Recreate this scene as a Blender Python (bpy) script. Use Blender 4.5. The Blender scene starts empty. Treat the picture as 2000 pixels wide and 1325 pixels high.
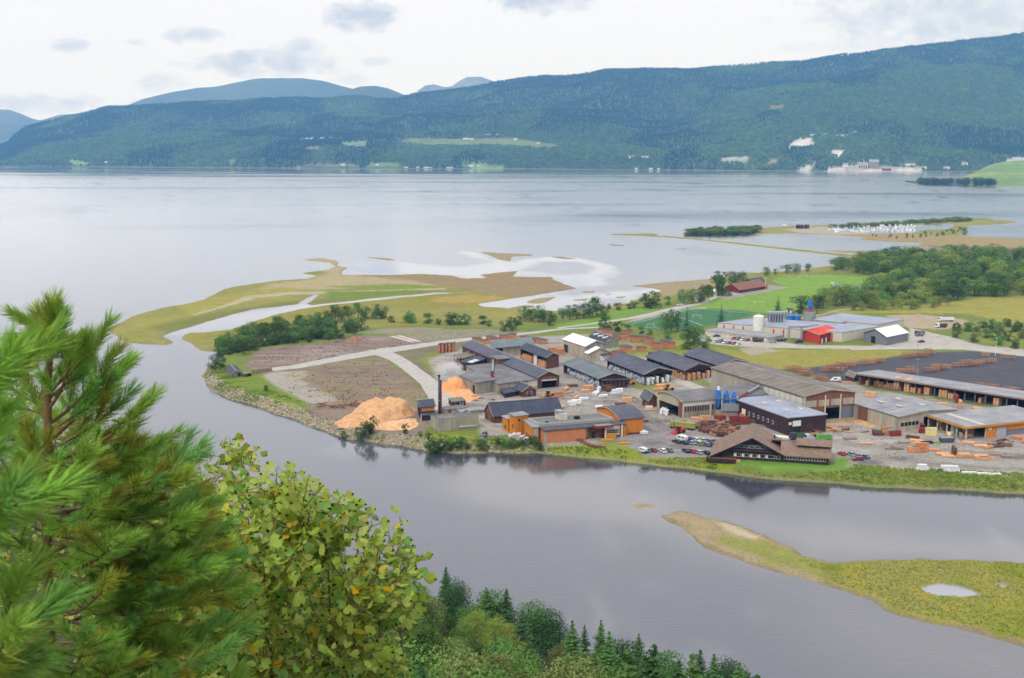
import bpy, math, random
import numpy as np
from mathutils import Vector, Matrix
random.seed(7); RNG = np.random.default_rng(7)
SC = bpy.context.scene; COL = SC.collection
# ---------------------------------------------------------------- camera
CAMH, FPX, HORIZ = 119.0, 2150.0, 285.0
PITCH = math.atan((662.5-HORIZ)/FPX)
cam = bpy.data.cameras.new('camera'); camo = bpy.data.objects.new('camera', cam); COL.objects.link(camo)
camo.location = (0, 0, CAMH); camo.rotation_euler = (math.pi/2-PITCH, 0, 0)
cam.sensor_width = 36; cam.lens = FPX/2000*36; cam.clip_start = .2; cam.clip_end = 120000
cam.dof.use_dof = True; cam.dof.focus_distance = 300; cam.dof.aperture_fstop = 15
SC.camera = camo
# ---------------------------------------------------------------- world
SUN_EL, SUN_AZ = 48, 215          # degrees; azimuth clockwise from +Y
w = bpy.data.worlds.new('World'); SC.world = w; w.use_nodes = True
nt = w.node_tree; N = nt.nodes; L = nt.links; N.clear()
def nd(t, **k):
    n = N.new(t)
    for a, b in k.items():
        if a.startswith('i_'):
            key = a[2:]; n.inputs[int(key) if key.isdigit() else key].default_value = b
        else: setattr(n, a, b)
    return n
def mth(op, a, b=None, c=None, clamp=False):
    n = N.new('ShaderNodeMath'); n.operation = op; n.use_clamp = clamp
    for i, v in enumerate((a, b, c)):
        if v is None: continue
        if isinstance(v, (int, float)): n.inputs[i].default_value = v
        else: L.new(v, n.inputs[i])
    return n.outputs[0]
out = nd('ShaderNodeOutputWorld'); bg = nd('ShaderNodeBackground'); L.new(bg.outputs[0], out.inputs[0])
sky = nd('ShaderNodeTexSky', sky_type='NISHITA', sun_disc=False, sun_elevation=math.radians(SUN_EL), sun_rotation=math.radians(SUN_AZ))
tc = nd('ShaderNodeTexCoord'); sp = nd('ShaderNodeSeparateXYZ'); L.new(tc.outputs['Generated'], sp.inputs[0])
el = mth('MAXIMUM', sp.outputs[2], 0.0)
# overcast dome: pale near the horizon, brighter overhead, broken by grey cloud bases
dn = nd('ShaderNodeTexNoise', i_Scale=2.2, i_Detail=9.0, i_Roughness=.62); mp = nd('ShaderNodeMapping'); mp.inputs['Scale'].default_value = (1, 1, 3.2)
L.new(tc.outputs['Generated'], mp.inputs[0]); L.new(mp.outputs[0], dn.inputs[0])
fn = nd('ShaderNodeTexNoise', i_Scale=44.0, i_Detail=7.0, i_Roughness=.62); mp2 = nd('ShaderNodeMapping'); mp2.inputs['Scale'].default_value = (1, 1, 1.6)
L.new(tc.outputs['Generated'], mp2.inputs[0]); L.new(mp2.outputs[0], fn.inputs[0])
base = nd('ShaderNodeValToRGB'); L.new(el, base.inputs[0])
cr = base.color_ramp; cr.elements[0].position = 0; cr.elements[0].color = (.88, .97, 1.24, 1)
cr.elements[1].position = .14; cr.elements[1].color = (.98, 1.0, 1.08, 1)
for p_, c_ in ((.05, (.94, 1.0, 1.15, 1)), (.45, (1.08, 1.11, 1.20, 1)), (1, (1.25, 1.30, 1.44, 1))):
    e = cr.elements.new(p_); e.color = c_
# individual cloud bases, as directions (azimuth, elevation in radians)
ax = mth('DIVIDE', sp.outputs[0], mth('MAXIMUM', sp.outputs[1], .05)); az_ = mth('DIVIDE', sp.outputs[2], mth('MAXIMUM', sp.outputs[1], .05))
wn = mth('MULTIPLY_ADD', fn.outputs[0], 4.6, -2.2)
tot = None
for (cx, cy, rx, ry, s) in ((165,97,40,15,.6),(395,80,50,15,.6),(710,45,75,28,.85),(530,132,150,24,.75),(600,104,46,24,.6),(330,165,55,18,.4),
                            (1065,12,110,26,.85),(1880,40,300,80,.62),(290,92,24,8,.35),(740,128,34,9,.35),(60,208,190,20,.55),(700,160,40,12,.3),(1700,100,200,14,.25),(1130,-70,160,40,.5),(300,-90,220,45,.5)):
    u = mth('MULTIPLY', mth('SUBTRACT', ax, (cx-1000)/FPX), FPX/rx)
    v = mth('MULTIPLY', mth('SUBTRACT', az_, (HORIZ-cy)/FPX), FPX/ry)
    d2 = mth('ADD', mth('MULTIPLY', u, u), mth('MULTIPLY', v, v))
    m = mth('MULTIPLY', mth('MULTIPLY_ADD', mth('ADD', d2, wn), -.62, .92, clamp=True), s*1.3)
    tot = m if tot is None else mth('MAXIMUM', tot, m)
front = mth('GREATER_THAN', sp.outputs[1], .05)
tot = mth('MULTIPLY', tot, front)
gen = mth('MULTIPLY', mth('MULTIPLY_ADD', dn.outputs[0], 2.0, -1.0, clamp=True), mth('MULTIPLY_ADD', el, 1.5, .08, clamp=True))
cl = mth('MAXIMUM', tot, gen)
mx = nd('ShaderNodeMix', data_type='RGBA'); L.new(cl, mx.inputs[0]); L.new(base.outputs[0], mx.inputs[6]); mx.inputs[7].default_value = (.58, .63, .75, 1)
# a little clear sky shines through the thin overcast
skm = nd('ShaderNodeMix', data_type='RGBA', blend_type='MULTIPLY'); skm.inputs[0].default_value = 1; L.new(sky.outputs[0], skm.inputs[6]); skm.inputs[7].default_value = (.1, .1, .1, 1)
fin = nd('ShaderNodeMix', data_type='RGBA'); fin.inputs[0].default_value = .95; L.new(skm.outputs[2], fin.inputs[6]); L.new(mx.outputs[2], fin.inputs[7])
L.new(fin.outputs[2], bg.inputs[0]); bg.inputs[1].default_value = 1.02
w.cycles.sampling_method = 'MANUAL'; w.cycles.sample_map_resolution = 512
sun = bpy.data.lights.new('sun', 'SUN'); sun.energy = 2.0; sun.angle = math.radians(10); sun.color = (1, .96, .88)
suno = bpy.data.objects.new('sun', sun); COL.objects.link(suno)
sd = Vector((math.sin(math.radians(SUN_AZ))*math.cos(math.radians(SUN_EL)), math.cos(math.radians(SUN_AZ))*math.cos(math.radians(SUN_EL)), math.sin(math.radians(SUN_EL))))
suno.rotation_euler = sd.to_track_quat('Z', 'Y').to_euler()
SC.view_settings.view_transform = 'Standard'; SC.view_settings.look = 'None'; SC.view_settings.exposure = 0.0; SC.view_settings.gamma = 1
SC.view_settings.use_curve_mapping = False
cy = SC.cycles; cy.max_bounces = 5; cy.diffuse_bounces = 2; cy.glossy_bounces = 2; cy.transmission_bounces = 3; cy.volume_bounces = 1; cy.transparent_max_bounces = 6
cy.use_denoising = True; cy.caustics_reflective = False; cy.caustics_refractive = False; cy.use_adaptive_sampling = True; cy.adaptive_threshold = .02
# ---------------------------------------------------------------- picture point -> world point on the plane z
CP, SP = math.cos(PITCH), math.sin(PITCH)
def P(px, py, z=3.0):
    x = px-1000; y = py-662.5
    fz = -SP*FPX-y*CP; fy = CP*FPX-y*SP; t = -(CAMH-z)/fz
    return Vector((x*t, fy*t, z))
def PN(pts, z=3.0):
    a = np.array(pts, float); x = a[:, 0]-1000; y = a[:, 1]-662.5
    fz = -SP*FPX-y*CP; fy = CP*FPX-y*SP; t = -(CAMH-z)/fz
    return np.stack([x*t, fy*t], 1)
def PD(px, py, d):            # point seen at (px,py) at ground distance d
    x = px-1000; y = py-662.5; fz = -SP*FPX-y*CP; fy = CP*FPX-y*SP; t = d/fy
    return Vector((x*t, d, CAMH+fz*t))
def top_z(base, py):          # height of a point above base that shows at row py
    y = py-662.5; fz = -SP*FPX-y*CP; fy = CP*FPX-y*SP
    return CAMH+fz/fy*base.y
def S(r, g, b, k=.92):        # surface colour from an 8-bit sRGB estimate
    f = lambda c: ((c/255+.055)/1.055)**2.4 if c > 10 else c/255/12.92
    return (f(r)*k, f(g)*k, f(b)*k)
# ---------------------------------------------------------------- materials
MATS = {}
def mat(key, col=(.5, .5, .5), rough=.85, var=.18, scale=.35, streak=False, metal=0, bump=0, rnd=0, emit=None, trans=0, spec=.3, fine=.5):
    if key in MATS: return MATS[key]
    m = bpy.data.materials.new(key); m.use_nodes = True; MATS[key] = m
    t = m.node_tree; n = t.nodes; l = t.links; p = n['Principled BSDF']
    p.inputs['Roughness'].default_value = rough; p.inputs['Metallic'].default_value = metal; p.inputs['Specular IOR Level'].default_value = spec
    geo = n.new('ShaderNodeNewGeometry'); mpn = n.new('ShaderNodeMapping'); mpn.inputs['Scale'].default_value = (1, 1, .12) if streak else (1, 1, 1)
    l.new(geo.outputs['Position'], mpn.inputs[0])
    a = n.new('ShaderNodeTexNoise'); a.inputs['Scale'].default_value = scale; a.inputs['Detail'].default_value = 5; a.inputs['Roughness'].default_value = .6; l.new(mpn.outputs[0], a.inputs[0])
    b = n.new('ShaderNodeTexNoise'); b.inputs['Scale'].default_value = scale*9; b.inputs['Detail'].default_value = 4; l.new(mpn.outputs[0], b.inputs[0])
    mm = n.new('ShaderNodeMath'); mm.operation = 'MULTIPLY_ADD'; l.new(b.outputs[0], mm.inputs[0]); mm.inputs[1].default_value = fine; l.new(a.outputs[0], mm.inputs[2])
    ad = n.new('ShaderNodeMapRange'); l.new(mm.outputs[0], ad.inputs[0]); c0 = .5+fine*.5
    ad.inputs[1].default_value = c0-.28; ad.inputs[2].default_value = c0+.28; ad.inputs[3].default_value = 1-var*1.6; ad.inputs[4].default_value = 1+var*1.6
    val = ad.outputs[0]
    if rnd:
        oi = n.new('ShaderNodeObjectInfo'); r = n.new('ShaderNodeMath'); r.operation = 'MULTIPLY_ADD'; l.new(oi.outputs['Random'], r.inputs[0]); r.inputs[1].default_value = 2*rnd; r.inputs[2].default_value = 1-rnd
        q = n.new('ShaderNodeMath'); q.operation = 'MULTIPLY'; l.new(val, q.inputs[0]); l.new(r.outputs[0], q.inputs[1]); val = q.outputs[0]
    mixc = n.new('ShaderNodeVectorMath'); mixc.operation = 'SCALE'; mixc.inputs[0].default_value = col; l.new(val, mixc.inputs['Scale'])
    colout = mixc.outputs[0]
    if rnd:
        hs = n.new('ShaderNodeHueSaturation'); l.new(colout, hs.inputs['Color'])
        r2 = n.new('ShaderNodeMath'); r2.operation = 'MULTIPLY_ADD'; l.new(oi.outputs['Random'], r2.inputs[0]); r2.inputs[1].default_value = rnd*.12; r2.inputs[2].default_value = .5-rnd*.06
        l.new(r2.outputs[0], hs.inputs['Hue']); colout = hs.outputs[0]
    l.new(colout, p.inputs['Base Color'])
    if bump:
        bu = n.new('ShaderNodeBump'); bu.inputs['Strength'].default_value = bump; bu.inputs['Distance'].default_value = .3; l.new(mm.outputs[0], bu.inputs['Height']); l.new(bu.outputs[0], p.inputs['Normal'])
    if trans:
        tr = n.new('ShaderNodeBsdfTranslucent'); ms = n.new('ShaderNodeMixShader'); ms.inputs[0].default_value = trans; l.new(colout, tr.inputs[0])
        l.new(p.outputs[0], ms.inputs[1]); l.new(tr.outputs[0], ms.inputs[2]); l.new(ms.outputs[0], n['Material Output'].inputs[0])
    if emit: p.inputs['Emission Color'].default_value = (*emit, 1); p.inputs['Emission Strength'].default_value = 1
    return m
# ---------------------------------------------------------------- mesh helpers
def link(name, me, mt=None, parent=None, label=None, cat=None, group=None, kind=None, loc=None):
    o = bpy.data.objects.new(name, me); COL.objects.link(o)
    if mt is not None and me is not None and len(me.materials) == 0: me.materials.append(mt)
    if parent is not None: o.parent = parent
    if loc is not None: o.location = loc
    if label: o['label'] = label
    if cat: o['category'] = cat
    if group: o['group'] = group
    if kind: o['kind'] = kind
    return o
def thing(name, label, cat, loc=(0, 0, 0), rz=0, group=None):
    o = link(name, None, label=label, cat=cat, group=group, loc=loc); o.rotation_euler = (0, 0, rz); return o
def mesh_np(name, V, F, smooth=False):
    """V (n,3) array, F (m,k) int array with k 3 or 4"""
    V = np.asarray(V, np.float32); F = np.asarray(F, np.int32); k = F.shape[1]
    me = bpy.data.meshes.new(name); me.vertices.add(len(V)); me.vertices.foreach_set('co', V.ravel())
    me.loops.add(F.size); me.loops.foreach_set('vertex_index', F.ravel()); me.polygons.add(len(F))
    me.polygons.foreach_set('loop_start', np.arange(0, F.size, k, dtype=np.int32)); me.polygons.foreach_set('loop_total', np.full(len(F), k, np.int32))
    if smooth: me.polygons.foreach_set('use_smooth', np.ones(len(F), bool))
    me.update(calc_edges=True); return me
class MB:
    def __init__(s): s.v = []; s.f = []; s.mi = []; s.cur = 0
    def add(s, vs, fs):
        o = len(s.v); s.v += [tuple(v) for v in vs]; s.f += [tuple(i+o for i in f) for f in fs]; s.mi += [s.cur]*len(fs); return s
    def hexa(s, b, t): # four bottom, four top points
        return s.add(list(b)+list(t), [(3,2,1,0),(4,5,6,7),(0,1,5,4),(1,2,6,5),(2,3,7,6),(3,0,4,7)])
    def box(s, x0, x1, y0, y1, z0, z1):
        return s.hexa([(x0,y0,z0),(x1,y0,z0),(x1,y1,z0),(x0,y1,z0)], [(x0,y0,z1),(x1,y0,z1),(x1,y1,z1),(x0,y1,z1)])
    def cyl(s, p, q, r0, r1=None, n=10):
        p = Vector(p); q = Vector(q); r1 = r0 if r1 is None else r1; d = (q-p).normalized(); a = d.orthogonal().normalized(); b = d.cross(a)
        vs = [p+(a*math.cos(6.2832*i/n)+b*math.sin(6.2832*i/n))*r0 for i in range(n)]+[q+(a*math.cos(6.2832*i/n)+b*math.sin(6.2832*i/n))*r1 for i in range(n)]
        return s.add(vs, [tuple(range(n))[::-1], tuple(range(n, 2*n))]+[(i, (i+1) % n, n+(i+1) % n, n+i) for i in range(n)])
    def mesh(s, name='m', smooth=False, mats=None):
        me = bpy.data.meshes.new(name); me.from_pydata(s.v, [], s.f); me.update()
        if mats:
            for m in mats: me.materials.append(m)
            me.polygons.foreach_set('material_index', s.mi)
        if smooth: me.polygons.foreach_set('use_smooth', np.ones(len(me.polygons), bool))
        return me
    def obj(s, name, mt, parent=None, smooth=False, **k): return link(name, s.mesh(name, smooth), mt, parent, **k)
# ---------------------------------------------------------------- noise and distance fields
def vnoise(x, y, seed=0):
    xi = np.floor(x).astype(np.int64); yi = np.floor(y).astype(np.int64); fx = x-xi; fy = y-yi
    fx = fx*fx*(3-2*fx); fy = fy*fy*(3-2*fy)
    def h(a, b):
        n = (a*374761393+b*668265263+seed*1274126177) & 0xffffffff; n = ((n ^ (n >> 13))*1274126177) & 0xffffffff
        return ((n ^ (n >> 16)) & 0xffff)/65535.0
    return (h(xi, yi)*(1-fx)+h(xi+1, yi)*fx)*(1-fy)+(h(xi, yi+1)*(1-fx)+h(xi+1, yi+1)*fx)*fy
def fbm(x, y, seed=0, o=4):
    r = 0; a = .5; t = 0
    for i in range(o): r = r+a*vnoise(x*2**i, y*2**i, seed+i); t += a; a *= .5
    return r/t*2-1
def sdf(X, Y, poly, pad=60):
    """signed distance, positive inside; -pad where far outside"""
    poly = np.asarray(poly); res = np.full(X.shape, -float(pad)); b0 = poly.min(0)-pad; b1 = poly.max(0)+pad
    m = (X > b0[0]) & (X < b1[0]) & (Y > b0[1]) & (Y < b1[1]); x = X[m]; y = Y[m]
    if not len(x): return res
    d = np.full(x.shape, 1e18); ins = np.zeros(x.shape, bool); n = len(poly)
    for i in range(n):
        ax_, ay_ = poly[i]; bx, by = poly[(i+1) % n]; ex, ey = bx-ax_, by-ay_
        t = np.clip(((x-ax_)*ex+(y-ay_)*ey)/(ex*ex+ey*ey+1e-9), 0, 1); d = np.minimum(d, (x-ax_-t*ex)**2+(y-ay_-t*ey)**2)
        c = ((ay_ > y) != (by > y)); ins ^= c & (x < (bx-ax_)*(y-ay_)/(by-ay_+1e-12)+ax_)
    res[m] = np.sqrt(d)*np.where(ins, 1, -1); return res
def linedist(X, Y, pts, pad=60):
    pts = np.asarray(pts); res = np.full(X.shape, float(pad)); b0 = pts.min(0)-pad; b1 = pts.max(0)+pad
    m = (X > b0[0]) & (X < b1[0]) & (Y > b0[1]) & (Y < b1[1]); x = X[m]; y = Y[m]; d = np.full(x.shape, float(pad)**2)
    for i in range(len(pts)-1):
        ax_, ay_ = pts[i]; ex, ey = pts[i+1]-pts[i]
        t = np.clip(((x-ax_)*ex+(y-ay_)*ey)/(ex*ex+ey*ey+1e-9), 0, 1); d = np.minimum(d, (x-ax_-t*ex)**2+(y-ay_-t*ey)**2)
    res[m] = np.sqrt(d); return res
# ---------------------------------------------------------------- shorelines (rows of the picture mapped to the water plane)
MAIN = [(2300,985),(2000,968),(1900,962),(1800,958),(1700,953),(1640,948),(1560,943),(1480,937),(1400,925),(1330,917),(1250,908),(1180,900),(1100,893),(1050,889),(960,887),(930,889),(860,887),(840,887),(820,882),(790,875),(740,869),(700,862),(672,861),(650,851),(620,841),(590,831),(560,818),(520,806),(480,789),(450,783),(419,770),(396,752),(391,735),(398,718),(410,708),(430,697),(425,687),(407,688),(390,686),(371,680),(366,672),(350,664),(352,656),(366,651),(400,649),(445,644),(490,628),(536,614),(581,604),(626,597.5),(728,587),(850,574.5),(912,571.5),(850,572.5),(728,583.5),(671,590.5),(607,597.5),(592,594),(604,587),(618,576),(600,586),(586,594),(576,596),(497,605),(450,617),(400,632),(340,650),(326,656),(346,670),(324,677),(300,674),(269,673),(230,665),(204,644),(256,617),(306,603),(362,593),(389,587),(435,565),(457,560),(525,550),(550,548),(599,545),(614,539),(584,534.5),(606,531),(636,528),(651,520.6),(640,513),(585.6,508),(625,504.5),(655,507.5),(666,513),(662.5,519),(683,523.6),(670,532),(674,537.5),(737,538),(820,535.6),(887,538.6),(910,545),(947,543),(932,537.5),(1019,528),(1004,541),(1049,542),(1080,541),(1086,547),(1112,557),(1131,564),(1075,573),(1030,580.6),(974,588),(936,594),(947,599),(992,602),(1037,606),(1090,608),(1140,605),(1187,598),(1225,591),(1247,580),(1289,568),(1270,563),(1225,559),(1300,551),(1370,547),(1420,540),(1480,533),(1560,528),(1600,521),(1650,517),(1672,510),(1655,502),(1500,485),(1380,471),(1300,464.5),(1250,461.5),(1175,459),(1200,457.5),(1240,457.5),(1265,456),(1290,457.5),(1284,461),(1310,462),(1400,470),(1520,483),(1660,498),(1720,496),(1790,494),(1846,493),(1783,484),(1800,475),(1751,473.5),(1674,468),(1690,464),(1615,459.5),(1545,456.5),(1475,458),(1398,461),(1342,460),(1338,456),(1352,451),(1420,447.5),(1482,445.5),(1566,441),(1620,440),(1685,436),(1790,431.5),(1874,426),(1930,426),(1944,431),(1979,431),(1989,435),(1965,438),(1895,441),(1885,447),(1895,453),(1874,458),(1900,463),(1965,465.5),(2000,467),(2300,475)]
MARINA = [(1615,444),(1700,441),(1780,439),(1850,437),(1862,440),(1855,448),(1800,450),(1780,455),(1700,456.5),(1640,452)]
RISLE = [(1276,1006),(1324,994),(1344,995),(1400,1010),(1440,1020),(1480,1032),(1520,1052),(1552,1066),(1584,1084),(1620,1093),(1660,1091),(1720,1087),(1800,1086),(1880,1087),(1940,1091),(2000,1095),(2400,1120),(2400,1420),(2000,1274),(1960,1260),(1900,1244),(1840,1230),(1780,1218),(1720,1198),(1692,1180),(1652,1166),(1620,1156),(1560,1136),(1480,1114),(1420,1094),(1360,1072),(1340,1050),(1320,1032),(1296,1024)]
RISLET = [(1232,986),(1250,981),(1276,985),(1285,993),(1265,992),(1250,996),(1236,991)]
ISLETS = [[(936,492.5),(980,495),(1037,497),(1043,499.5),(1000,502),(996,511),(974,507.5),(955,499)],[(1071,502),(1095,501.5),(1124,506),(1100,506)],[(711,503),(745,504),(775,507.5),(760,509.5),(730,505)],[(1187,478),(1221,479),(1219,481),(1195,480.5)],[(1026,590),(1050,583),(1085,581),(1070,589),(1060,593),(1035,593)],[(1135,570),(1162,569),(1160,572),(1140,573)],[(1116,587),(1150,583),(1145,588)],[(1180,575),(1195,574),(1190,577)],[(1195,581),(1225,579),(1215,583)],[(995,601),(1040,596),(1045,599),(1010,605),(990,604)],[(1318,485),(1345,486),(1335,488)],
          [(1600,489.5),(1680,490),(1730,493),(1720,496.5),(1650,495)],[(1366,531),(1450,532),(1500,534),(1440,535)],[(1830,341),(1900,344),(2300,350),(2300,372),(2000,364),(1900,363),(1800,361),(1775,357),(1800,354),(1815,348)]]
PONDS = [[(1792,1145),(1815,1138),(1840,1135),(1880,1141),(1924,1160),(1896,1166),(1840,1165),(1805,1157)],[(1939,1137),(1965,1135),(1980,1142),(1960,1147),(1942,1143)],[(1831,1104),(1838,1104),(1838,1115),(1831,1115)],[(1790,1133),(1803,1132),(1802,1135),(1790,1135)],[(1830,1098),(1838,1098),(1838,1101),(1830,1101)],
         [(832,599),(870,597.5),(912,596.5),(905,600),(850,600)],[(878,608),(900,606),(898,609)]]
YARD = [(392,722),(425,694),(500,676),(560,668),(680,642),(800,634),(900,638),(1000,634),(1060,628),(1140,616),(1200,602),(1300,586),(1380,560),(1420,550),(1500,543),(1560,534),(1640,526),(1680,514),(1750,505),(1850,500),(2300,490),(2300,990),(1400,960),(1000,900),(780,885),(600,850),(480,800),(400,770)]
# colours of the ground by zone: (polygon, plane height, colour, feather in m, jitter in m)
G_MARSH = S(134,132,70); G_GRASS = S(112,124,58); G_YEL = S(148,142,70); G_MUD = S(140,124,92); G_SAND = S(172,160,122)
G_GRAV = S(152,146,138); G_DIRT = S(126,112,106); G_STONE = S(150,138,112); G_LAWN = S(106,144,58)
ZONES = [
 ([(500,560),(620,547),(740,537),(890,537),(1020,526),(1090,540),(1140,562),(1075,573),(1010,580),(950,574),(900,562),(830,556),(700,560),(600,566)],.6,S(140,122,88),6,10),
 ([(580,506),(660,505),(690,524),(676,538),(800,548),(860,560),(760,563),(620,566),(500,566),(520,556),(610,546),(640,530)],.6,S(162,150,112),8,10),
 ([(640,560),(760,555),(870,560),(820,566),(720,568)],.6,S(120,132,50),6,14),
 ([(340,600),(450,575),(560,562),(600,566),(480,590),(380,612)],.6,S(150,142,66),6,10),
 ([(300,640),(420,610),(560,590),(700,578),(740,582),(560,600),(400,632),(330,652)],.8,S(114,118,56),8,14),
 ([(620,592),(760,578),(900,572),(1000,584),(960,600),(900,604),(760,604),(600,620),(480,650),(420,662),(380,662),(460,640),(560,610)],.8,S(134,130,56),8,16),
 ([(372,616),(400,607),(430,599),(455,590),(480,579),(560,571),(700,568),(870,563),(870,566),(700,572),(560,577),(500,582),(455,596),(420,606),(385,616)],.7,S(168,160,130),1.5,1.5),
 ([(820,590),(900,574),(1000,582),(960,592)],.8,S(158,138,72),5,12),
 ([(640,570),(800,566),(860,570),(720,582),(640,588)],.8,S(106,126,44),6,12),
 ([(400,700),(620,640),(800,630),(1000,632),(1200,600),(1300,590),(1330,600),(1200,640),(1000,650),(860,655),(760,655),(640,665),(500,682),(440,700)],3,S(108,124,52),6,12),
 ([(700,650),(760,640),(860,640),(900,648),(860,655),(760,653)],3,S(140,130,110),3,6),
 ([(1080,640),(1180,606),(1300,596),(1310,604),(1220,620),(1160,640)],3,S(112,142,56),3,4),
 ([(478,714),(500,684),(560,676),(640,669),(690,657),(760,657),(830,666),(850,672),(760,684),(700,697),(600,716),(540,724),(500,726)],3,S(136,118,108),2,4),
 ([(760,652),(860,644),(960,644),(1060,650),(1000,664),(900,670),(800,664)],3,S(132,130,100),2,3),
 ([(545,722),(620,712),(700,699),(745,699),(790,726),(830,758),(842,776),(800,786),(740,791),(660,787),(600,779),(555,767),(520,752),(512,735)],3,S(132,116,98),2,4),
 ([(500,738),(540,724),(600,724),(590,742),(620,760),(660,785),(610,792),(560,770),(500,756)],3,S(160,153,142),3,5),
 ([(765,690),(800,680),(900,668),(930,690),(900,700),(850,700),(870,740),(850,745),(800,715)],3,S(118,112,84),3,5),
 ([(820,700),(850,690),(880,720),(858,735),(835,722)],3,S(122,132,48),2,4),
 ([(830,802),(862,770),(835,702),(890,684),(960,664),(1100,655),(1200,692),(1360,690),(1480,722),(1560,742),(1660,742),(1700,762),(2300,850),(2300,942),(2000,932),(1900,927),(1800,919),(1720,915),(1650,913),(1636,900),(1550,896),(1400,892),(1330,893),(1260,888),(1225,876),(1150,872),(1060,868),(1000,864),(945,853),(935,830),(840,830)],3,G_GRAV,1.5,2),
 ([(1100,655),(1190,650),(1310,690),(1200,690)],3,S(140,140,100),2,3),
 ([(590,800),(640,785),(800,783),(850,800),(830,850),(760,860),(700,850),(650,846),(610,822)],3,S(134,118,104),2,3),
 ([(500,790),(600,800),(640,820),(610,826),(540,806)],3,S(96,84,74),2,4),
 ([(420,702),(470,712),(560,765),(600,790),(560,800),(500,780),(430,750),(410,720)],3,S(110,128,48),2,4),
 ([(470,772),(540,780),(600,800),(590,812),(520,795)],3,S(134,140,60),2,3),
 ([(1150,870),(1225,860),(1260,888),(1330,894),(1440,902),(1440,920),(1250,905),(1000,892),(850,882),(780,870),(840,850),(860,846),(940,855),(1000,866),(1060,870)],3,S(124,136,44),2,4),
 ([(1225,815),(1262,812),(1330,842),(1400,858),(1440,870),(1400,893),(1330,893),(1260,887),(1228,872)],3,S(136,131,131),1.5,1.5),
 ([(1440,850),(1500,846),(1620,860),(1700,850),(1740,870),(1650,905),(1500,880)],3,S(158,151,142),3,4),
 ([(1550,828),(1700,800),(1720,822),(1660,830),(1600,838)],3,S(170,148,116),2,3),
 ([(1441,899),(1530,902),(1617,909),(1636,893),(1668,893),(1650,917),(1600,919),(1500,915),(1440,907)],3,G_LAWN,1,1.5),
 ([(1160,690),(1310,665),(1400,680),(1480,690),(1440,706),(1380,690),(1290,700)],3,S(132,136,62),2,4),
 ([(1230,742),(1300,735),(1290,770),(1240,760)],3,S(126,132,66),2,3),([(1330,740),(1370,738),(1400,760),(1360,764)],3,S(126,132,66),2,3),
 ([(1400,702),(1450,684),(1560,680),(1660,683),(1800,684),(1760,696),(1690,705),(1600,718),(1530,724),(1480,712)],3,S(142,138,66),2,5),
 ([(1500,676),(1560,680),(1620,682),(1560,686)],3,S(84,122,40),2,3),
 ([(1440,680),(1500,676),(1520,690),(1470,696)],3,S(160,152,132),2,3),
 ([(1540,722),(1600,716),(1690,705),(1740,698),(1800,688),(1900,687),(2300,703),(2300,830),(2000,775),(1720,728),(1690,745),(1640,748),(1590,738)],3,S(82,82,88),1.2,1),
 ([(1366,652),(1500,664),(1560,674),(1700,676),(1776,662),(1776,640),(1800,646),(1860,659),(1920,676),(2300,702),(2300,712),(1960,691),(1880,683),(1700,682),(1560,681),(1480,679),(1400,674),(1366,668)],3,S(176,169,160),1.2,1),
 ([(1730,617),(1800,614),(1880,624),(1900,636),(1840,645),(1775,640)],3,S(166,150,126),2,4),
 ([(1560,612),(1800,596),(1900,584),(2000,574),(2300,552),(2300,650),(2000,640),(1900,614),(1760,612)],3,S(146,142,66),3,6),
 ([(1870,640),(2000,630),(2300,650),(2300,700),(2000,682),(1920,668)],3,S(122,132,64),3,6),
 ([(1340,600),(1366,594),(1414,582),(1426,584),(1540,563),(1507,549.5),(1525,540.5),(1600,536),(1720,542),(1726,556),(1640,580),(1597,590),(1560,606),(1495,611.5),(1429,604),(1372,602)],3,S(118,150,60),1.5,1.5),
 ([(1231,629),(1342,604),(1372,602),(1492,612.5),(1402,631),(1372,641),(1270,645),(1240,640)],3,S(70,114,74),1,.5),
 ([(1395,578),(1500,556),(1542,562),(1426,584),(1412,583)],3,S(150,144,136),1,1),
 ([(1275,612),(1340,603),(1380,600),(1380,603),(1342,604),(1290,617),(1240,628),(1220,630)],3,S(160,154,144),1.2,1),
 ([(1225,559),(1300,549),(1400,545),(1380,560),(1300,580),(1288,570)],.8,S(150,136,104),3,4),
 ([(1640,452),(1780,456),(1860,458),(2300,472),(2300,492),(1860,496),(1780,486),(1800,476),(1680,466),(1560,452)],1.5,S(150,134,92),6,10),
 ([(1530,447),(1640,440),(1700,455),(1640,458),(1560,454)],1.5,S(164,154,138),3,3),
 ([(1800,478),(2000,484),(2300,480),(2300,490),(1900,492)],1.5,S(112,104,90),5,8),
 ([(1342,452),(1470,446),(1480,455),(1400,460),(1345,459)],1.5,S(96,108,50),3,4),
 ([(1620,440),(1790,431),(1900,425),(1900,432),(1800,436),(1640,443)],1.5,S(108,122,56),3,4),
 ([(1870,350),(2300,330),(2300,362),(1940,360)],6,S(112,138,66),8,8),
]
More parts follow.
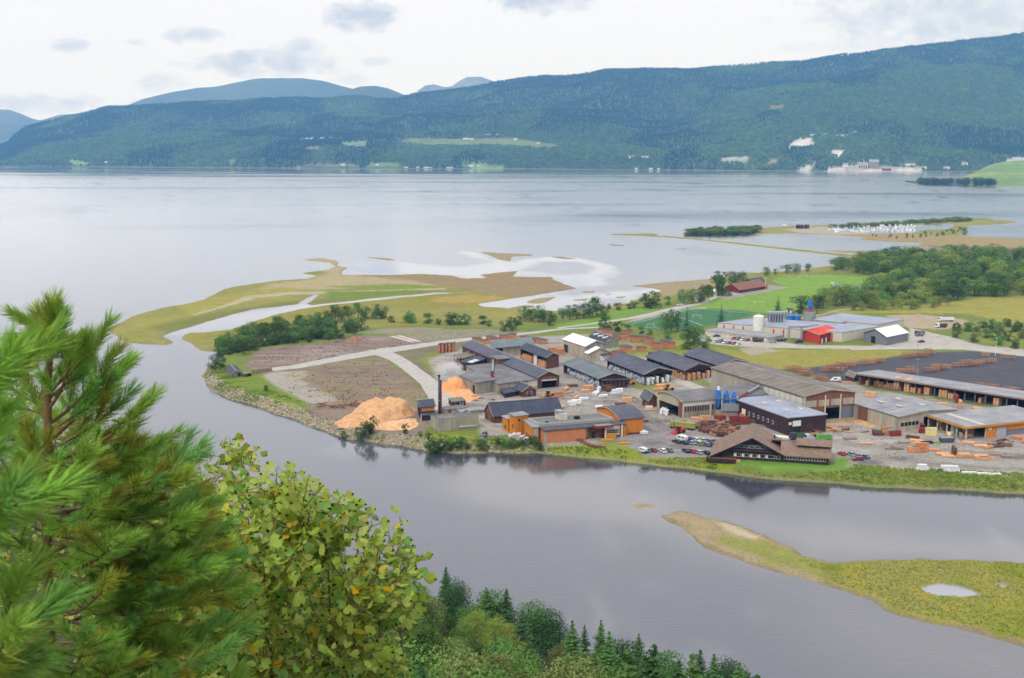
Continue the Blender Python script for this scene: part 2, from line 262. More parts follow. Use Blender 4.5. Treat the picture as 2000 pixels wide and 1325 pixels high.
# ================================================================ lowland ground
ss = lambda t: (lambda u: u*u*(3-2*u))(np.clip(t, 0, 1))
W0 = {k: PN(v, 0) for k, v in (('main', MAIN), ('marina', MARINA), ('risle', RISLE), ('rislet', RISLET))}
WISL = [PN(p, 0) for p in ISLETS]; WPON = [PN(p, .5) for p in PONDS]; WYARD = PN(YARD, 3)
WMOUND = PN([(1440,700),(1480,688),(1560,684),(1660,686),(1760,688),(1740,696),(1680,703),(1600,714),(1530,720),(1480,712)], 3)
def lowland(X, Y):
    a = sdf(X, Y, W0['main'], 80)+fbm(X/9, Y/9, 3)*1.6; a = np.minimum(a, -sdf(X, Y, W0['marina'], 80))
    yd = sdf(X, Y, WYARD, 80); k = ss(yd/10+.3)
    nz = fbm(X/14, Y/14, 5)
    target = .75*(1-k)+3.0*k+nz*.35*(1-k)
    z = -.5+(target+.5)*ss(a/(5.5+2.5*k)+.06)
    m = sdf(X, Y, WMOUND, 60); z = z+ss(m/12)*(1.2+1.8*(fbm(X/16, Y/16, 9)+.3))
    b = sdf(X, Y, W0['risle'], 80)+fbm(X/6, Y/6, 4)*1.4; zb = -.5+(1.25+fbm(X/7, Y/7, 6)*.35)*ss(b/7+.1)
    c = sdf(X, Y, W0['rislet'], 80)+fbm(X/3, Y/3, 8)*2.2; zb = np.maximum(zb, -.5+.65*ss(c/2+.3))
    for p in WISL:
        c = sdf(X, Y, p, 60)+fbm(X/8, Y/8, 8)*1.2; zb = np.maximum(zb, -.5+.95*ss(c/3+.45))
    z = np.maximum(z, zb)
    for p in WPON: z = np.where(sdf(X, Y, p, 40)+fbm(X/3, Y/3, 2)*.7 > 0, -.3, z)
    return z, a, b, k
def hz(x, y):
    z = lowland(np.array([x], float), np.array([y], float))[0][0]; return float(max(z, 0))
cols = np.arange(-260, 2264, 3.0); rows = np.concatenate([np.arange(336, 416, 1.0), np.arange(416, 700, 1.0), np.arange(700, 1000, 1.5), np.arange(1000, 1420, 2.2)])
PX, PY = np.meshgrid(cols, rows); g = PN(np.stack([PX.ravel(), PY.ravel()], 1), 1.5); GX, GY = g[:, 0], g[:, 1]
GZ, SA, SB, KY = lowland(GX, GY)
C = np.tile(np.array(G_GRASS), (len(GX), 1)); C = C*(KY[:, None])+np.array(G_MARSH)*(1-KY[:, None])
n1 = fbm(GX/22, GY/22, 11); n2 = fbm(GX/5, GY/5, 12); n3 = fbm(GX/60, GY/90, 13)
def blend(C, col, m): return C*(1-m[:, None])+np.array(col)*m[:, None]
C = blend(C, G_YEL, np.clip(n1*1.2+.35, 0, 1)*(KY < .9)*.9); C = blend(C, S(112,122,46), np.clip(n3*2, 0, 1)*.6*(KY < .9))
zcols = []
for poly, zz, col, fe, ji in ZONES:
    d = sdf(GX, GY, PN(poly, zz), 40)+n2*ji*.5+n1*ji*.6; C = blend(C, col, ss(d/fe*.5+.5))
# stripes of weeds and bark on the disused stacking ground
wd = ss(sdf(GX, GY, PN([(545,722),(620,712),(700,699),(745,699),(790,726),(830,758),(842,776),(800,786),(740,791),(660,787),(600,779),(555,767)], 3), 40)/4)
st = fbm((GX+GY*.3+n1*14)/26, (GY+n1*7+GX*.05)/3.4, 21); C = blend(C, S(142,136,78), np.clip(st*2.2-.2+n1*.6, 0, 1)*wd*.7); C = blend(C, S(92,84,80), np.clip(-st*2.2-.3+n2*.5, 0, 1)*wd*.6)
wd = ss(sdf(GX, GY, PN([(478,714),(500,684),(560,676),(640,669),(690,657),(760,657),(850,672),(700,697),(600,716),(540,724)], 3), 40)/4)
st = fbm((GX+n1*10)/22, (GY+n1*8)/5.5, 25); C = blend(C, S(100,86,82), np.clip(st*2.4-.1+n2*.4, 0, 1)*wd*.6); C = blend(C, S(158,148,142), np.clip(-st*2.4-.3+n1*.5, 0, 1)*wd*.6)
# wheel tracks and stains on the gravel
gy = ss(sdf(GX, GY, PN([(830,802),(862,770),(835,702),(960,664),(1100,655),(1480,722),(1660,742),(2300,850),(2300,942),(1720,915),(1400,892),(1225,876),(940,853)], 3), 40)/3)
st = fbm(GX/14, GY/4, 31); C = blend(C, S(122,114,104), np.clip(st*3-.5, 0, 1)*gy*.6); C = blend(C, S(180,172,162), np.clip(-st*3-.6, 0, 1)*gy*.5)
for tr in ([(1640,914),(1720,892),(1820,902),(1900,912),(2100,922)],[(1640,918),(1730,897),(1820,907),(2100,928)],[(1240,800),(1290,826),(1340,846),(1440,852),(1520,880)],[(1225,806),(1280,830),(1330,850)],[(1100,770),(1160,785),(1230,795),(1290,830)],[(1640,860),(1700,872),(1780,872),(1850,880),(1960,885)],[(1650,868),(1720,880),(1800,876)],[(1130,755),(1220,775),(1250,800)]):
    W_ = PN(tr, 3); dd = linedist(GX+n2*1.2, GY+n2*1.2, W_, 20); C = blend(C, S(116,110,104), ss((1.3-np.abs(dd-1.1))/.9)*gy*.45)
for pu in ((1760,896),(1700,905),(1985,892),(1300,822),(1186,784),(1560,882),(1330,874),(1272,866)):
    q_ = P(*pu); C = blend(C, S(92,88,86), ss(1.6-np.hypot((GX-q_.x)/4, (GY-q_.y)/3)+n2)*gy*.6)
# foreshore: mud by the fjord, stones by the yard
low = np.clip(1-(GZ-.05)/.5, 0, 1); C = blend(C, G_MUD, low*(SA > -2)*(1-KY)*.8)
rk = ss((np.where(GX < 0, 8, 3.6)-SA)/3)*ss(KY*4-1.5)*ss((SA+3)/3); C = blend(C, G_STONE, rk*.85); C = blend(C, S(104,92,64), ss((2.2-SA)/1.5)*KY*.8)
sb = SB > -3
C = np.where(sb[:, None], blend(C, G_YEL, np.full(len(GX), .5)), C)
C = np.where(sb[:, None], blend(C, S(122,130,40), np.clip(n1*2+.3, 0, 1)*.8), C); C = np.where(sb[:, None], blend(C, S(150,132,52), np.clip(n2*2-.1, 0, 1)*.7), C)
hd = ss(sdf(GX, GY, PN([(1270,990),(1350,990),(1420,1010),(1500,1040),(1560,1065),(1620,1092),(1600,1098),(1540,1082),(1480,1052),(1520,1080),(1600,1120),(1640,1160),(1600,1150),(1480,1112),(1400,1090),(1300,1030)], .5), 40)/4+n1*.8+.5)
C = np.where(sb[:, None], blend(C, S(158,142,110), hd*.95), C)
gi = ss(sdf(GX, GY, PN([(1395,1046),(1440,1050),(1500,1062),(1560,1080),(1620,1100),(1640,1150),(1600,1140),(1520,1110),(1450,1082),(1400,1064)], .5), 40)/4+n2*1.2+.3); C = np.where(sb[:, None], blend(C, S(134,138,66), gi*.9), C)
C = np.where(sb[:, None], blend(C, S(182,168,140), ss(sdf(GX, GY, PN([(1395,1020),(1420,1022),(1490,1052),(1470,1056),(1420,1040)], .5), 30)/3+.4)), C)
C = np.where(sb[:, None], blend(C, S(132,120,94), ss((4.6-SB+n2*3)/2.0)), C)
for p in ISLETS[:-1]: C = blend(C, S(148,134,100), ss((sdf(GX, GY, PN(p, 0), 30)+4)/3))
C = blend(C, S(160,140,108), ss((sdf(GX, GY, W0['rislet'], 30)+4)/3))
C = C*(1+n2[:, None]*.16+fbm(GX/1.7, GY/1.7, 40)[:, None]*.12)
nr, nc = len(rows), len(cols); idx = np.arange(nr*nc).reshape(nr, nc)
F = np.stack([idx[:-1, :-1].ravel(), idx[1:, :-1].ravel(), idx[1:, 1:].ravel(), idx[:-1, 1:].ravel()], 1)
# the far shore and the near wooded slope have terrain of their own
keep = (GZ[F].max(1) > -.32) & (GY[F].max(1) < 2600); keep &= ~((GY[F].max(1) < 430) & (GX[F].max(1) < 20) & (SB[F].max(1) < -20) & (SA[F].max(1) < -20))
F = F[keep]; used = np.unique(F); remap = np.zeros(nr*nc, int); remap[used] = np.arange(len(used)); F = remap[F]
me = mesh_np('ground', np.stack([GX, GY, GZ], 1)[used], F, True)
at = me.attributes.new('tint', 'FLOAT_COLOR', 'POINT'); at.data.foreach_set('color', np.concatenate([np.clip(C[used], .005, .9), np.ones((len(used), 1))], 1).astype(np.float32).ravel())
def attr_mat(key, rough=.95, fs=1.2, amt=.3, bump=.5, hue=0):
    m = bpy.data.materials.new(key); m.use_nodes = True; t = m.node_tree; n = t.nodes; l = t.links; p = n['Principled BSDF']
    p.inputs['Roughness'].default_value = rough; p.inputs['Specular IOR Level'].default_value = .15
    a = n.new('ShaderNodeAttribute'); a.attribute_name = 'tint'; geo = n.new('ShaderNodeNewGeometry')
    x = n.new('ShaderNodeTexNoise'); x.inputs['Scale'].default_value = fs; x.inputs['Detail'].default_value = 5; x.inputs['Roughness'].default_value = .7; l.new(geo.outputs['Position'], x.inputs[0])
    r = n.new('ShaderNodeMapRange'); l.new(x.outputs[0], r.inputs[0]); r.inputs[1].default_value = .3; r.inputs[2].default_value = .7; r.inputs[3].default_value = 1-amt; r.inputs[4].default_value = 1+amt
    v = n.new('ShaderNodeVectorMath'); v.operation = 'SCALE'; l.new(a.outputs['Color'], v.inputs[0]); l.new(r.outputs[0], v.inputs['Scale']); l.new(v.outputs[0], p.inputs['Base Color'])
    b = n.new('ShaderNodeBump'); b.inputs['Strength'].default_value = bump; b.inputs['Distance'].default_value = .4; l.new(x.outputs[0], b.inputs['Height']); l.new(b.outputs[0], p.inputs['Normal'])
    return m
link('ground', me, attr_mat('ground_cover'), kind='structure')
# ---------------------------------------------------------------- water: one sheet, paler over sand shallows, with bright sky reflection painted into the colour
cw = np.concatenate([[-9000, -4000, -1500], np.arange(-300, 2310, 14.0), [3500, 6000, 11000]]); rw = np.concatenate([[286.2, 289, 294, 302, 312, 320], np.arange(326, 1000, 3.0), np.arange(1000, 1700, 12.0), [2400, 3600]])
PX, PY = np.meshgrid(cw, rw); g = PN(np.stack([PX.ravel(), PY.ravel()], 1), 0); wx, wy = g[:, 0], g[:, 1]
SHAL_SHEEN = [([(880,490),(935,492),(996,512),(1060,500),(1124,502),(1170,512),(1200,530),(1190,548),(1150,562),(1080,578),(1300,560),(1320,570),(1100,612),(940,600),(1080,545),(1010,540),(920,545),(880,538),(690,536),(676,526),(680,515),(780,512),(900,520),(960,515)], 1, 10),
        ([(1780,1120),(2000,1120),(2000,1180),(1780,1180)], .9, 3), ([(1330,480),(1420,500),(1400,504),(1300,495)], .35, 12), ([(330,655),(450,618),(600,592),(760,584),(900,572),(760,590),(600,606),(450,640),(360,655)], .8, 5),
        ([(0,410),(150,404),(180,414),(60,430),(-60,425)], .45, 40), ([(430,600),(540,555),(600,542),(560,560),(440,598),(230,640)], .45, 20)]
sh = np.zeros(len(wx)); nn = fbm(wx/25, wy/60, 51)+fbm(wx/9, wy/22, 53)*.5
for p, a, fe in SHAL_SHEEN: sh = np.maximum(sh, a*ss(sdf(wx, wy, PN(p, 0), 60)/fe*.5+.5+nn*1.1))
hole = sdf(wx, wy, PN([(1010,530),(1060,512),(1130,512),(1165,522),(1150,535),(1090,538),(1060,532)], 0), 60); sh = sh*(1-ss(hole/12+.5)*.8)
silt = np.zeros(len(wx)); n4 = fbm(wx/60, wy/60, 52)
for p, a, fe in [([(840,905),(1020,908),(1110,925),(1230,955),(1330,985),(1330,1040),(1180,1020),(1000,975),(870,945)], .9, 16), ([(1230,975),(1340,985),(1620,1090),(1500,1130),(1350,1080),(1230,1010)], .7, 14), ([(1430,1015),(1560,1022),(1800,1050),(2300,1080),(2300,1120),(1700,1095),(1580,1085)], .9, 12), ([(1500,1130),(2300,1330),(2300,1600),(1700,1300)], .45, 20)]:
    silt = np.maximum(silt, a*ss(sdf(wx, wy, PN(p, 0), 60)/fe*.5+.5+n4*.8))
nr, nc = len(rw), len(cw); idx = np.arange(nr*nc).reshape(nr, nc)
F = np.stack([idx[:-1, :-1].ravel(), idx[1:, :-1].ravel(), idx[1:, 1:].ravel(), idx[:-1, 1:].ravel()], 1)
me = mesh_np('water', np.stack([wx, wy, wx*0], 1), F, True)
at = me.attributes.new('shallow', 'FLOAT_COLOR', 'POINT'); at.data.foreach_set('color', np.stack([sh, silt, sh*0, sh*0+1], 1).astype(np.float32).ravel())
m = bpy.data.materials.new('water'); m.use_nodes = True; t = m.node_tree; n = t.nodes; l = t.links; n.remove(n['Principled BSDF'])
def node(tp, **k):
    q = n.new(tp)
    for a, b in k.items(): q.inputs[a.replace('_', ' ')].default_value = b
    return q
a = node('ShaderNodeAttribute'); a.attribute_name = 'shallow'; sx = node('ShaderNodeSeparateColor'); l.new(a.outputs['Color'], sx.inputs[0]); geo = node('ShaderNodeNewGeometry')
mpw = node('ShaderNodeMapping', Scale=(.0009, .0042, 1)); l.new(geo.outputs['Position'], mpw.inputs[0]); calm = node('ShaderNodeTexNoise', Scale=1.0, Detail=4.0, Roughness=.55, Distortion=.6); l.new(mpw.outputs[0], calm.inputs[0])
def mth2(op, x, y, cl=False):
    q = n.new('ShaderNodeMath'); q.operation = op; q.use_clamp = cl
    for i, v in enumerate((x, y)):
        if isinstance(v, (int, float)): q.inputs[i].default_value = v
        else: l.new(v, q.inputs[i])
    return q.outputs[0]
spx = node('ShaderNodeSeparateXYZ'); l.new(geo.outputs['Position'], spx.inputs[0])
far = mth2('MULTIPLY', mth2('SUBTRACT', spx.outputs[1], 3900.0), 1/1600, True)
near = mth2('MULTIPLY', mth2('SUBTRACT', 395.0, spx.outputs[1]), 1/130, True)
cm = mth2('ADD', mth2('MULTIPLY', mth2('SUBTRACT', calm.outputs[0], .53), 2.2), mth2('MULTIPLY', far, .8), True)
mr = node('ShaderNodeMapRange', To_Min=.19, To_Max=.06); l.new(cm, mr.inputs[0])
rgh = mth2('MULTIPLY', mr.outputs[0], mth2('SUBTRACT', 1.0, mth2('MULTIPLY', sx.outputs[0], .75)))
# near the river mouth the surface is calmer
rgh = mth2('SUBTRACT', rgh, mth2('MULTIPLY', mth2('SUBTRACT', 1.0, mth2('MULTIPLY', spx.outputs[1], 1/700, True), True), .16)); rgh = mth2('MAXIMUM', rgh, .022)
mp1 = node('ShaderNodeMapping', Scale=(.22, .9, 1), Rotation=(0, 0, .3)); l.new(geo.outputs['Position'], mp1.inputs[0]); rip = node('ShaderNodeTexNoise', Scale=1.0, Detail=3.0, Roughness=.6, Distortion=.4); l.new(mp1.outputs[0], rip.inputs[0])
bp = node('ShaderNodeBump', Distance=.25); l.new(rip.outputs[0], bp.inputs['Height']); l.new(mth2('ADD', mth2('MULTIPLY', near, .26), .004), bp.inputs['Strength'])
gl = node('ShaderNodeBsdfGlossy'); l.new(rgh, gl.inputs['Roughness']); l.new(bp.outputs[0], gl.inputs['Normal']); gl.inputs['Color'].default_value = (.95, .95, .97, 1)
cmx = node('ShaderNodeMix'); cmx.data_type = 'RGBA'; l.new(sx.outputs[0], cmx.inputs[0]); cmx.inputs[6].default_value = (.05, .052, .066, 1); cmx.inputs[7].default_value = (.30, .30, .31, 1)  # pale end: wet sand tone plus calm water's sky reflection put into the colour
cm2 = node('ShaderNodeMix'); cm2.data_type = 'RGBA'; l.new(sx.outputs[1], cm2.inputs[0]); l.new(cmx.outputs[2], cm2.inputs[6]); cm2.inputs[7].default_value = (.145, .134, .122, 1)
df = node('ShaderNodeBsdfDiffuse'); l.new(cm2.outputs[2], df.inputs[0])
fr = node('ShaderNodeFresnel', IOR=1.45); l.new(bp.outputs[0], fr.inputs['Normal'])
mxs = node('ShaderNodeMixShader'); l.new(mth2('ADD', mth2('MULTIPLY', fr.outputs[0], 1.25), .085, True), mxs.inputs[0]); l.new(df.outputs[0], mxs.inputs[1]); l.new(gl.outputs[0], mxs.inputs[2]); l.new(mxs.outputs[0], n['Material Output'].inputs[0])
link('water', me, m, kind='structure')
# ---------------------------------------------------------------- wooded slope under the viewpoint
BANK = np.array([(900,-300),(420,60),(260,150),(150,176),(60,212),(-20,262),(-80,318),(-180,388),(-320,480),(-500,600),(-900,700)], float)
def slope_z(X, Y):
    poly = np.concatenate([BANK, [(-900,-300)]]); d = sdf(X, Y, poly, 2000)
    t = np.clip(d/238, 0, 3); h = -1+2.5*ss(d/4)+112*np.where(t < 1, t**1.25, 1+(t-1)*.35)
    return np.minimum(h+fbm(X/18, Y/18, 61)*3*np.clip(d/30, 0, 1)+fbm(X/4, Y/4, 62)*.5*np.clip(d/30, 0, 1), np.where(np.hypot(X, Y) < 12, 114.3, 900)), d
def sz(x, y): return float(slope_z(np.array([x], float), np.array([y], float))[0][0])
gx, gy_ = np.meshgrid(np.arange(-420, 440, 4.0), np.arange(-80, 500, 4.0)); X = gx.ravel(); Y = gy_.ravel(); Z, D = slope_z(X, Y)
idx = np.arange(len(X)).reshape(gx.shape); F = np.stack([idx[:-1, :-1].ravel(), idx[:-1, 1:].ravel(), idx[1:, 1:].ravel(), idx[1:, :-1].ravel()], 1); F = F[Z[F].max(1) > -.9]
link('hillside', mesh_np('hillside', np.stack([X, Y, Z], 1), F, True), mat('forest_floor', S(46,50,28), var=.35, scale=.3, bump=.6), kind='structure')
# ---------------------------------------------------------------- roads and ground beds of the mill
def ribbon(name, pts, w_, mt, z=3.02, kind='structure', parent=None):
    W = PN(pts, 3.0); fine = []
    for i in range(len(W)-1):
        a0 = W[max(i-1,0)]; a1, a2 = W[i], W[i+1]; a3 = W[min(i+2,len(W)-1)]
        for t in np.linspace(0, 1, 9)[:-1]: fine.append(.5*((2*a1)+(a2-a0)*t+(2*a0-5*a1+4*a2-a3)*t*t+(3*a1-a0-3*a2+a3)*t**3))
    fine = np.array(fine+[W[-1]]); d = np.gradient(fine, axis=0); d /= np.linalg.norm(d, axis=1)[:, None]; nrm = np.stack([-d[:, 1], d[:, 0]], 1); ws = w_ if hasattr(w_, '__len__') else [w_, w_]; ww = np.interp(np.linspace(0, 1, len(fine)), np.linspace(0, 1, len(ws)), ws)
    j1 = 1+fbm(fine[:, 0]/5, fine[:, 1]/5, 7)*.18; j2 = 1+fbm(fine[:, 0]/5, fine[:, 1]/5, 8)*.18; A_ = fine+nrm*(ww*j1/2)[:, None]; B_ = fine-nrm*(ww*j2/2)[:, None]; n_ = len(fine)
    V = np.concatenate([np.c_[A_, np.full(n_, z)], np.c_[B_, np.full(n_, z)]]); F = np.array([(i, i+n_, i+1+n_, i+1) for i in range(n_-1)]); me = mesh_np(name, V, F)
    return link(name, me, mt, parent, kind=kind)
RG = mat('road_gravel', S(176,171,165), var=.12, scale=.25, bump=.2)
ribbon('gravel_road', [(528,722),(580,716),(640,705),(700,694),(760,684),(830,674),(905,664),(960,659),(1040,650),(1100,643),(1170,640)], [9,10,11,13,15,11,9,7,6,5,5], RG)
ribbon('gravel_road', [(738,688),(770,699),(805,722),(838,748),(866,778),(880,800)], [14,10,9,10,14,18], RG, 3.028)
ribbon('gravel_road', [(1090,641),(1160,632),(1230,622),(1290,610),(1330,600),(1372,592),(1400,580),(1440,574)], [4,4,6,9,8,5,5,9], RG)
ribbon('gravel_road', [(2200,706),(2000,694),(1900,681),(1800,680),(1660,682)], [8,8,8,8,5], RG, 3.024)
ribbon('gravel_road', [(1700,600),(1640,606),(1600,616),(1560,622)], [4,5,5,4], mat('track', S(160,148,120)), 3.02)
ribbon('gravel_road', [(1322,706),(1290,720),(1330,745),(1400,770),(1440,778)], [8,8,8,8,8], RG, 3.02)
BED = mat('bed_pale', S(150,142,132), var=.25, scale=.4); BED2 = mat('bed_white', S(190,178,168), var=.2, scale=.4)
for k in range(15):
    x0 = 764+13.2*k; y0 = 657-.95*k; a0 = P(x0, y0); a1 = P(x0+44-1.2*k, y0+12-.25*k); e_ = (a1-a0).normalized(); n_ = Vector((-e_.y, e_.x, 0))*(1.5 if k < 2 else .5); bb = [a0-n_, a1-n_, a1+n_, a0+n_]
    MB().hexa([q+Vector((0,0,-.1)) for q in bb], [q+Vector((0,0,.16 if k < 2 else .3)) for q in bb]).obj('storage_bed', BED2 if k < 2 else BED, kind='structure')
PL = mat('pitch_white', S(226,232,226))
for p_ in ([(1236,632),(1344,606)],[(1344,606),(1372,604)],[(1372,604),(1484,614)],[(1310,613),(1372,636)],[(1250,639),(1300,642)],[(1402,606),(1420,604)]): ribbon('pitch_line', p_, .35, PL, 3.03)
# ================================================================ far hills
def interp(pts, x): a = np.array(pts, float); return np.interp(x, a[:, 0], a[:, 1])
RIDGE = [(-500,330),(-200,316),(-60,300),(0,291),(30,280),(42,268),(65,252),(100,243),(145,232),(230,216),(300,210),(400,207),(480,203),(520,198),(620,199),(700,196),(780,198),(830,189),(900,179),(960,168),(1050,156),(1120,153),(1190,146),(1250,143),(1330,144),(1400,138),(1480,132),(1560,127),(1640,119),(1700,109),(1760,102),(1820,97),(1880,91),(1940,81),(2000,72),(2150,50),(2600,20)]
SHORE = [(-500,322),(0,322.5),(300,326),(700,328.5),(1000,329),(1200,331),(1500,333),(1700,334.5),(1850,334),(2000,333),(2600,332)]
def hill_xyz(px, s):
    d0 = (CAMH*FPX)/(interp(SHORE, px)-HORIZ)/1.0; d1 = d0+np.interp(px, [-500,0,300,900,1600,2600], [1200,1500,2600,3200,3000,3200])
    y = d0+(d1-d0)*s; zr = CAMH+(HORIZ+4-interp(RIDGE, px))/FPX*d1-12
    prof = .06*ss(s/.04)+(.94)*(s**np.interp(px, [0,1000,2000], [1.0,1.15,1.05]))
    prof = np.where(s > 1, 1-(s-1)*1.2, prof)
    x = (px-1000)/FPX*y
    nz = fbm(x/900, y/700, 71, 5)*140*np.clip(s*(1.02-s)*4, 0, 1)+fbm(x/240, y/240, 72)*22*np.clip(s*3, 0, 1)*(s < 1)
    bench = -26*np.exp(-((s-.22)/.07)**2)*np.interp(px, [500,700,1300,1500], [0,1,1,0])
    return x, y, zr*prof+nz+bench+1
pxs = np.arange(-420, 2620, 8.0); sv = np.concatenate([np.linspace(-.01, 1, 70), [1.03, 1.1, 1.3]])
A, B = np.meshgrid(pxs, sv); hx, hy, hzv = hill_xyz(A.ravel(), B.ravel()); hzv = np.where(B.ravel() < 0, -3, hzv)
CLEAR = [([(780,277),(800,270),(900,272),(1000,270),(1060,279),(1100,286),(1050,287),(960,281),(900,283),(830,282)], S(106,122,66)), ([(668,279),(715,276),(712,285),(680,284)], S(112,136,80)),
         ([(735,319),(765,318),(790,325.5),(715,325.5)], S(108,140,74)), ([(905,322),(940,320),(985,326),(905,326)], S(110,140,76)), ([(590,323),(690,321),(700,325),(580,325)], S(130,130,100)), ([(135,312),(168,317),(172,321),(142,321)], S(118,150,76)),
         ([(596,288),(620,286),(622,291),(602,292)], S(120,112,84)),
         ([(1541,286),(1556,273),(1585,271),(1588,282),(1570,286),(1552,284)], S(196,194,188)), ([(1622,294),(1648,294),(1640,305),(1625,301)], S(198,196,192)),
         ([(1408,309),(1460,306),(1464,316),(1412,314)], S(158,164,150)), ([(1505,208),(1530,205),(1528,212),(1504,214)], S(110,112,66)), ([(1560,326),(1585,324),(1600,330),(1564,331)], S(180,178,170)),
         ([(1620,329),(1660,324),(1720,324),(1780,328),(1800,332),(1620,333.5)], S(196,190,180)), ([(448,312),(458,313),(456,320),(449,320)], S(106,136,80)), ([(1503,313),(1520,312),(1525,319),(1505,319)], S(170,170,150))]
def pix(x, y, z):
    # picture position of world points (arrays)
    yc = y*CP-(z-CAMH)*SP; return 1000+FPX*x/yc, 662.5-FPX*((z-CAMH)*CP+y*SP)/yc
qx, qy = pix(hx, hy, hzv); C = np.tile(np.array(S(66,84,44)), (len(hx), 1)); gn = fbm(hx/300, hy/500, 77)
C = blend(C, S(86,104,46), np.clip(gn*2.5, 0, 1)*.7)
def clear_mask(qx, qy, grow=0.):
    r = np.full(len(qx), -9.); ci = np.zeros(len(qx), int)
    for i, (p, c) in enumerate(CLEAR):
        d = sdf(qx, qy, np.array(p, float), 9)+grow; ci = np.where(d > r, i, ci); r = np.maximum(r, d)
    return r, ci
r, ci = clear_mask(qx, qy, 2.5); cc = np.array([c for p, c in CLEAR])[ci]; C = C*(1-(r > 0))[:, None]+cc*(r > 0)[:, None]
C = np.where((B.ravel() < .004)[:, None], np.array(S(140,134,118)), C)
nr, nc = A.shape; idx = np.arange(nr*nc).reshape(nr, nc); F = np.stack([idx[:-1, :-1].ravel(), idx[:-1, 1:].ravel(), idx[1:, 1:].ravel(), idx[1:, :-1].ravel()], 1)
me = mesh_np('far_hill', np.stack([hx, hy, hzv], 1), F, True); at = me.attributes.new('tint', 'FLOAT_COLOR', 'POINT'); at.data.foreach_set('color', np.concatenate([C, np.ones((len(C), 1))], 1).astype(np.float32).ravel())
HM = attr_mat('hill_cover', fs=.02, amt=.35, bump=0); link('far_hill', me, HM, kind='structure')
def mountain(name, prof, D, depth, col, seed):
    p = np.array(prof, float); xs = np.arange(p[0, 0], p[-1, 0]+.1, 5.0); s = np.linspace(0, 1, 30); A, B = np.meshgrid(xs, s); a = A.ravel(); b = B.ravel()
    y = D+depth*b; x = (a-1000)/FPX*y; top = CAMH+(HORIZ+3.5-np.interp(a, p[:, 0], p[:, 1]))/FPX*(D+depth*.75)
    pr = np.where(b < .75, (b/.75)**.8, 1-(b-.75)*1.0); z = top*pr+fbm(x/1100, y/1500, seed, 5)*170*np.clip(1.0-np.abs(b-.4)*2.2, 0, 1)
    idx = np.arange(len(a)).reshape(A.shape); F = np.stack([idx[:-1, :-1].ravel(), idx[:-1, 1:].ravel(), idx[1:, 1:].ravel(), idx[1:, :-1].ravel()], 1)
    link(name, mesh_np(name, np.stack([x, y, z], 1), F, True), mat('mountain_'+str(seed), col, var=.3, scale=.0016), kind='structure')
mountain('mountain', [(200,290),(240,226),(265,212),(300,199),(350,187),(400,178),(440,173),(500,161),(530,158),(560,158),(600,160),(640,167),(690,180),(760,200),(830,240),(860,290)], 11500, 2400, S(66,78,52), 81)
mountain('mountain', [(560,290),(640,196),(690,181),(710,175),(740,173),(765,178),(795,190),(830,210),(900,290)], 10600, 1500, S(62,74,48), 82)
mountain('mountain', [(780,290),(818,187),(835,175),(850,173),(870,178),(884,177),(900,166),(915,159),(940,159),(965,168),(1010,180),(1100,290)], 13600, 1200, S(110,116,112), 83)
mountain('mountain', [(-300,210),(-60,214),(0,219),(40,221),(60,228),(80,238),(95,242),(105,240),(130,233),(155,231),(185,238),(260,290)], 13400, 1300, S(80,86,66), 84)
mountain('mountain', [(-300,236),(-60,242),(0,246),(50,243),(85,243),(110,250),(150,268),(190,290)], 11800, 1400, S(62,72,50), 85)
# farmed headland at the far right
A, B = np.meshgrid(np.arange(1760, 2500, 8.0), np.linspace(-.04, 1.1, 34)); a = A.ravel(); b = B.ravel()
d0 = CAMH*FPX/(np.interp(a, [1760,1800,1860,1900,2000,2500], [354,360,362,363,365,372])-HORIZ); dw = np.interp(a, [1760,1800,1860,1960,2500], [60,200,500,1500,2200])
y = d0+dw*b; x = (a-1000)/FPX*y; ztop = np.interp(a, [1760,1840,1875,1930,2000,2500], [3,4,10,48,62,90]); z = np.where(b < 0, -2, 1+ztop*ss(b)+fbm(x/120, y/120, 91)*3*ss(b*3)); z = np.where(b > 1.0, -3, z)
idx = np.arange(len(a)).reshape(A.shape); F = np.stack([idx[:-1, :-1].ravel(), idx[:-1, 1:].ravel(), idx[1:, 1:].ravel(), idx[1:, :-1].ravel()], 1)
me = mesh_np('farmland', np.stack([x, y, z], 1), F, True); C = np.tile(np.array(S(110,136,64)), (len(a), 1)); C = blend(C, S(134,152,78), np.clip(fbm(x/200, y/90, 93)*3, 0, 1)); C = blend(C, S(150,136,100), ss((.05-b)/.03)); C = blend(C, S(70,84,44), ss((1880-a)/20))
at = me.attributes.new('tint', 'FLOAT_COLOR', 'POINT'); at.data.foreach_set('color', np.concatenate([C, np.ones((len(C), 1))], 1).astype(np.float32).ravel()); link('farmland', me, HM, kind='structure')
def farm_z(px, s):
    d = CAMH*FPX/(np.interp(px, [1760,1800,1860,1900,2000,2500], [354,360,362,363,365,372])-HORIZ)+np.interp(px, [1760,1800,1860,1960,2500], [60,200,500,1500,2200])*s
    return (px-1000)/FPX*d, d, 1+np.interp(px, [1760,1840,1875,1930,2000,2500], [3,4,10,48,62,90])*ss(s)
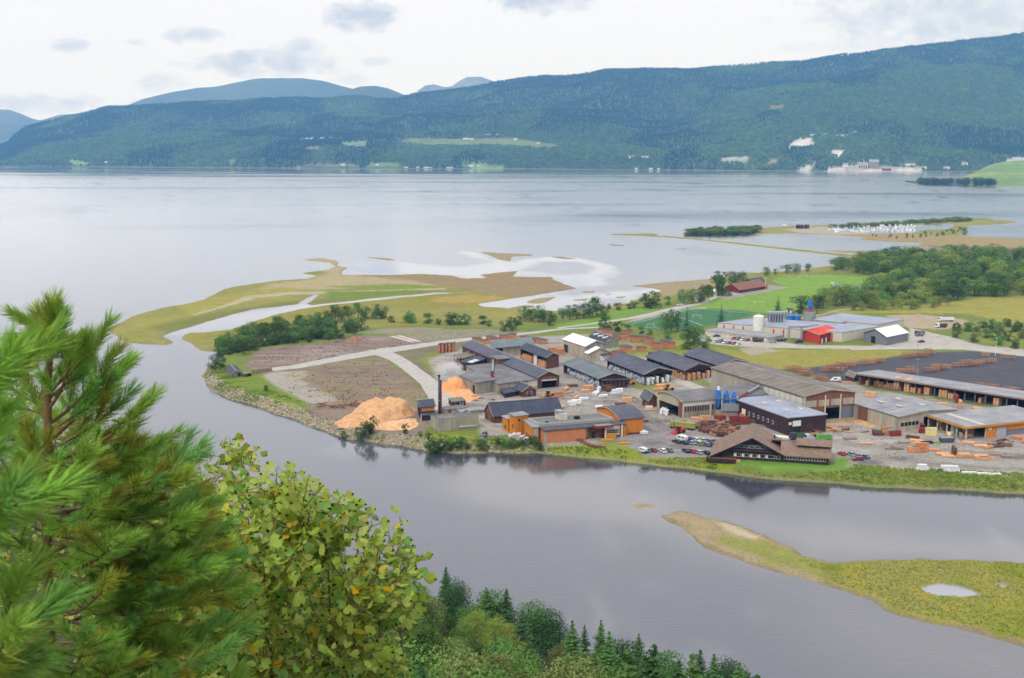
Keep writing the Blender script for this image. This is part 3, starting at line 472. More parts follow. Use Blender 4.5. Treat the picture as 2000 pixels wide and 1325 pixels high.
# ---------------------------------------------------------------- far forest: one mass, instanced by geometry nodes
def cone_tree(n, tiers, lean=0):
    b = MB()
    for k in range(tiers):
        z0 = .08+.8*k/tiers; r = .24*(1-k/tiers)**.8; z1 = min(1, z0+.5)
        ph = k*1.1; vs = [(math.cos(ph+6.2832*i/n)*r*(.75+.5*random.random()), math.sin(ph+6.2832*i/n)*r*(.75+.5*random.random()), z0-.03*random.random()) for i in range(n)]+[(0, 0, z1)]
        b.add(vs, [(i, (i+1) % n, n) for i in range(n)])
    return b.mesh('spruce_small')
def lump_tree(seed):
    rg = random.Random(seed); b = MB()
    for k in range(5):
        c = Vector((rg.uniform(-.2,.2), rg.uniform(-.2,.2), .35+.5*rg.random())); r = .16+.14*rg.random()
        ring = [[c+Vector((math.cos(6.2832*(i+j*.5)/6), math.sin(6.2832*(i+j*.5)/6), 0))*r*(.9 if j else .8)*rg.uniform(.8,1.2)+Vector((0,0,(j-.5)*r)) for i in range(6)] for j in (0,1)]
        vs = ring[0]+ring[1]+[c+Vector((0,0,r*1.1))]; b.add(vs, [(i,(i+1)%6,6+(i+1)%6,6+i) for i in range(6)]+[(6+i,6+(i+1)%6,12) for i in range(6)])
    return b.mesh('birch_small')
fm1 = mat('far_spruce', S(44,66,34,1.0), rough=1, var=.3, scale=.02, rnd=.35, spec=0); fm2 = mat('far_birch', S(82,108,46,1.0), rough=1, var=.3, scale=.02, rnd=.35, spec=0)
def scatter_gn(name, V, scl, meshes, weights, mats_, label_kind='stuff', seed=1):
    pm = bpy.data.meshes.new(name); pm.vertices.add(len(V)); pm.vertices.foreach_set('co', np.asarray(V, np.float32).ravel()); pm.update()
    o = link(name, pm, kind='stuff'); a1 = pm.attributes.new('tsize', 'FLOAT', 'POINT'); a1.data.foreach_set('value', np.asarray(scl, np.float32))
    kind = np.random.default_rng(seed).choice(len(meshes), len(V), p=weights) if not isinstance(weights, np.ndarray) or weights.ndim == 1 and len(weights) == len(meshes) else weights
    a2 = pm.attributes.new('tkind', 'INT', 'POINT'); a2.data.foreach_set('value', kind.astype(np.int32))
    a3 = pm.attributes.new('trot', 'FLOAT', 'POINT'); a3.data.foreach_set('value', (np.random.default_rng(seed+1).random(len(V))*6.28).astype(np.float32))
    ng = bpy.data.node_groups.new(name, 'GeometryNodeTree'); ng.interface.new_socket('Geometry', in_out='INPUT', socket_type='NodeSocketGeometry'); ng.interface.new_socket('Geometry', in_out='OUTPUT', socket_type='NodeSocketGeometry')
    gi = ng.nodes.new('NodeGroupInput'); go = ng.nodes.new('NodeGroupOutput'); jn = ng.nodes.new('GeometryNodeJoinGeometry')
    sa = ng.nodes.new('GeometryNodeInputNamedAttribute'); sa.data_type = 'FLOAT'; sa.inputs[0].default_value = 'tsize'
    ra = ng.nodes.new('GeometryNodeInputNamedAttribute'); ra.data_type = 'FLOAT'; ra.inputs[0].default_value = 'trot'; cx = ng.nodes.new('ShaderNodeCombineXYZ'); ng.links.new(ra.outputs[0], cx.inputs[2])
    ka = ng.nodes.new('GeometryNodeInputNamedAttribute'); ka.data_type = 'INT'; ka.inputs[0].default_value = 'tkind'
    for i, me_ in enumerate(meshes):
        me_.materials.clear(); me_.materials.append(mats_[i])
        # the source mesh is kept inside the node tree by a hidden-free route: an object linked nowhere
        so = bpy.data.objects.new('tree_source', me_); oi = ng.nodes.new('GeometryNodeObjectInfo'); oi.inputs[0].default_value = so
        cmp_ = ng.nodes.new('FunctionNodeCompare'); cmp_.data_type = 'INT'; cmp_.operation = 'EQUAL'; ng.links.new(ka.outputs[0], cmp_.inputs[2]); cmp_.inputs[3].default_value = i
        ip = ng.nodes.new('GeometryNodeInstanceOnPoints'); ng.links.new(gi.outputs[0], ip.inputs['Points']); ng.links.new(cmp_.outputs[0], ip.inputs['Selection']); ng.links.new(oi.outputs['Geometry'], ip.inputs['Instance'])
        ng.links.new(cx.outputs[0], ip.inputs['Rotation']); ng.links.new(sa.outputs[0], ip.inputs['Scale']); ng.links.new(ip.outputs[0], jn.inputs[0])
    ng.links.new(jn.outputs[0], go.inputs[0]); md = o.modifiers.new('scatter', 'NODES'); md.node_group = ng; return o
NT = 170000
a = RNG.uniform(-150, 2300, NT); b = RNG.random(NT)**1.0*1.0; tx, ty, tz = hill_xyz(a, b); q1, q2 = pix(tx, ty, tz+6); r, _ = clear_mask(q1, q2, 1.5)
ok = (r < 0) & (b > .002); a, tx, ty, tz, b = a[ok], tx[ok], ty[ok], tz[ok], b[ok]
edge = RNG.random(6000)*0+1; ea = RNG.uniform(-150, 2300, 6000); ex, ey, ez = hill_xyz(ea, .985+RNG.random(6000)*.02)
tx = np.r_[tx, ex]; ty = np.r_[ty, ey]; tz = np.r_[tz, ez]; kk = fbm(tx/420, ty/700, 78, 5)*1.7+RNG.normal(0, .16, len(tx))-.12+np.r_[-(b-.35)*.5, np.full(6000, -.5)]
sc = RNG.uniform(12, 21, len(tx)); kind = np.where(kk > 0, 2+(RNG.random(len(tx)) < .5), (RNG.random(len(tx)) < .5)).astype(int)
sc = np.where(kind > 1, sc*.85, sc)
scatter_gn('far_forest', np.stack([tx, ty, tz-1], 1), sc, [cone_tree(6, 3), cone_tree(5, 4), lump_tree(1), lump_tree(2)], kind, [fm1, fm1, fm2, fm2])
# ---------------------------------------------------------------- air
hm = bpy.data.materials.new('haze'); hm.use_nodes = True; t = hm.node_tree; t.nodes.clear(); o_ = t.nodes.new('ShaderNodeOutputMaterial'); pv = t.nodes.new('ShaderNodeVolumePrincipled')
pv.inputs['Color'].default_value = (.17, .44, 1, 1); pv.inputs['Absorption Color'].default_value = (1, 1, 1, 1); pv.inputs['Density'].default_value = 7.0e-5; pv.inputs['Anisotropy'].default_value = 0
t.links.new(pv.outputs[0], o_.inputs['Volume']); hm.cycles.homogeneous_volume = True
MB().box(-10500, 10500, -900, 15400, -12, 1330).obj('haze', hm, kind='stuff')
# ================================================================ buildings
ZG = 3.0
R_DARK = mat('roof_slate_felt', S(88,90,102), var=.2, scale=.25, rough=.8); R_BLUE = mat('roof_blue_grey', S(150,156,172), var=.16, scale=.12, rough=.6)
R_GREEN = mat('roof_green_grey', S(110,119,122), var=.2, scale=.15); R_GREY = mat('roof_grey_felt', S(116,114,116), var=.26, scale=.13); R_NAVY = mat('roof_navy', S(68,73,88), var=.2, scale=.2, rough=.7)
R_WHITE = mat('roof_white_sheet', S(232,232,232), var=.05, scale=.2); R_TILE = mat('roof_brown_shingle', S(132,110,96), var=.22, scale=.5); R_LGREY = mat('roof_light_grey', S(148,149,152), var=.22, scale=.12)
R_BROWNG = mat('roof_brown_grey', S(126,117,108), var=.22, scale=.12); R_RED = mat('roof_red_sheet', S(214,84,62), var=.06, scale=.3); R_OLD = mat('roof_moss', S(120,116,100), var=.25, scale=.6)
W_BROWN = mat('wall_brown_boards', S(94,62,52), var=.22, scale=.6, streak=True); W_DBROWN = mat('wall_dark_boards', S(62,44,44), var=.22, scale=.7, streak=True); W_RUST = mat('wall_rust_boards', S(128,86,64), var=.2, scale=.5, streak=True)
W_CONC = mat('wall_concrete', S(158,154,140), var=.24, scale=.4, streak=True); W_CREAM = mat('wall_cream', S(206,200,184), var=.07, scale=.5, streak=True); W_BEIGE = mat('wall_beige', S(176,166,148), var=.22, scale=.4, streak=True)
W_ORANGE = mat('wall_orange_boards', S(206,130,42), var=.10, scale=.6, streak=True); W_SALMON = mat('wall_salmon_boards', S(206,132,88), var=.10, scale=.5); W_RED = mat('wall_red', S(196,62,44), var=.05, scale=.3); W_DRED = mat('wall_dark_red', S(132,48,46), var=.07, scale=.3)
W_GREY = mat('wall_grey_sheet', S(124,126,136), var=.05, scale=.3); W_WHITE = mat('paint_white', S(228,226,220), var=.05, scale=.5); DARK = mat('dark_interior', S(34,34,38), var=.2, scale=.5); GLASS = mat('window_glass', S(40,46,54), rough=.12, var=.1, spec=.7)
TRIM_O = mat('trim_pale_wood', S(204,158,118), var=.1, scale=.5); TRIM_Y = mat('trim_ochre', S(196,142,58), var=.1, scale=.5); STEEL = mat('galvanised_steel', S(168,174,178), rough=.4, metal=.4, var=.08); RUST = mat('rusty_red', S(140,62,48), var=.2, scale=.8)
POST = mat('post_grey', S(120,116,110)); W_MIX = mat('wall_weathered', S(146,136,120), var=.2, scale=.5, streak=True)
class Bd:
    def __init__(s, name, label, B, A, C, by=None, h=None, z0=None, cat='building', group=None):
        s.z0 = ZG if z0 is None else z0
        base = P(B[0], by, s.z0) if by else None
        if h is None: h = top_z(base, B[1])-s.z0
        s.h = h; zt = s.z0+h; o = P(*B, zt); a = P(*A, zt); c = P(*C, zt); s.O = Vector((o.x, o.y, s.z0))
        u = Vector((a.x-o.x, a.y-o.y, 0)); v = Vector((c.x-o.x, c.y-o.y, 0)); s.lu = u.length; s.lv = v.length; s.u = u/s.lu; s.v = v/s.lv
        s.root = thing(name, label, cat, s.O, group=group)
    def p(s, a, b, z): q = s.u*a+s.v*b; return (q.x, q.y, z)
    def w(s, a, b, z=0): return s.O+Vector(s.p(a, b, z))
    def ang(s): return math.atan2(s.u.y, s.u.x)
    def box(s, mb, a0, a1, b0, b1, z0, z1):
        c = [(a0,b0),(a1,b0),(a1,b1),(a0,b1)]; mb.hexa([s.p(x, y, z0) for x, y in c], [s.p(x, y, z1) for x, y in c])
    def part(s, name, mt, *boxes, parent=None, label=None):
        mb = MB()
        for q in boxes: s.box(mb, *q)
        return mb.obj(name, mt, parent or s.root, label=label)
    def side(s, sd, f0, f1, z0, z1, out0, out1):
        """box coordinates on a wall: fractions along it, heights, distance outwards"""
        if sd == 'u': return (s.lu*f0, s.lu*f1, -out1, -out0, z0, z1)
        if sd == 'v': return (-out1, -out0, s.lv*f0, s.lv*f1, z0, z1)
        if sd == 'U': return (s.lu*f0, s.lu*f1, s.lv+out0, s.lv+out1, z0, z1)
        return (s.lu+out0, s.lu+out1, s.lv*f0, s.lv*f1, z0, z1)
    def wall(s, sd, mt, segs=None, th=.3, label=None):
        i0 = th/(s.lu if sd in 'uU' else s.lv) if sd in 'vV' else 0
        boxes = []
        for (f0, f1, z0, z1) in (segs or [(0, 1, 0, s.h)]): boxes.append(s.side(sd, max(f0, i0), min(f1, 1-i0), z0, z1, -th, 0))
        return s.part('wall', mt, *boxes, label=label)
    def walls(s, mu, mv=None, skip=''):
        mv = mv or mu
        for sd, m_ in (('u', mu), ('v', mv), ('U', mu), ('V', mv)):
            if sd not in skip: s.wall(sd, m_)
    def panels(s, sd, f0, f1, n, mt, z0, z1, gap=.1, out=.05, name='wall_panel'):
        L_ = s.lu if sd in 'uU' else s.lv; g_ = gap/L_
        for i in range(n):
            a = f0+(f1-f0)*i/n; b = f0+(f1-f0)*(i+1)/n; o = out+.012*(i % 3); s.part(name, mt, s.side(sd, a+g_/2, b-g_/2, z0, z1, .001, o))
    def wins(s, sd, f0, f1, n, z0, z1, fill=.7, fm=None, gm=None, name='window'):
        for i in range(n):
            a = f0+(f1-f0)*(i+.5-fill/2)/n; b = f0+(f1-f0)*(i+.5+fill/2)/n; L_ = s.lu if sd in 'uU' else s.lv; e = .12/L_
            w_ = s.part(name, fm or W_WHITE, s.side(sd, a, b, z0, z1, .002, .07)); s.part('pane', gm or GLASS, s.side(sd, a+e, b-e, z0+.12, z1-.12, .075, .09), parent=w_)
    def door(s, sd, f0, f1, z1, mt, out=.08, z0=0.02, name='door', label=None): return s.part(name, mt, s.side(sd, f0, f1, z0, z1, .07, out+.02), label=label)
    def flat(s, mt, over=.4, th=.35, parapet=None, pm=None, dz=0):
        r = s.part('roof', mt, (-over, s.lu+over, -over, s.lv+over, s.h+dz, s.h+dz+th))
        if parapet:
            t_ = .35; z0, z1 = s.h+dz+.02, s.h+dz+th+parapet; o = over+.03
            s.part('parapet', pm or W_CONC, (-o, s.lu+o, -o, -o+t_, z0, z1), (-o, s.lu+o, s.lv+o-t_, s.lv+o, z0, z1), (-o, -o+t_, -o+t_, s.lv+o-t_, z0, z1), (s.lu+o-t_, s.lu+o, -o+t_, s.lv+o-t_, z0, z1))
        return r
    def gable(s, mt, rise, along='u', over=.6, th=.25, wm=None, wm2=None, ridge=.5, seams=0, curve=False, ridge_mt=None):
        la, lb = (s.lu, s.lv) if along == 'u' else (s.lv, s.lu)
        f = (lambda a, b, z: s.p(a, b, z)) if along == 'u' else (lambda a, b, z: s.p(b, a, z))
        rb = lb*ridge; k = rise/rb; k2 = rise/(lb-rb); prof = [(-over, -over*k), (rb, rise), (lb+over, -over*k2)]
        if curve: prof = [(-over, -over*k)]+[(lb*i/8, rise*math.sin(math.pi*i/8)**.8) for i in range(1, 8)]+[(lb+over, -over*k2)]
        for (b0, h0), (b1, h1) in zip(prof, prof[1:]):
            mb = MB(); e = .6; z = s.h+.03
            mb.hexa([f(-e, b0, z+h0), f(la+e, b0, z+h0), f(la+e, b1, z+h1), f(-e, b1, z+h1)], [f(-e, b0, z+h0+th), f(la+e, b0, z+h0+th), f(la+e, b1, z+h1+th), f(-e, b1, z+h1+th)])
            if seams:
                n = int(la/seams)
                for i in range(1, n):
                    a = la*i/n; mb.hexa([f(a-.05, b0, z+h0+th), f(a+.05, b0, z+h0+th), f(a+.05, b1, z+h1+th), f(a-.05, b1, z+h1+th)], [f(a-.05, b0, z+h0+th+.09), f(a+.05, b0, z+h0+th+.09), f(a+.05, b1, z+h1+th+.09), f(a-.05, b1, z+h1+th+.09)])
            mb.obj('roof', mt, s.root)
        if not curve: mb = MB(); z = s.h+rise+th; mb.hexa([f(-.65, rb-.3, z-.05), f(la+.65, rb-.3, z-.05), f(la+.65, rb+.3, z-.05), f(-.65, rb+.3, z-.05)], [f(-.65, rb-.2, z+.12), f(la+.65, rb-.2, z+.12), f(la+.65, rb+.2, z+.12), f(-.65, rb+.2, z+.12)]); mb.obj('ridge_cap', ridge_mt or R_LGREY, s.root)
        for i, (a0, wmt) in enumerate(((0, wm), (la-.3, wm2 or wm))):
            if wmt is None: continue
            mb = MB(); n = len(prof); low = [(max(0, min(lb, b)), 0 if (b < 0 or b > lb) else h) for b, h in prof]
            vs = [f(a0+.01, b, s.h+h-.02) for b, h in low]+[f(a0+.29, b, s.h+h-.02) for b, h in low]; mb.add(vs, [tuple(range(n)), tuple(range(2*n-1, n-1, -1))]+[(i+1, i, i+n, i+1+n) for i in range(n-1)]+[(0, n-1, 2*n-1, n)])
            mb.obj('gable', wmt, s.root)
        # barge boards on the near gable
        mb = MB()
        for (b0, h0), (b1, h1) in zip(prof, prof[1:]):
            z = s.h-.1; mb.hexa([f(-.68, b0, z+h0), f(-.61, b0, z+h0), f(-.61, b1, z+h1), f(-.68, b1, z+h1)], [f(-.68, b0, z+h0+.42), f(-.61, b0, z+h0+.42), f(-.61, b1, z+h1+.42), f(-.68, b1, z+h1+.42)])
        mb.obj('barge_board', s.trim if hasattr(s, 'trim') else W_BEIGE, s.root)
    def posts(s, sd, n, mt, w=.25, f0=0, f1=1, inset=.2, z1=None):
        for i in range(n+1):
            f = f0+(f1-f0)*i/n; L_ = s.lu if sd in 'uU' else s.lv; e = w/2/L_; f = min(max(f, e), 1-e); s.part('post', mt, s.side(sd, f-e, f+e, 0, (z1 or s.h), -inset-w, -inset))
# ---- long brown shed and the older sheds round it
b = Bd('long_shed', 'very long brown boarded shed with grey ridged roof and open gable door', (1049,737.7), (903,675.4), (1092.4,733.8), by=760); LS = b
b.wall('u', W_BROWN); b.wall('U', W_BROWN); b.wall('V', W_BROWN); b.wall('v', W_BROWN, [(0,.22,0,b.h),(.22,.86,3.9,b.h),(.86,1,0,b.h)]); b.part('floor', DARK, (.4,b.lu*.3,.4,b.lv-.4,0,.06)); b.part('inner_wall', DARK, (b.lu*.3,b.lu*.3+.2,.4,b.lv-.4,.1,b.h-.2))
b.part('door_header', W_CREAM, b.side('v',.2,.88,3.6,4.25,.02,.12)); b.gable(R_DARK, 2.6, 'u', wm=W_BROWN, ridge_mt=R_LGREY); b.panels('v',.05,.95,7,W_RUST,4.4,b.h-.1,gap=.25,out=.04,name='board_panel')
b.part('roof_turret', W_RUST, (b.lu*.42,b.lu*.42+9,-2.5,4,b.h-.6,b.h+2.0)); b.part('turret_roof', R_GREY, (b.lu*.42-.7,b.lu*.42+9.7,-3.3,5.5,b.h+2.02,b.h+2.4)); b.wins('u',.45,.95,6,b.h*.45,b.h*.7,fill=.25)
b = Bd('storage_shed', 'beige walled store with low green-grey roof behind the long brown shed', (963,679), (955,668), (1042,672.5), by=697)
b.walls(W_BEIGE); b.gable(R_GREEN, 2.0, 'v', over=1.6, wm=W_BEIGE, seams=3.0); b.panels('v',.02,.98,7,W_BEIGE,.2,b.h-.5,gap=.2); b.door('v',.08,.24,b.h-.9,DARK); b.wins('v',.62,.9,1,b.h*.6,b.h*.82)
def open_shed(name, label, B, A, C, by, roof, rise, npost, wall_end=None, front_open=True, wm=W_DBROWN, group=None, trim=None):
    b = Bd(name, label, B, A, C, by=by, group=group)
    if trim: b.trim = trim
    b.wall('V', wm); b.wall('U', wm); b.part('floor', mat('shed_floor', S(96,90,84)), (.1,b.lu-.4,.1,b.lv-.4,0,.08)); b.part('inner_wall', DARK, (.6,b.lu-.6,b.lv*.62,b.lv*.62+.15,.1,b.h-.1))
    b.part('header_beam', wm, (0,b.lu,.05,.35,b.h-1.0,b.h)); b.posts('u', npost, wm, inset=.05, z1=b.h-1.0)
    if wall_end is not None: b.wall('v', wall_end)
    else: b.part('end_beam', wm, (.05,.35,.4,b.lv-.4,b.h-.9,b.h)); b.posts('v', 3, wm, inset=.05, z1=b.h-.95, f0=.06, f1=.94)
    b.gable(roof, rise, 'u', over=1.3, wm=wm, seams=3.2, ridge_mt=roof); return b
SH = []
b = open_shed('timber_shed', 'short open timber shed with red-brown end wall and orange lumber inside', (1067.8,697.6), (1016.8,678.8), (1091.5,693.5), 721, R_NAVY, 1.6, 5, wall_end=mat('wall_plum', S(112,70,64), var=.12, streak=True)); SH.append(b); b.door('u',.36,.48,b.h-.4,W_WHITE)
SH.append(open_shed('timber_shed', 'open timber shed with green-grey roof and dark lean-to over its end', (1171,738.5), (1100.6,709), (1225,736), 759, R_GREEN, 2.2, 7, wall_end=W_DBROWN, trim=W_BEIGE)); b = SH[-1]; b.part('lean_to_roof', R_NAVY, (-3.2,.0,.2,b.lv+.8,b.h-.95,b.h-.6)); b.panels('v',.05,.95,6,W_RUST,.1,b.h-1.4,gap=.6,out=.04,name='board_panel'); b.wins('v',.4,.75,3,1.2,2.8,fill=.5,fm=W_MIX)
SH.append(open_shed('timber_shed', 'open timber shed with slate roof full of white wrapped packs', (1259,730.5), (1186,702), (1309.8,723), 753, R_DARK, 2.2, 8, trim=W_BEIGE))
SH.append(open_shed('timber_shed', 'open timber shed with dark roof and orange lumber at its open end', (1339,723.5), (1263.4,696.2), (1389,716), 744, R_DARK, 2.2, 8, trim=W_RUST))
SH.append(open_shed('timber_shed', 'open timber shed partly hidden behind the big concrete hall', (1408,714.5), (1336.5,691.3), (1460,707), 733, R_DARK, 2.2, 7))
b = Bd('hall', 'tall grey panelled hall with bright white roof among the lumber stacks', (1143.6,677), (1100,662.5), (1184,671.8), by=701.5); b.walls(W_BEIGE); b.gable(R_WHITE, 2.4, 'u', wm=W_CONC, ridge_mt=R_WHITE); b.panels('u',.02,.74,7,W_BEIGE,.1,b.h*.62,gap=.3,out=.2); b.panels('v',.02,.98,8,W_CONC,b.h*.3,b.h-.2,gap=.25); b.door('u',.78,.95,b.h*.62,DARK,out=.1)
b = Bd('hall_annex', 'lower grey annex with white roof in front of the tall hall', (1150,691), (1143.5,688.5), (1192,687.5), by=707); b.walls(W_BEIGE); b.gable(R_WHITE, 2.6, 'u', wm=W_BEIGE, ridge_mt=R_WHITE); b.panels('v',.02,.55,4,W_BEIGE,.1,b.h-.2,gap=.2); b.door('v',.58,.95,b.h-1.2,W_CREAM,out=.1); b.part('awning', R_NAVY, b.side('v',.55,.98,b.h-1.0,b.h-.7,.05,2.0)); b.wins('v',.08,.3,2,b.h*.45,b.h*.65,fill=.4,fm=W_MIX)
b = Bd('hall', 'grey-green gabled hall with dark roof striped by pale skylights', (1184,668), (1152,656.5), (1208,665), by=681); b.walls(mat('wall_sage', S(136,146,136), var=.06)); b.gable(R_NAVY, 2.4, 'u', wm=W_BEIGE)
for f in (.15,.42,.7): b.part('skylight', W_WHITE, (b.lu*f,b.lu*f+1.2,-.4,b.lv*.5,b.h+1.5,b.h+2.2))
# concrete workshops
b = Bd('workshop', 'low grey concrete workshop with flat felt roof and dark side door', (928,749), (896.5,733), (967.5,742.5), by=771); WK = b; b.walls(W_CONC); b.flat(R_GREY, over=.5); b.panels('v',.01,.99,3,W_CONC,.1,b.h-.2,gap=.18); b.door('u',.02,.14,b.h*.8,DARK)
b = Bd('workshop', 'wide flat roofed workshop filling the yard beside the long shed', (973,751), (911,716), (1050,741.5), by=770); b.walls(W_CONC); b.flat(R_GREY, over=.4); b.panels('v',.02,.4,3,W_BEIGE,.1,b.h-.2,gap=.3); b.panels('v',.75,.99,2,W_CREAM,b.h*.3,b.h-.1,gap=.2)
b.part('vent', STEEL, (b.lu*.55,b.lu*.55+.7,b.lv*.5,b.lv*.5+.7,b.h+.36,b.h+1.2)); d = thing('dust_pipe', 'pale conveyor pipe rising over the workshop roof to the shed turret', 'pipe', b.w(b.lu*.3,b.lv*.1,b.h+.4))
q = LS.w(LS.lu*.5,-2,LS.h+1.2)-Vector(d.location); MB().cyl((0,0,.6), q, .4, n=8).obj('pipe', STEEL, d); MB().cyl((0,0,0),(0,0,3.2),.9,.7,n=10).obj('cyclone', RUST, d)
b = Bd('lean_to', 'small dark roofed lean-to with two white roof sheets', (921,711), (899,707), (950,701), h=4.2); b.walls(W_DBROWN); b.flat(R_NAVY, over=.5, th=.25); b.part('roof_sheet', W_WHITE, (b.lu*.1,b.lu*.5,b.lv*.1,b.lv*.36,b.h+.26,b.h+.32), (b.lu*.1,b.lu*.5,b.lv*.42,b.lv*.6,b.h+.26,b.h+.32))
b = Bd('tool_shed', 'small dark gabled shed with brown boarded front below the workshops', (1021,763), (1005,757), (1047,761), by=776); b.walls(W_BROWN); b.gable(R_NAVY, 2.2, 'u', wm=W_RUST, over=1.0); b.wins('v',.2,.8,2,1.2,2.4,fill=.4); b.door('v',.42,.58,2.2,DARK)
b = Bd('tool_shed', 'dark navy roofed shed with steep roof beside the workshops', (986,769), (976,757), (1008,765), by=778); b.walls(W_DBROWN); b.flat(R_NAVY, over=.6, th=.3)
b = Bd('open_store', 'old open timber lean-to at the far end of the long shed', (905,700), (886,694), (931,694), by=711); b.posts('u',3,W_BROWN); b.posts('v',3,W_BROWN); b.wall('U',W_DBROWN); b.flat(R_OLD, over=.5, th=.2)
# barn, boiler house, concrete box
b = Bd('barn', 'brown boarded barn with steep navy roof behind the orange building', (965,812), (947,803), (1097,802), by=827); b.walls(W_BROWN); b.gable(R_NAVY, 4.4, 'v', wm=W_RUST, seams=2.6, ridge_mt=R_NAVY); b.door('u',.3,.6,3,W_RUST)
b = Bd('boiler_house', 'small boiler house with orange boarded band and two dark roofs', (822,795.5), (815.5,785), (848.5,793.5), by=818.5); BH = b; b.walls(W_DBROWN); b.gable(R_NAVY, 1.6, 'v', over=.5, wm=W_WHITE, ridge=.62); b.panels('v',.02,.98,5,W_ORANGE,b.h*.62,b.h-.1,gap=.12); b.part('porch_roof', R_NAVY, (-4.2,-.1,-.3,b.lv+.5,b.h*.42,b.h*.5)); b.part('porch_wall', W_DBROWN, (-3.6,-3.3,0,b.lv,0,b.h*.41), (-3.3,-.1,0,.3,0,b.h*.41)); b.door('u',.2,.75,b.h*.72,DARK); b.part('drainpipe', W_WHITE, (-3.9,-3.65,-.6,-.35,0,b.h*.55))
b = Bd('concrete_store', 'plain grey concrete box building with recessed flat roof on the riverbank', (856.6,818.4), (840.8,810), (934.5,812), by=843.5); b.walls(W_CONC); b.flat(R_GREY, over=.0, th=.1, dz=-.6, parapet=.5); b.panels('v',.01,.99,9,W_CONC,.1,b.h-.75,gap=.16,out=.08); b.panels('u',.02,.98,3,W_CONC,.1,b.h-.75,gap=.16,out=.08); b.part('ledge', W_CREAM, b.side('v',.5,.92,1.2,1.5,.1,.5))
for lab, B, A, C, by, wm_, rm in (('low flat roofed plant room between the chimney and the concrete box',(869,801.5),(862,796),(911,797),809,W_BEIGE,R_GREY),('brown roofed pump room with a red door behind the chimney',(884,786),(876,779),(909,783.5),796,W_DBROWN,R_OLD),('long low concrete bunker wall beside the brown barn',(900,806),(893,801),(945,801),812,W_CONC,R_LGREY)):
    b = Bd('plant_room', lab, B, A, C, by=by); b.walls(wm_); b.flat(rm, over=.3, th=.25); b.door('v',.15,.3,2.1,RUST); b.wins('v',.5,.9,2,1.2,2.1,fill=.4)
q = P(858.4,808.5,ZG); ct = thing('chimney', 'tall slim dark steel chimney giving off white steam', 'chimney', q); hh = top_z(q,735)-ZG
MB().cyl((0,0,0),(0,0,hh),.55,.48,n=14).obj('stack', mat('chimney_steel', S(74,78,96), var=.2, rough=.5), ct, smooth=True); MB().cyl((0,0,hh-.1),(0,0,hh+.5),.6,n=14).obj('cap', DARK, ct); MB().cyl((0,0,hh*.35),(0,0,hh*.35+.4),.62,n=14).obj('band', STEEL, ct); MB().box(.5,1.1,-.2,.2,0,hh*.9).obj('ladder', RUST, ct)
# ---- orange main building
b = Bd('main_building', 'flat roofed orange and salmon boarded factory building on the riverbank', (1054.7,828), (1031.2,817.5), (1197,816.7), by=None, h=7.4); MBD = b
b.walls(W_ORANGE, W_SALMON); b.flat(R_GREY, over=.0, th=.15, dz=-.5, parapet=.5, pm=mat('parapet_grey', S(176,174,168), var=.06)); b.part('plinth_band', mat('band_grey', S(160,158,150), var=.1), b.side('v',-.005,1.005,b.h-1.3,b.h-.35,.02,.25), b.side('u',0,1,b.h-1.3,b.h-.35,.02,.25))
b.panels('u',.02,.98,3,W_ORANGE,.3,b.h-2.4,gap=.2)
o_ = 3.2; mb = MB()
def lean(mb, f0, f1, zi, zo, out): # sloping skirt roof along the river side
    a0, a1 = b.lv*f0, b.lv*f1; mb.hexa([b.p(-.26,a0,zi-.3), b.p(-out,a0,zo-.3), b.p(-out,a1,zo-.3), b.p(-.26,a1,zi-.3)], [b.p(-.26,a0,zi), b.p(-out,a0,zo), b.p(-out,a1,zo), b.p(-.26,a1,zi)])
lean(mb, -.01, 1.14, b.h-1.35, b.h-2.0, o_); mb.obj('skirt_roof', R_DARK, b.root)
b.part('front_wall', W_SALMON, (-o_+.5,-.35,0,b.lv*.575,-1.5,b.h-2.35)); b.part('foundation', W_CONC, (-o_+.45,b.lu,-.02,b.lv*1.13,-2.6,-.01)); b.part('window_wall', W_BEIGE, (-o_+.4,-o_+.55,.1,1.2,0,b.h-2.5)); b.panels('v',0,1,1,W_DBROWN,.1,1.0)
for k in range(7): b.part('board', W_SALMON, (-o_+.42-.012*(k%2),-o_+.495,.1,b.lv*.574,.15+k*(b.h-2.6)/7,.1+(k+1)*(b.h-2.6)/7))
b.part('entrance_wall', W_RUST, (-1.2,-.4,b.lv*.58,b.lv*.84,0,b.h-2.0)); b.part('door', DARK, (-1.35,-1.2,b.lv*.68,b.lv*.735,0,2.6)); b.part('window', W_BEIGE, (-1.3,-1.2,b.lv*.585,b.lv*.63,.5,b.h-2.4))
b.part('canopy', RUST, (-o_-2.6,-o_+.2,b.lv*.66,b.lv*.9,b.h-2.3,b.h-1.4)); b.part('canopy_top', R_LGREY, (-o_-2.4,-o_,b.lv*.67,b.lv*.89,b.h-1.39,b.h-1.3)); b.part('column', W_WHITE, (-o_-2.0,-o_-1.6,b.lv*.8,b.lv*.81,0,b.h-2.35)); b.part('column', W_WHITE, (-o_-.4,-o_,b.lv*1.06,b.lv*1.07,0,b.h-2.4))
sg = b.part('sign_panel', mat('panel_pale', S(184,182,172), var=.08), (-o_+.1,-o_+.3,b.lv*.85,b.lv*1.04,1.0,b.h-2.6))
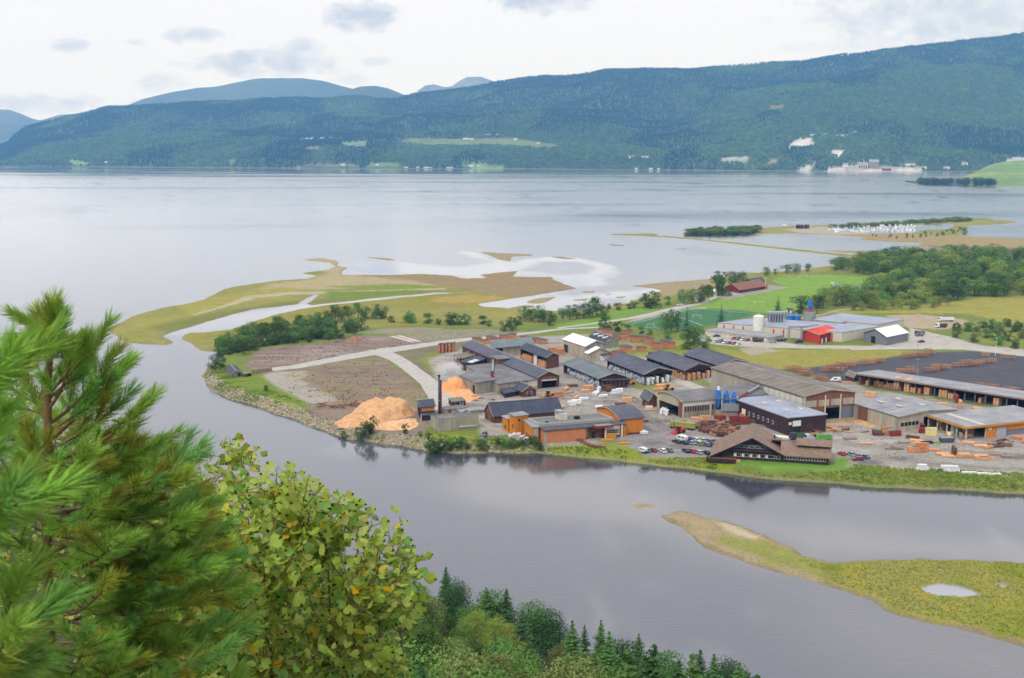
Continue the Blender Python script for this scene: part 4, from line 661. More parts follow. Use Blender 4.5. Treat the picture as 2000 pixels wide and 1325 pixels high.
# a row of dark letter-like marks too small to read in the photograph
mb = MB(); rg = random.Random(5)
for k in range(8):
    t0 = b.lv*(.868+.02*k)
    b.box(mb,-o_+.06,-o_+.098,t0,t0+.35,2.0,3.4)
    if k % 2: b.box(mb,-o_+.055,-o_+.09,t0+.36,t0+1.2,3.05,3.4)
    if k % 3: b.box(mb,-o_+.055,-o_+.09,t0+.36,t0+1.1,2.0,2.3)
mb.obj('lettering', mat('letter_dark', S(70,62,66)), sg)
b.part('side_wall', W_ORANGE, (-o_+.6,-.35,b.lv*1.06,b.lv*1.135,0,b.h-2.4))
b.part('roof_unit', W_CREAM, (b.lu*.42,b.lu*.42+4,b.lv*.34,b.lv*.34+3.2,b.h-.35,b.h+2.2)); b.part('roof_unit', STEEL, (b.lu*.5,b.lu*.5+3,b.lv*.33,b.lv*.33+2.6,b.h+2.21,b.h+3.3)); b.part('roof_hatch', DARK, (b.lu*.36,b.lu*.36+1.6,b.lv*.55,b.lv*.55+1.8,b.h-.35,b.h+.8)); b.part('roof_vent', DARK, (b.lu*.2,b.lu*.2+1,b.lv*.12,b.lv*.12+1,b.h-.35,b.h+.1))
b = Bd('main_building_wing', 'orange boarded wing with arched grey roof at the right end of the factory', (1211.5,820), (1166,798), (1257,815.5), by=850.5); b.walls(W_ORANGE); b.gable(R_DARK, 2.4, 'v', over=.5, wm=W_ORANGE, curve=True, ridge_mt=R_DARK); b.panels('v',.01,.99,8,W_ORANGE,.4,b.h-.1,gap=.08)
b = Bd('tower_annex', 'tall narrow orange tower with grey cap and round window at the factory', (1006.5,814.5), (995,808.8), (1031.5,811), by=851.5); b.walls(W_ORANGE); b.flat(R_LGREY, over=.35); b.panels('v',.02,.98,3,W_ORANGE,.3,b.h-.2,gap=.12); b.wins('u',.3,.5,1,b.h*.35,b.h*.55,fill=.8,fm=DARK); MB().cyl(Vector(b.p(-.06,b.lv*.3,b.h*.8)),Vector(b.p(-.16,b.lv*.3,b.h*.8)),.5,n=14).obj('round_window', DARK, b.root)
b = Bd('low_annex', 'low orange annex left of the narrow orange tower', (992,820), (981,814), (1004,818), by=845); b.walls(W_ORANGE); b.flat(R_LGREY, over=.3); b.wins('u',.3,.6,1,b.h*.2,b.h*.45,fill=.8,fm=DARK); b.door('v',.3,.6,2.4,RUST)
b = Bd('link_block', 'boarded orange block between the narrow tower and the factory wall', (1040,836), (1024,822), (1052,835), by=866); b.walls(W_ORANGE,W_BEIGE); b.flat(R_LGREY, over=.3); b.panels('u',.02,.98,5,W_ORANGE,b.h*.35,b.h-.2,gap=.15); b.wins('u',.1,.8,3,1,2.2,fm=DARK)
# ---- big concrete hall, low hall, dark brown building
b = Bd('big_hall', 'huge concrete hall with brown end wall and grey-brown roof in the mill centre', (1571,774.5), (1390,718.8), (1671.5,766), by=824); BIG = b
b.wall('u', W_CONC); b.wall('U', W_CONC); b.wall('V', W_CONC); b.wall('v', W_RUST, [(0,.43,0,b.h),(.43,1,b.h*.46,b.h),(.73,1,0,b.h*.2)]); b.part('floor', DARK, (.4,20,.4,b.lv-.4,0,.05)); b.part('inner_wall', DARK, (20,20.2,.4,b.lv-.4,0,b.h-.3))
b.gable(R_BROWNG, 2.0, 'u', over=.8, wm=W_RUST, wm2=W_CONC, seams=5, ridge_mt=R_LGREY); b.panels('u',.42,.985,8,W_CONC,b.h*.35,b.h-.6,gap=.35,out=.08); b.panels('u',.015,.40,7,W_CREAM,b.h*.25,b.h-1.0,gap=.4,out=.3); b.panels('v',.02,.98,4,W_BEIGE,b.h*.55,b.h*.8,gap=1.0,out=.1)
for f in (.005,.40,.70,.985): b.part('column', W_CREAM, b.side('v',f-.006,f+.012,0,b.h-.2,.1,.4))
b.part('folding_door', mat('door_steel', S(120,122,136), var=.2, streak=True), b.side('v',.72,.98,.1,b.h*.46,.05,.15)); b.wins('v',.75,.96,4,.5,b.h*.2,fill=.7,fm=STEEL)
b = Bd('low_hall', 'long low hall with shallow grey roof and a band of dark windows', (1333.5,786), (1284,768.3), (1497,771), by=817); LH = b
b.wall('v', W_MIX); b.wall('U', W_CONC); b.wall('V', W_CONC); b.wall('u', W_BEIGE, [(0,.16,0,b.h),(.16,.92,b.h*.62,b.h),(.92,1,0,b.h)]); b.part('inner_wall', DARK, (.4,b.lu-.4,9,9.2,0,b.h-.2)); b.part('floor', DARK, (.4,b.lu-.4,.4,9,0,.05))
b.gable(R_GREY, 2.0, 'v', over=.5, wm=W_BEIGE, curve=True); b.part('string_course', W_CREAM, b.side('v',0,1,b.h*.72,b.h-.05,.02,.12)); b.wins('v',.02,.31,10,b.h*.36,b.h*.7,fill=.8,fm=W_MIX,name='window'); b.wins('v',.34,.62,9,b.h*.36,b.h*.7,fill=.8,fm=W_MIX)
b.part('pier', W_RUST, b.side('u',.01,.15,.1,b.h*.95,.02,.08)); b.part('pier', W_CREAM, b.side('v',.32,.335,0,b.h,.1,.3)); b.part('downpipe', W_CREAM, b.side('v',.002,.01,0,b.h,.1,.3))
b = Bd('saw_house', 'dark brown boarded building with pale blue-grey flat roof above the office', (1539.5,817.5), (1434,780), (1614,810.5), by=851); SW = b; b.walls(W_DBROWN); b.flat(R_BLUE, over=.35, th=.4)
for (fa, fb) in ((.25,.72),(.25,.35),(.65,.72),(.62,.3)): b.part('roof_hatch', W_CREAM, (b.lu*fa,b.lu*fa+2.6,b.lv*fb,b.lv*fb+1.3,b.h+.41,b.h+.8))
b.wins('u',.22,.75,6,b.h*.34,b.h*.56,fill=.36); b.door('u',.77,.84,b.h*.62,W_WHITE); b.door('u',.04,.13,b.h*.55,W_DBROWN); b.wins('u',.05,.12,1,.4,b.h*.5,fill=.8,fm=W_BEIGE); b.part('roller_door', W_WHITE, b.side('v',.12,.33,b.h*.5,b.h*.82,.05,.2)); b.door('v',.13,.32,b.h*.49,DARK); b.part('notice_board', W_WHITE, b.side('v',.02,.09,b.h*.6,b.h*.76,.03,.1)); b.wins('v',.5,.68,2,b.h*.25,b.h*.5,fill=.8,fm=RUST); b.panels('u',0,1,14,W_DBROWN,b.h*.62,b.h-.1,gap=.12,out=.03,name='board_panel'); b.panels('v',.34,1,7,W_DBROWN,b.h*.56,b.h-.1,gap=.12,out=.03,name='board_panel')
b = Bd('side_shed', 'small hipped dark roofed shed left of the low hall', (1268,781), (1253,772), (1283,777), by=798); b.walls(W_RUST); b.gable(R_DARK, 2.4, 'u', over=1.0, wm=W_RUST)
b = Bd('concrete_bay', 'low open concrete bay with flat lid beside the small hipped shed', (1254,783.5), (1241.5,776), (1268,780), by=793); b.walls(W_CONC); b.flat(W_CONC, over=.2, th=.2)
# cyclones
ct = thing('cyclone_filter', 'cluster of three tall bright blue dust cyclones on a steel frame', 'dust filter', P(1417,812,ZG)); CB = mat('cyclone_blue', S(58,120,200), var=.1, rough=.5)
for i, (x, y, zt) in enumerate(((-3.4,0,11.5),(.4,.8,9.6),(3.4,.3,9.2))):
    MB().cyl((x,y,zt-4.5),(x,y,zt),1.35,n=16).obj('drum', CB, ct, smooth=False); MB().cyl((x,y,3.6),(x,y,zt-4.5),.5,1.35,n=16).obj('cone', CB, ct); MB().cyl((x,y,zt),(x,y,zt+1.5),.7,.5,n=12).obj('cap', W_WHITE if i == 0 else CB, ct); mb = MB(); mb.cyl((x+1.5,y-1,2.6),(x+1.5,y-1,zt-1),.38,n=10); mb.cyl((x+1.5,y-1,zt-1),(x,y,zt-.6),.38,n=10); mb.obj('duct', mat('duct_pale', S(160,184,204)), ct)
mb = MB()
for x in (-5,-1.5,2,5.5):
    for y in (-1.5,2): mb.box(x-.15,x+.15,y-.15,y+.15,0,8)
mb.box(-5,5.5,-1.6,-1.3,7.6,8); mb.box(-5,5.5,1.8,2.1,7.6,8); mb.obj('frame', POST, ct); MB().box(-2,6,-2.6,.4,2.6,5.6).obj('hopper', STEEL, ct); MB().box(-5,5.5,-2,2,.02,2.5).obj('base', W_MIX, ct)
a0 = SW.w(SW.lu*.97,SW.lv*.05,SW.h+.5); d = thing('conveyor_pipe', 'sloping rusty and grey pipe from the dark brown building to the big hall', 'pipe', a0); q = BIG.w(BIG.lu*.43,-1,BIG.h-1)-a0; MB().cyl((0,0,0),q*.45,.55,n=8).obj('lower_pipe', RUST, d); MB().cyl(q*.45,q,.45,n=8).obj('upper_pipe', STEEL, d)
# ---- right hand halls
b = Bd('planing_hall', 'broad hall with pale grey roof, brown panel and cream cladding at right', (1754,814.5), (1669.5,789), (1868,800), by=843); b.wall('u', W_CONC); b.wall('U', W_CONC); b.wall('V', W_CONC); b.wall('v', W_BEIGE, [(0,.44,0,b.h),(.44,.75,b.h*.78,b.h),(.75,1,0,b.h)]); b.part('inner_wall', DARK, (9,9.2,.4,b.lv-.4,0,b.h-.2)); b.part('floor', DARK, (.4,9,.4,b.lv-.4,0,.05))
b.gable(R_LGREY, 1.2, 'u', over=.5, wm=W_BEIGE, seams=4, ridge_mt=R_LGREY); b.panels('u',.68,.92,2,W_RUST,.1,b.h-.5,gap=.15,out=.1); b.panels('u',.02,.67,5,W_BEIGE,.1,b.h-.5,gap=.25,out=.12); b.wins('u',.25,.64,9,b.h*.28,b.h*.5,fill=.6,fm=W_MIX); b.wins('v',.05,.36,5,b.h*.3,b.h*.55,fill=.8,fm=DARK); b.door('v',.38,.42,2.4,RUST)
for (fa, fb) in ((.35,.3),(.25,.62),(.7,.25),(.75,.6)): b.part('roof_hatch', W_CREAM, (b.lu*fa,b.lu*fa+2.8,b.lv*fb,b.lv*fb+1.2,b.h+1.3,b.h+1.7))
b = Bd('open_hall', 'open fronted hall with ochre fascia and orange doors at the right edge', (1888,835), (1812.5,810.8), (2060,817), by=860); OH = b; b.wall('U', W_DBROWN); b.wall('V', W_BEIGE); b.wall('v', W_ORANGE, [(.22,.335,0,b.h),(.335,.455,b.h*.75,b.h),(.455,1,b.h*.45,b.h)]); b.wall('V', W_CONC)
b.part('inner_wall', DARK, (1,b.lu-1,16,16.2,.1,b.h-.1)); b.flat(R_LGREY, over=.7, th=.3, dz=.1); b.part('roof_strip', mat('roof_pale_strip', S(196,188,176), var=.1), (b.lu*.0,b.lu*.9,b.lv*.16,b.lv*.21,b.h+.41,b.h+.44)); b.part('fascia', TRIM_Y, (-.8,b.lu+.7,-.85,-.72,b.h-.7,b.h+.35), (-.85,-.72,-.7,b.lv,b.h-.5,b.h+.35)); b.posts('u',4,W_CREAM,w=.35,inset=.1); b.posts('v',1,W_CREAM,w=.35,f0=.0,f1=.22,inset=.1)
b.part('roller_door', mat('door_lilac', S(176,174,184), var=.06), b.side('v',.34,.45,.05,b.h*.74,-.2,-.05)); b.panels('v',.46,1,6,W_ORANGE,b.h*.47,b.h-.15,gap=.4,out=.06); b.part('grey_wall', W_GREY, b.side('v',.46,1,0,b.h*.44,-.35,-.25)); b.part('notice_board', W_WHITE, b.side('v',.25,.28,b.h*.6,b.h*.75,.02,.08))
b = Bd('long_open_shed', 'very long open fronted timber shed with pale grey roof beside the asphalt', (1678.5,729), (2120,795), (1716,724.2), by=751.5); LO = b
b.trim = TRIM_O; b.wall('U', W_DBROWN); b.wall('v', W_RUST); b.wall('V', W_RUST); b.part('floor', mat('shed_floor', S(96,90,84)), (.2,b.lu,.2,b.lv,0,.07)); b.part('header_beam', TRIM_O, (0,b.lu,-1.3,-1.1,b.h-.75,b.h-.3)); b.part('beam', W_DBROWN, (0,b.lu,.1,.4,b.h-1.6,b.h-.3)); b.posts('u', 22, POST, w=.35, inset=.3, z1=b.h-1.6)
b.flat(R_LGREY, over=1.6, th=.35, dz=-.28)
b = Bd('site_hut', 'small brown wooden hut by the left end of the long open shed', (1667,737), (1652,731.5), (1678,735), by=746); b.walls(W_BROWN); b.gable(R_OLD, 1.6, 'u', over=.7, wm=W_RUST); b.door('v',.3,.6,2,DARK)
# ---- dairy-like factory with flat roofs behind the mill
b = Bd('factory', 'large flat roofed cream factory with red doors beside the football pitch', (1645,650), (1402,631.5), (1716,639), by=668.5); FC = b; b.walls(W_CREAM); b.flat(R_BLUE, over=.3, th=.3)
b.panels('u',.01,.99,26,W_CREAM,.3,b.h-.1,gap=.3,out=.08); b.panels('v',.02,.98,8,W_CREAM,.3,b.h-.1,gap=.3,out=.08)
for f in (.07,.2,.45,.53,.78,.86,.94): b.door('u',f,f+.012,b.h*.85,W_RED,out=.14)
b = Bd('factory_office', 'low flat roofed office annex with long window bands facing the car park', (1498,661), (1377,645.8), (1531,655.2), by=669.5); b.walls(W_CREAM); b.flat(R_LGREY, over=.3, th=.3); b.wins('u',.03,.3,9,1.3,b.h*.75,fill=.6); b.wins('u',.32,.6,9,1.3,b.h*.75,fill=.6,fm=W_CREAM); b.wins('u',.64,.95,11,1.3,b.h*.75,fill=.6); b.wins('v',.05,.95,8,1.3,b.h*.75,fill=.6)
b = Bd('red_building', 'bright red metal building with orange-red roof joined to the cream factory', (1601.5,655), (1565.5,647.5), (1640.5,645), by=672.5); b.wall('u', W_RED); b.wall('V', W_RED); b.wall('U', W_DRED); b.wall('v', W_DRED); b.gable(R_RED, 1.2, 'v', over=.3, wm=W_RED, ridge_mt=R_RED, ridge=.7); b.door('v',.08,.15,3,W_WHITE); b.door('v',.28,.34,3,W_WHITE)
d = thing('roof_duct', 'shiny bent steel duct running over the red building', 'duct', P(1540,668,ZG)); mb = MB(); z = 9.5; q1 = P(1575,668,ZG)-Vector(d.location); q2 = P(1596,664,ZG)-Vector(d.location); mb.cyl((0,0,3),(0,0,z),.8,n=10); mb.cyl((0,0,z),(q1.x,q1.y,z),.8,n=10); mb.cyl((q1.x,q1.y,z),(q2.x,q2.y,z),.7,n=10); mb.cyl((q1.x*.7,q1.y*.7,0),(q1.x*.7,q1.y*.7,z),.7,n=10); mb.obj('duct', STEEL, d)
b = Bd('factory_wing', 'cream panelled wing with wide blue-grey roof behind the red building', (1714,635), (1592.5,622.3), (1765,625), by=652); b.walls(W_CREAM); b.flat(R_BLUE, over=.3, th=.3); b.panels('u',.02,.98,12,W_CREAM,.3,b.h-.1,gap=.4,out=.08); b.panels('v',.02,.98,10,W_CREAM,.3,b.h-.1,gap=.4,out=.08); b.part('plant_box', STEEL, (b.lu*.5,b.lu*.95,-6,-.1,2,b.h+.2))
b = Bd('tent_hall', 'grey tent hall with bright white fabric roof and one dark door', (1732,658.8), (1687,650), (1774,650.3), by=675.5); b.walls(W_GREY); b.trim = W_GREY; b.gable(R_WHITE, 3.4, 'v', over=.3, wm=W_GREY, ridge_mt=R_WHITE); b.door('u',.48,.66,b.h*.8,DARK,out=.1)
def tank(name, label, px, py, r, h, mt, cat='silo', z=ZG, roof=None):
    d = thing(name, label, cat, P(px,py,z)); MB().cyl((0,0,0),(0,0,h),r,n=24).obj('shell', mt, d, smooth=False); MB().cyl((0,0,h),(0,0,h+r*.3),r*1.02,r*.25,n=24).obj('top', roof or mt, d); MB().cyl((0,0,h+r*.3),(0,0,h+r*.3+.7),.6,n=8).obj('hatch', STEEL, d); MB().box(r,r+.4,-.3,.3,0,h).obj('ladder', STEEL, d); return d
d = tank('silo', 'tall white cylindrical silo standing at the flat factory roof', 1480.5,655,3.3,12,W_WHITE)
d = tank('silo', 'corrugated grey silo with rusty rim beside the blue cyclone', 1580,634,3.7,9,STEEL, roof=RUST); mb = MB(); mb.cyl((0,0,9.5),(0,0,12),.7,1.4,n=12); mb.cyl((0,0,12),(0,0,15.5),1.4,n=12); mb.cyl((0,0,15.5),(0,0,17),.5,n=8); mb.cyl((1.4,0,9),(1.4,0,15),.35,n=8); mb.obj('cyclone', CB, d)
for lab, px in (('left blue storage tank behind the factory roof',1542),('right blue storage tank behind the factory roof',1556)): tank('tank', lab, px, 628, 2.4, 4.0, CB, cat='tank')
d = thing('air_duct_frame', 'tangle of grey ventilation ducts on the factory roof', 'ventilation', P(1515,648,ZG)); mb = MB()
for k in range(6): mb.cyl((-4+1.7*k,0,6),(-4+1.7*k,0,12-.3*(k%2)),.55,n=8); mb.cyl((-4+1.7*k,0,12-.3*(k%2)),(-4+1.7*k,-2.2,11.5),.5,n=8)
mb.cyl((-6,0,12.3),(6,1,12.3),.8,n=8); mb.obj('duct', STEEL, d); MB().box(-4.5,4.8,.8,3.4,6,10.5).obj('filter_box', mat('filter_grey', S(110,122,130)), d)
b = Bd('kiosk', 'tiny white hut between the spruce and the dark bush behind the factory', (1546,605.5), (1536.5,604), (1549,604), by=612); b.walls(W_WHITE); b.flat(R_NAVY, over=.6, th=.3); b.door('u',.4,.7,2.2,DARK)
# clubhouse and pitch-side things
b = Bd('clubhouse', 'red-brown clubhouse with wide tiled roof by the grass pitch', (1444,565.5), (1416,560.5), (1498,557.5), by=572.5); b.walls(W_DRED); b.gable(mat('roof_red_tile', S(134,90,76), var=.15, scale=.5), 3.4, 'v', over=1.6, wm=W_DRED); b.wins('v',.1,.7,7,.8,2.2,fill=.6)
b = Bd('clubhouse', 'dark barn-like shed behind the clubhouse trees', (1470,551), (1458,548), (1492,548), by=558); b.walls(W_DBROWN); b.gable(R_NAVY, 2.2, 'v', over=.8, wm=W_DRED)
b = Bd('house', 'small cream hut under trees beside the clubhouse drive', (1362,583), (1356,581), (1373,581), by=590); b.walls(W_CREAM); b.gable(R_OLD, 1.4, 'v', over=.5, wm=W_CREAM); b.door('v',.3,.6,2,DARK)
b = Bd('house', 'small white shed at the edge of the clubhouse gravel', (1396,570), (1393,568), (1400.5,569), by=580); b.walls(W_WHITE); b.gable(W_WHITE, 1.2, 'u', over=.3, wm=W_WHITE)
d = thing('banner_board', 'long blue and white advertising board across the grass pitch', 'advertising board', P(1630,562.5,ZG)); q = P(1679,564.5,ZG)-Vector(d.location); n_ = 8
for k in range(n_):
    a0, a1 = q*(k/n_), q*((k+.97)/n_); MB().hexa([(a0.x,a0.y,.1),(a1.x,a1.y,.1),(a1.x,a1.y+.15,.1),(a0.x,a0.y+.15,.1)],[(a0.x,a0.y,1.9),(a1.x,a1.y,1.9),(a1.x,a1.y+.15,1.9),(a0.x,a0.y+.15,1.9)]).obj('board_panel', CB, d)
mb = MB()
for k in range(12): a0 = q*(.22+.05*k); a1 = a0+q*.03; mb.hexa([(a0.x,a0.y-.03,.7),(a1.x,a1.y-.03,.7),(a1.x,a1.y-.01,.7),(a0.x,a0.y-.01,.7)],[(a0.x,a0.y-.03,1.5),(a1.x,a1.y-.03,1.5),(a1.x,a1.y-.01,1.5),(a0.x,a0.y-.01,1.5)])
mb.obj('lettering', W_WHITE, d)
b = Bd('dugout', 'small white dugout cabin at the left end of the blue board', (1627,553.5), (1623,553), (1629.5,553), by=559.5); b.walls(W_WHITE); b.flat(W_WHITE, over=.3, th=.2); b.door('u',.2,.8,1.6,DARK)
def goal(label, px, py, qx_, qy_):
    d = thing('football_goal', label, 'goal', P(px,py,ZG)); q = P(qx_,qy_,ZG)-Vector(d.location); mb = MB(); r = .09
    for a in (Vector((0,0,0)), q): mb.cyl(a, a+Vector((0,0,2.44)), r, n=6); mb.cyl(a+Vector((0,0,2.44)), a+Vector((-.8*q.y/q.length,.8*q.x/q.length,2.44)), .05, n=5); mb.cyl(a+Vector((-.8*q.y/q.length,.8*q.x/q.length,2.44)), a+Vector((-2*q.y/q.length,2*q.x/q.length,0)), .05, n=5)
    mb.cyl((0,0,2.44), q+Vector((0,0,2.44)), r, n=6); mb.obj('frame', W_WHITE, d)
goal('white football goal on the near end of the grass pitch', 1473,595,1490,596.5); goal('white football goal at the far end of the grass pitch', 1561,544,1576,542); goal('white football goal on the left of the green artificial pitch', 1265,641,1278,640)
goal('white football goal lying low near the artificial pitch spruces', 1353,622,1368,623)
# little river shed
b = Bd('boat_shed', 'old grey riverside shed with dark split roof', (451,730.5), (441.5,719), (471,727), by=738.5); b.walls(W_MIX); b.gable(R_NAVY, 1.0, 'u', over=.6, wm=W_MIX); b.wins('v',.3,.55,1,.8,1.6,fill=.6,fm=W_WHITE); b.door('v',.68,.85,2,DARK)
b = Bd('boat_shed', 'open grey carport beside the old riverside shed', (476,731), (470,727), (490,729), by=737); b.posts('u',2,W_MIX); b.posts('v',2,W_MIX); b.wall('U',DARK); b.flat(R_OLD, over=.3, th=.15)
f_ = thing('plank_fence', 'weathered plank fence running from the riverside shed', 'fence', P(492,731,ZG)); q = P(532,725,ZG)-Vector(f_.location)
for k in range(26):
    a0, a1 = q*(k/26), q*((k+.8)/26); hh = 1.9+.2*random.random(); MB().hexa([(a0.x,a0.y,0),(a1.x,a1.y,0),(a1.x,a1.y+.08,0),(a0.x,a0.y+.08,0)],[(a0.x,a0.y,hh),(a1.x,a1.y,hh),(a1.x,a1.y+.08,hh),(a0.x,a0.y+.08,hh)]).obj('plank', W_MIX if k % 3 else W_RUST, f_)
# ---- office with the great gable
d = thing('office', 'brown timber office with huge low gable, long wing and white framed windows', 'office building', P(1527,903,ZG)); O = Vector(d.location)
e_ = P(1384,893.5,ZG)-O; u = Vector((e_.x,e_.y,0)).normalized(); LW = e_.length; r_ = P(1618,910,ZG)-O; WR = r_.length; v = Vector((-u.y,u.x,0)); v = v if v.y > 0 else -v
tq = P(1634,897,ZG)-P(1618,910,ZG); DEP = max(13, tq.length)
def op(s, t, z): q = u*s+v*t; return (q.x,q.y,z)
def obx(name, mt, s0, s1, t0, t1, z0, z1, parent=None):
    mb = MB(); c = [(s0,t0),(s1,t0),(s1,t1),(s0,t1)]; mb.hexa([op(a,b_,z0) for a, b_ in c],[op(a,b_,z1) for a, b_ in c]); return mb.obj(name, mt, parent or d)
APX = LW*.41; HA = 8.8; EH = 3.2
# gable wall: polygon from right eave over the apex down to the left, where the roof meets the terrace
mb = MB(); pr = [(0,0),(0,EH),(APX,HA),(LW*.8,3.4),(LW*.8,0)]; n = len(pr); mb.add([op(a,0,z) for a, z in pr]+[op(a,.3,z) for a, z in pr],[tuple(range(n))[::-1],tuple(range(n,2*n))]+[(i,(i+1)%n,(i+1)%n+n,i+n) for i in range(n)]); mb.obj('wall', W_DBROWN, d)
GD = 20.0
def slab(name, mt, a, za, b_, zb, t0, t1, th=.3): mb = MB(); mb.hexa([op(a,t0,za),op(b_,t0,zb),op(b_,t1,zb),op(a,t1,za)],[op(a,t0,za+th),op(b_,t0,zb+th),op(b_,t1,zb+th),op(a,t1,za+th)]); mb.obj(name, mt, d)
slab('roof', R_TILE, -1.2, EH-.65, APX, HA, -2.0, GD); slab('roof', R_TILE, LW*.98, .7, APX, HA, -2.0, GD); slab('ridge_cap', R_OLD, APX-.25, HA+.22, APX+.25, HA+.22, -2.05, GD+.05, .15)
slab('barge_board', W_DBROWN, -1.3, EH-.8, APX, HA-.15, -2.12, -2.02, .5); slab('barge_board', W_DBROWN, LW*.985, .5, APX, HA-.15, -2.12, -2.02, .5)
mb = MB(); mb.add([op(0,GD-.3,0),op(0,GD-.3,EH),op(APX,GD-.3,HA),op(LW*.8,GD-.3,3.4),op(LW*.8,GD-.3,0)],[(0,1,2,3,4)]); mb.obj('wall', W_DBROWN, d); obx('wall', W_DBROWN, LW*.8,LW*.8+.3,0,GD,0,3.3)
# wing
obx('wall', W_DBROWN, -WR,-.02,0.02,.3,0,EH); obx('wall', W_DBROWN, -WR,-WR+.3,.31,DEP,0,EH); obx('wall', W_DBROWN, -WR+.31,0,DEP-.3,DEP,0,EH); RZ = EH+3.2
mb = MB(); mb.add([op(-WR+.02,.3,EH),op(-WR+.02,DEP/2,RZ-.1),op(-WR+.02,DEP,EH)],[(0,1,2)]); mb.obj('gable', W_DBROWN, d)
def wslab(name, mt, t0, z0, t1, z1, s0, s1, th=.28): mb = MB(); mb.hexa([op(s0,t0,z0),op(s1,t0,z0),op(s1,t1,z1),op(s0,t1,z1)],[op(s0,t0,z0+th),op(s1,t0,z0+th),op(s1,t1,z1+th),op(s0,t1,z1+th)]); mb.obj(name, mt, d)
wslab('roof', R_TILE, -1.1, EH-.55, DEP/2, RZ, -WR-1, .6); wslab('roof', R_TILE, DEP+1.1, EH-.55, DEP/2, RZ, -WR-1, 4); wslab('ridge_cap', R_OLD, DEP/2-.2, RZ+.22, DEP/2+.2, RZ+.22, -WR-1, 6, .15)
wslab('dormer_roof', R_TILE, DEP*.2, RZ-.35, DEP*.52, RZ+1.3, -WR-1.2, -WR*.3); wslab('dormer_roof', R_TILE, DEP*.9, RZ-.35, DEP*.52, RZ+1.3, -WR-1.2, -WR*.3); obx('dormer_wall', W_DBROWN, -WR,-WR*.32,DEP*.3,DEP*.75,EH+.8,RZ+.05)
for s0 in (3,-6): mb = MB(); mb.cyl(op(s0,DEP/2+(3 if s0 > 0 else 0),RZ),op(s0,DEP/2+(3 if s0 > 0 else 0),RZ+1.4),.3,n=8); mb.obj('roof_vent', DARK, d)
def ow(s0, s1, z0, z1, blind=None):
    w_ = obx('window', W_WHITE, s0, s1, -.08, -.002, z0, z1); obx('pane', GLASS, s0+.12, s1-.12, -.1, -.082, z0+.12, z1-.12, w_)
    if blind: obx('shutter', W_WHITE, s1+.05, s1+.9, -.12, -.002, z0, z1)
for k in range(7): ow(APX-6.6+k*1.95,APX-6.6+k*1.95+1.55,4.6,5.7)
for k in range(5): ow(LW*.62-k*2.9-1.6,LW*.62-k*2.9,1.1,2.5,True)
for k in range(4): ow(.6+k*1.9,.6+k*1.9+1.4,1.1,2.3)
for k in range(15): ow(-WR+.9+k*(WR-1.5)/15,-WR+.9+k*(WR-1.5)/15+.95,1.2,2.4)
obx('balcony_rail', W_DBROWN, APX-7.5,APX+7.5,-1.2,-1.05,3.6,4.3); obx('balcony', W_DBROWN, APX-7.5,APX+7.5,-1.2,-.05,3.4,3.55); obx('terrace', W_RUST, LW*.62,LW*1.0,-5.5,-.2,0,.5); obx('terrace_rail', W_DBROWN, LW*.62,LW*1.02,-5.7,-5.55,0,1.3); obx('terrace_rail', W_DBROWN, LW*1.01,LW*1.02,-5.5,0,0,1.3); obx('steps', TRIM_O, LW*.56,LW*.61,-4,-1.5,0,.4)
for k in range(5): obx('pergola_post', W_BROWN, LW*(.66+.07*k),LW*(.66+.07*k)+.2,-4.8,-4.6,.5,2.4-.3*k)
# ================================================================ things in the yards
REG = {}
def reg(o, base, group=None):
    """remember a repeated thing; its label gets a place word at the end"""
    REG.setdefault(base, []).append(o)
    if group: o['group'] = group
def inst(me_list, name, label, cat, loc, rz=0, sc=1, group=None, extra=None):
    """me_list: [(part name, mesh, material)] -> thing with parts sharing mesh data"""
    t = thing(name, label, cat, loc, rz, group)
    if sc != 1: t.scale = (sc, sc, sc) if not isinstance(sc, tuple) else sc
    for pn, me, mt in me_list:
        o = bpy.data.objects.new(pn, me); COL.objects.link(o); o.parent = t
        if len(me.materials) == 0: me.materials.append(mt)
        o.material_slots[0].link = 'OBJECT'; o.material_slots[0].material = mt
    return t
# ---- lumber
L_NEW = mat('lumber_fresh', S(222,170,124), var=.14, scale=.9, rnd=.10); L_OR = mat('lumber_orange', S(204,140,100), var=.16, scale=.9, rnd=.12); L_DK = mat('lumber_weathered', S(108,78,64), var=.25, scale=1.1, rnd=.2); L_GY = mat('lumber_grey', S(150,134,120), var=.2, scale=1, rnd=.1)
WRAP = mat('wrap_white', S(226,228,232), var=.06, scale=.8, rough=.5, rnd=.04); WRAPB = mat('wrap_bluish', S(190,198,210), var=.1, scale=.8, rough=.5, rnd=.06)
def bundle_mesh(l, w_, h, rows=4, cols=5, seed=0):
    rg = random.Random(seed); b = MB()
    for i in range(rows):
        for j in range(cols):
            e = rg.uniform(0, .12); b.box(-l/2+e, l/2-rg.uniform(0, .12), -w_/2+w_*j/cols+.012, -w_/2+w_*(j+1)/cols-.012, h*i/rows+.012, h*(i+1)/rows-.012)
    for x in (-l*.32, 0, l*.32): b.box(x-.06, x+.06, -w_/2, w_/2, -.1, .012)
    return b.mesh('bundle')
def wrap_mesh(l, w_, h):
    b = MB(); r = .12; c = lambda q: [(-l/2+q, -w_/2+q), (l/2-q, -w_/2+q), (l/2-q, w_/2-q), (-l/2+q, w_/2-q)]
    lv = [(0, .03), (.1, 0), (h-.15, 0), (h, .14)]; vs = []
    for z, q in lv: vs += [(x, y, z) for x, y in c(q)]
    b.add(vs, [(3,2,1,0), (12,13,14,15)]+[(4*k+i, 4*k+(i+1) % 4, 4*k+4+(i+1) % 4, 4*k+4+i) for k in range(3) for i in range(4)])
    for x in (-l*.3, l*.3): b.box(x-.05, x+.05, -w_/2-.012, w_/2+.012, .02, h-.1)
    return b.mesh('pack')
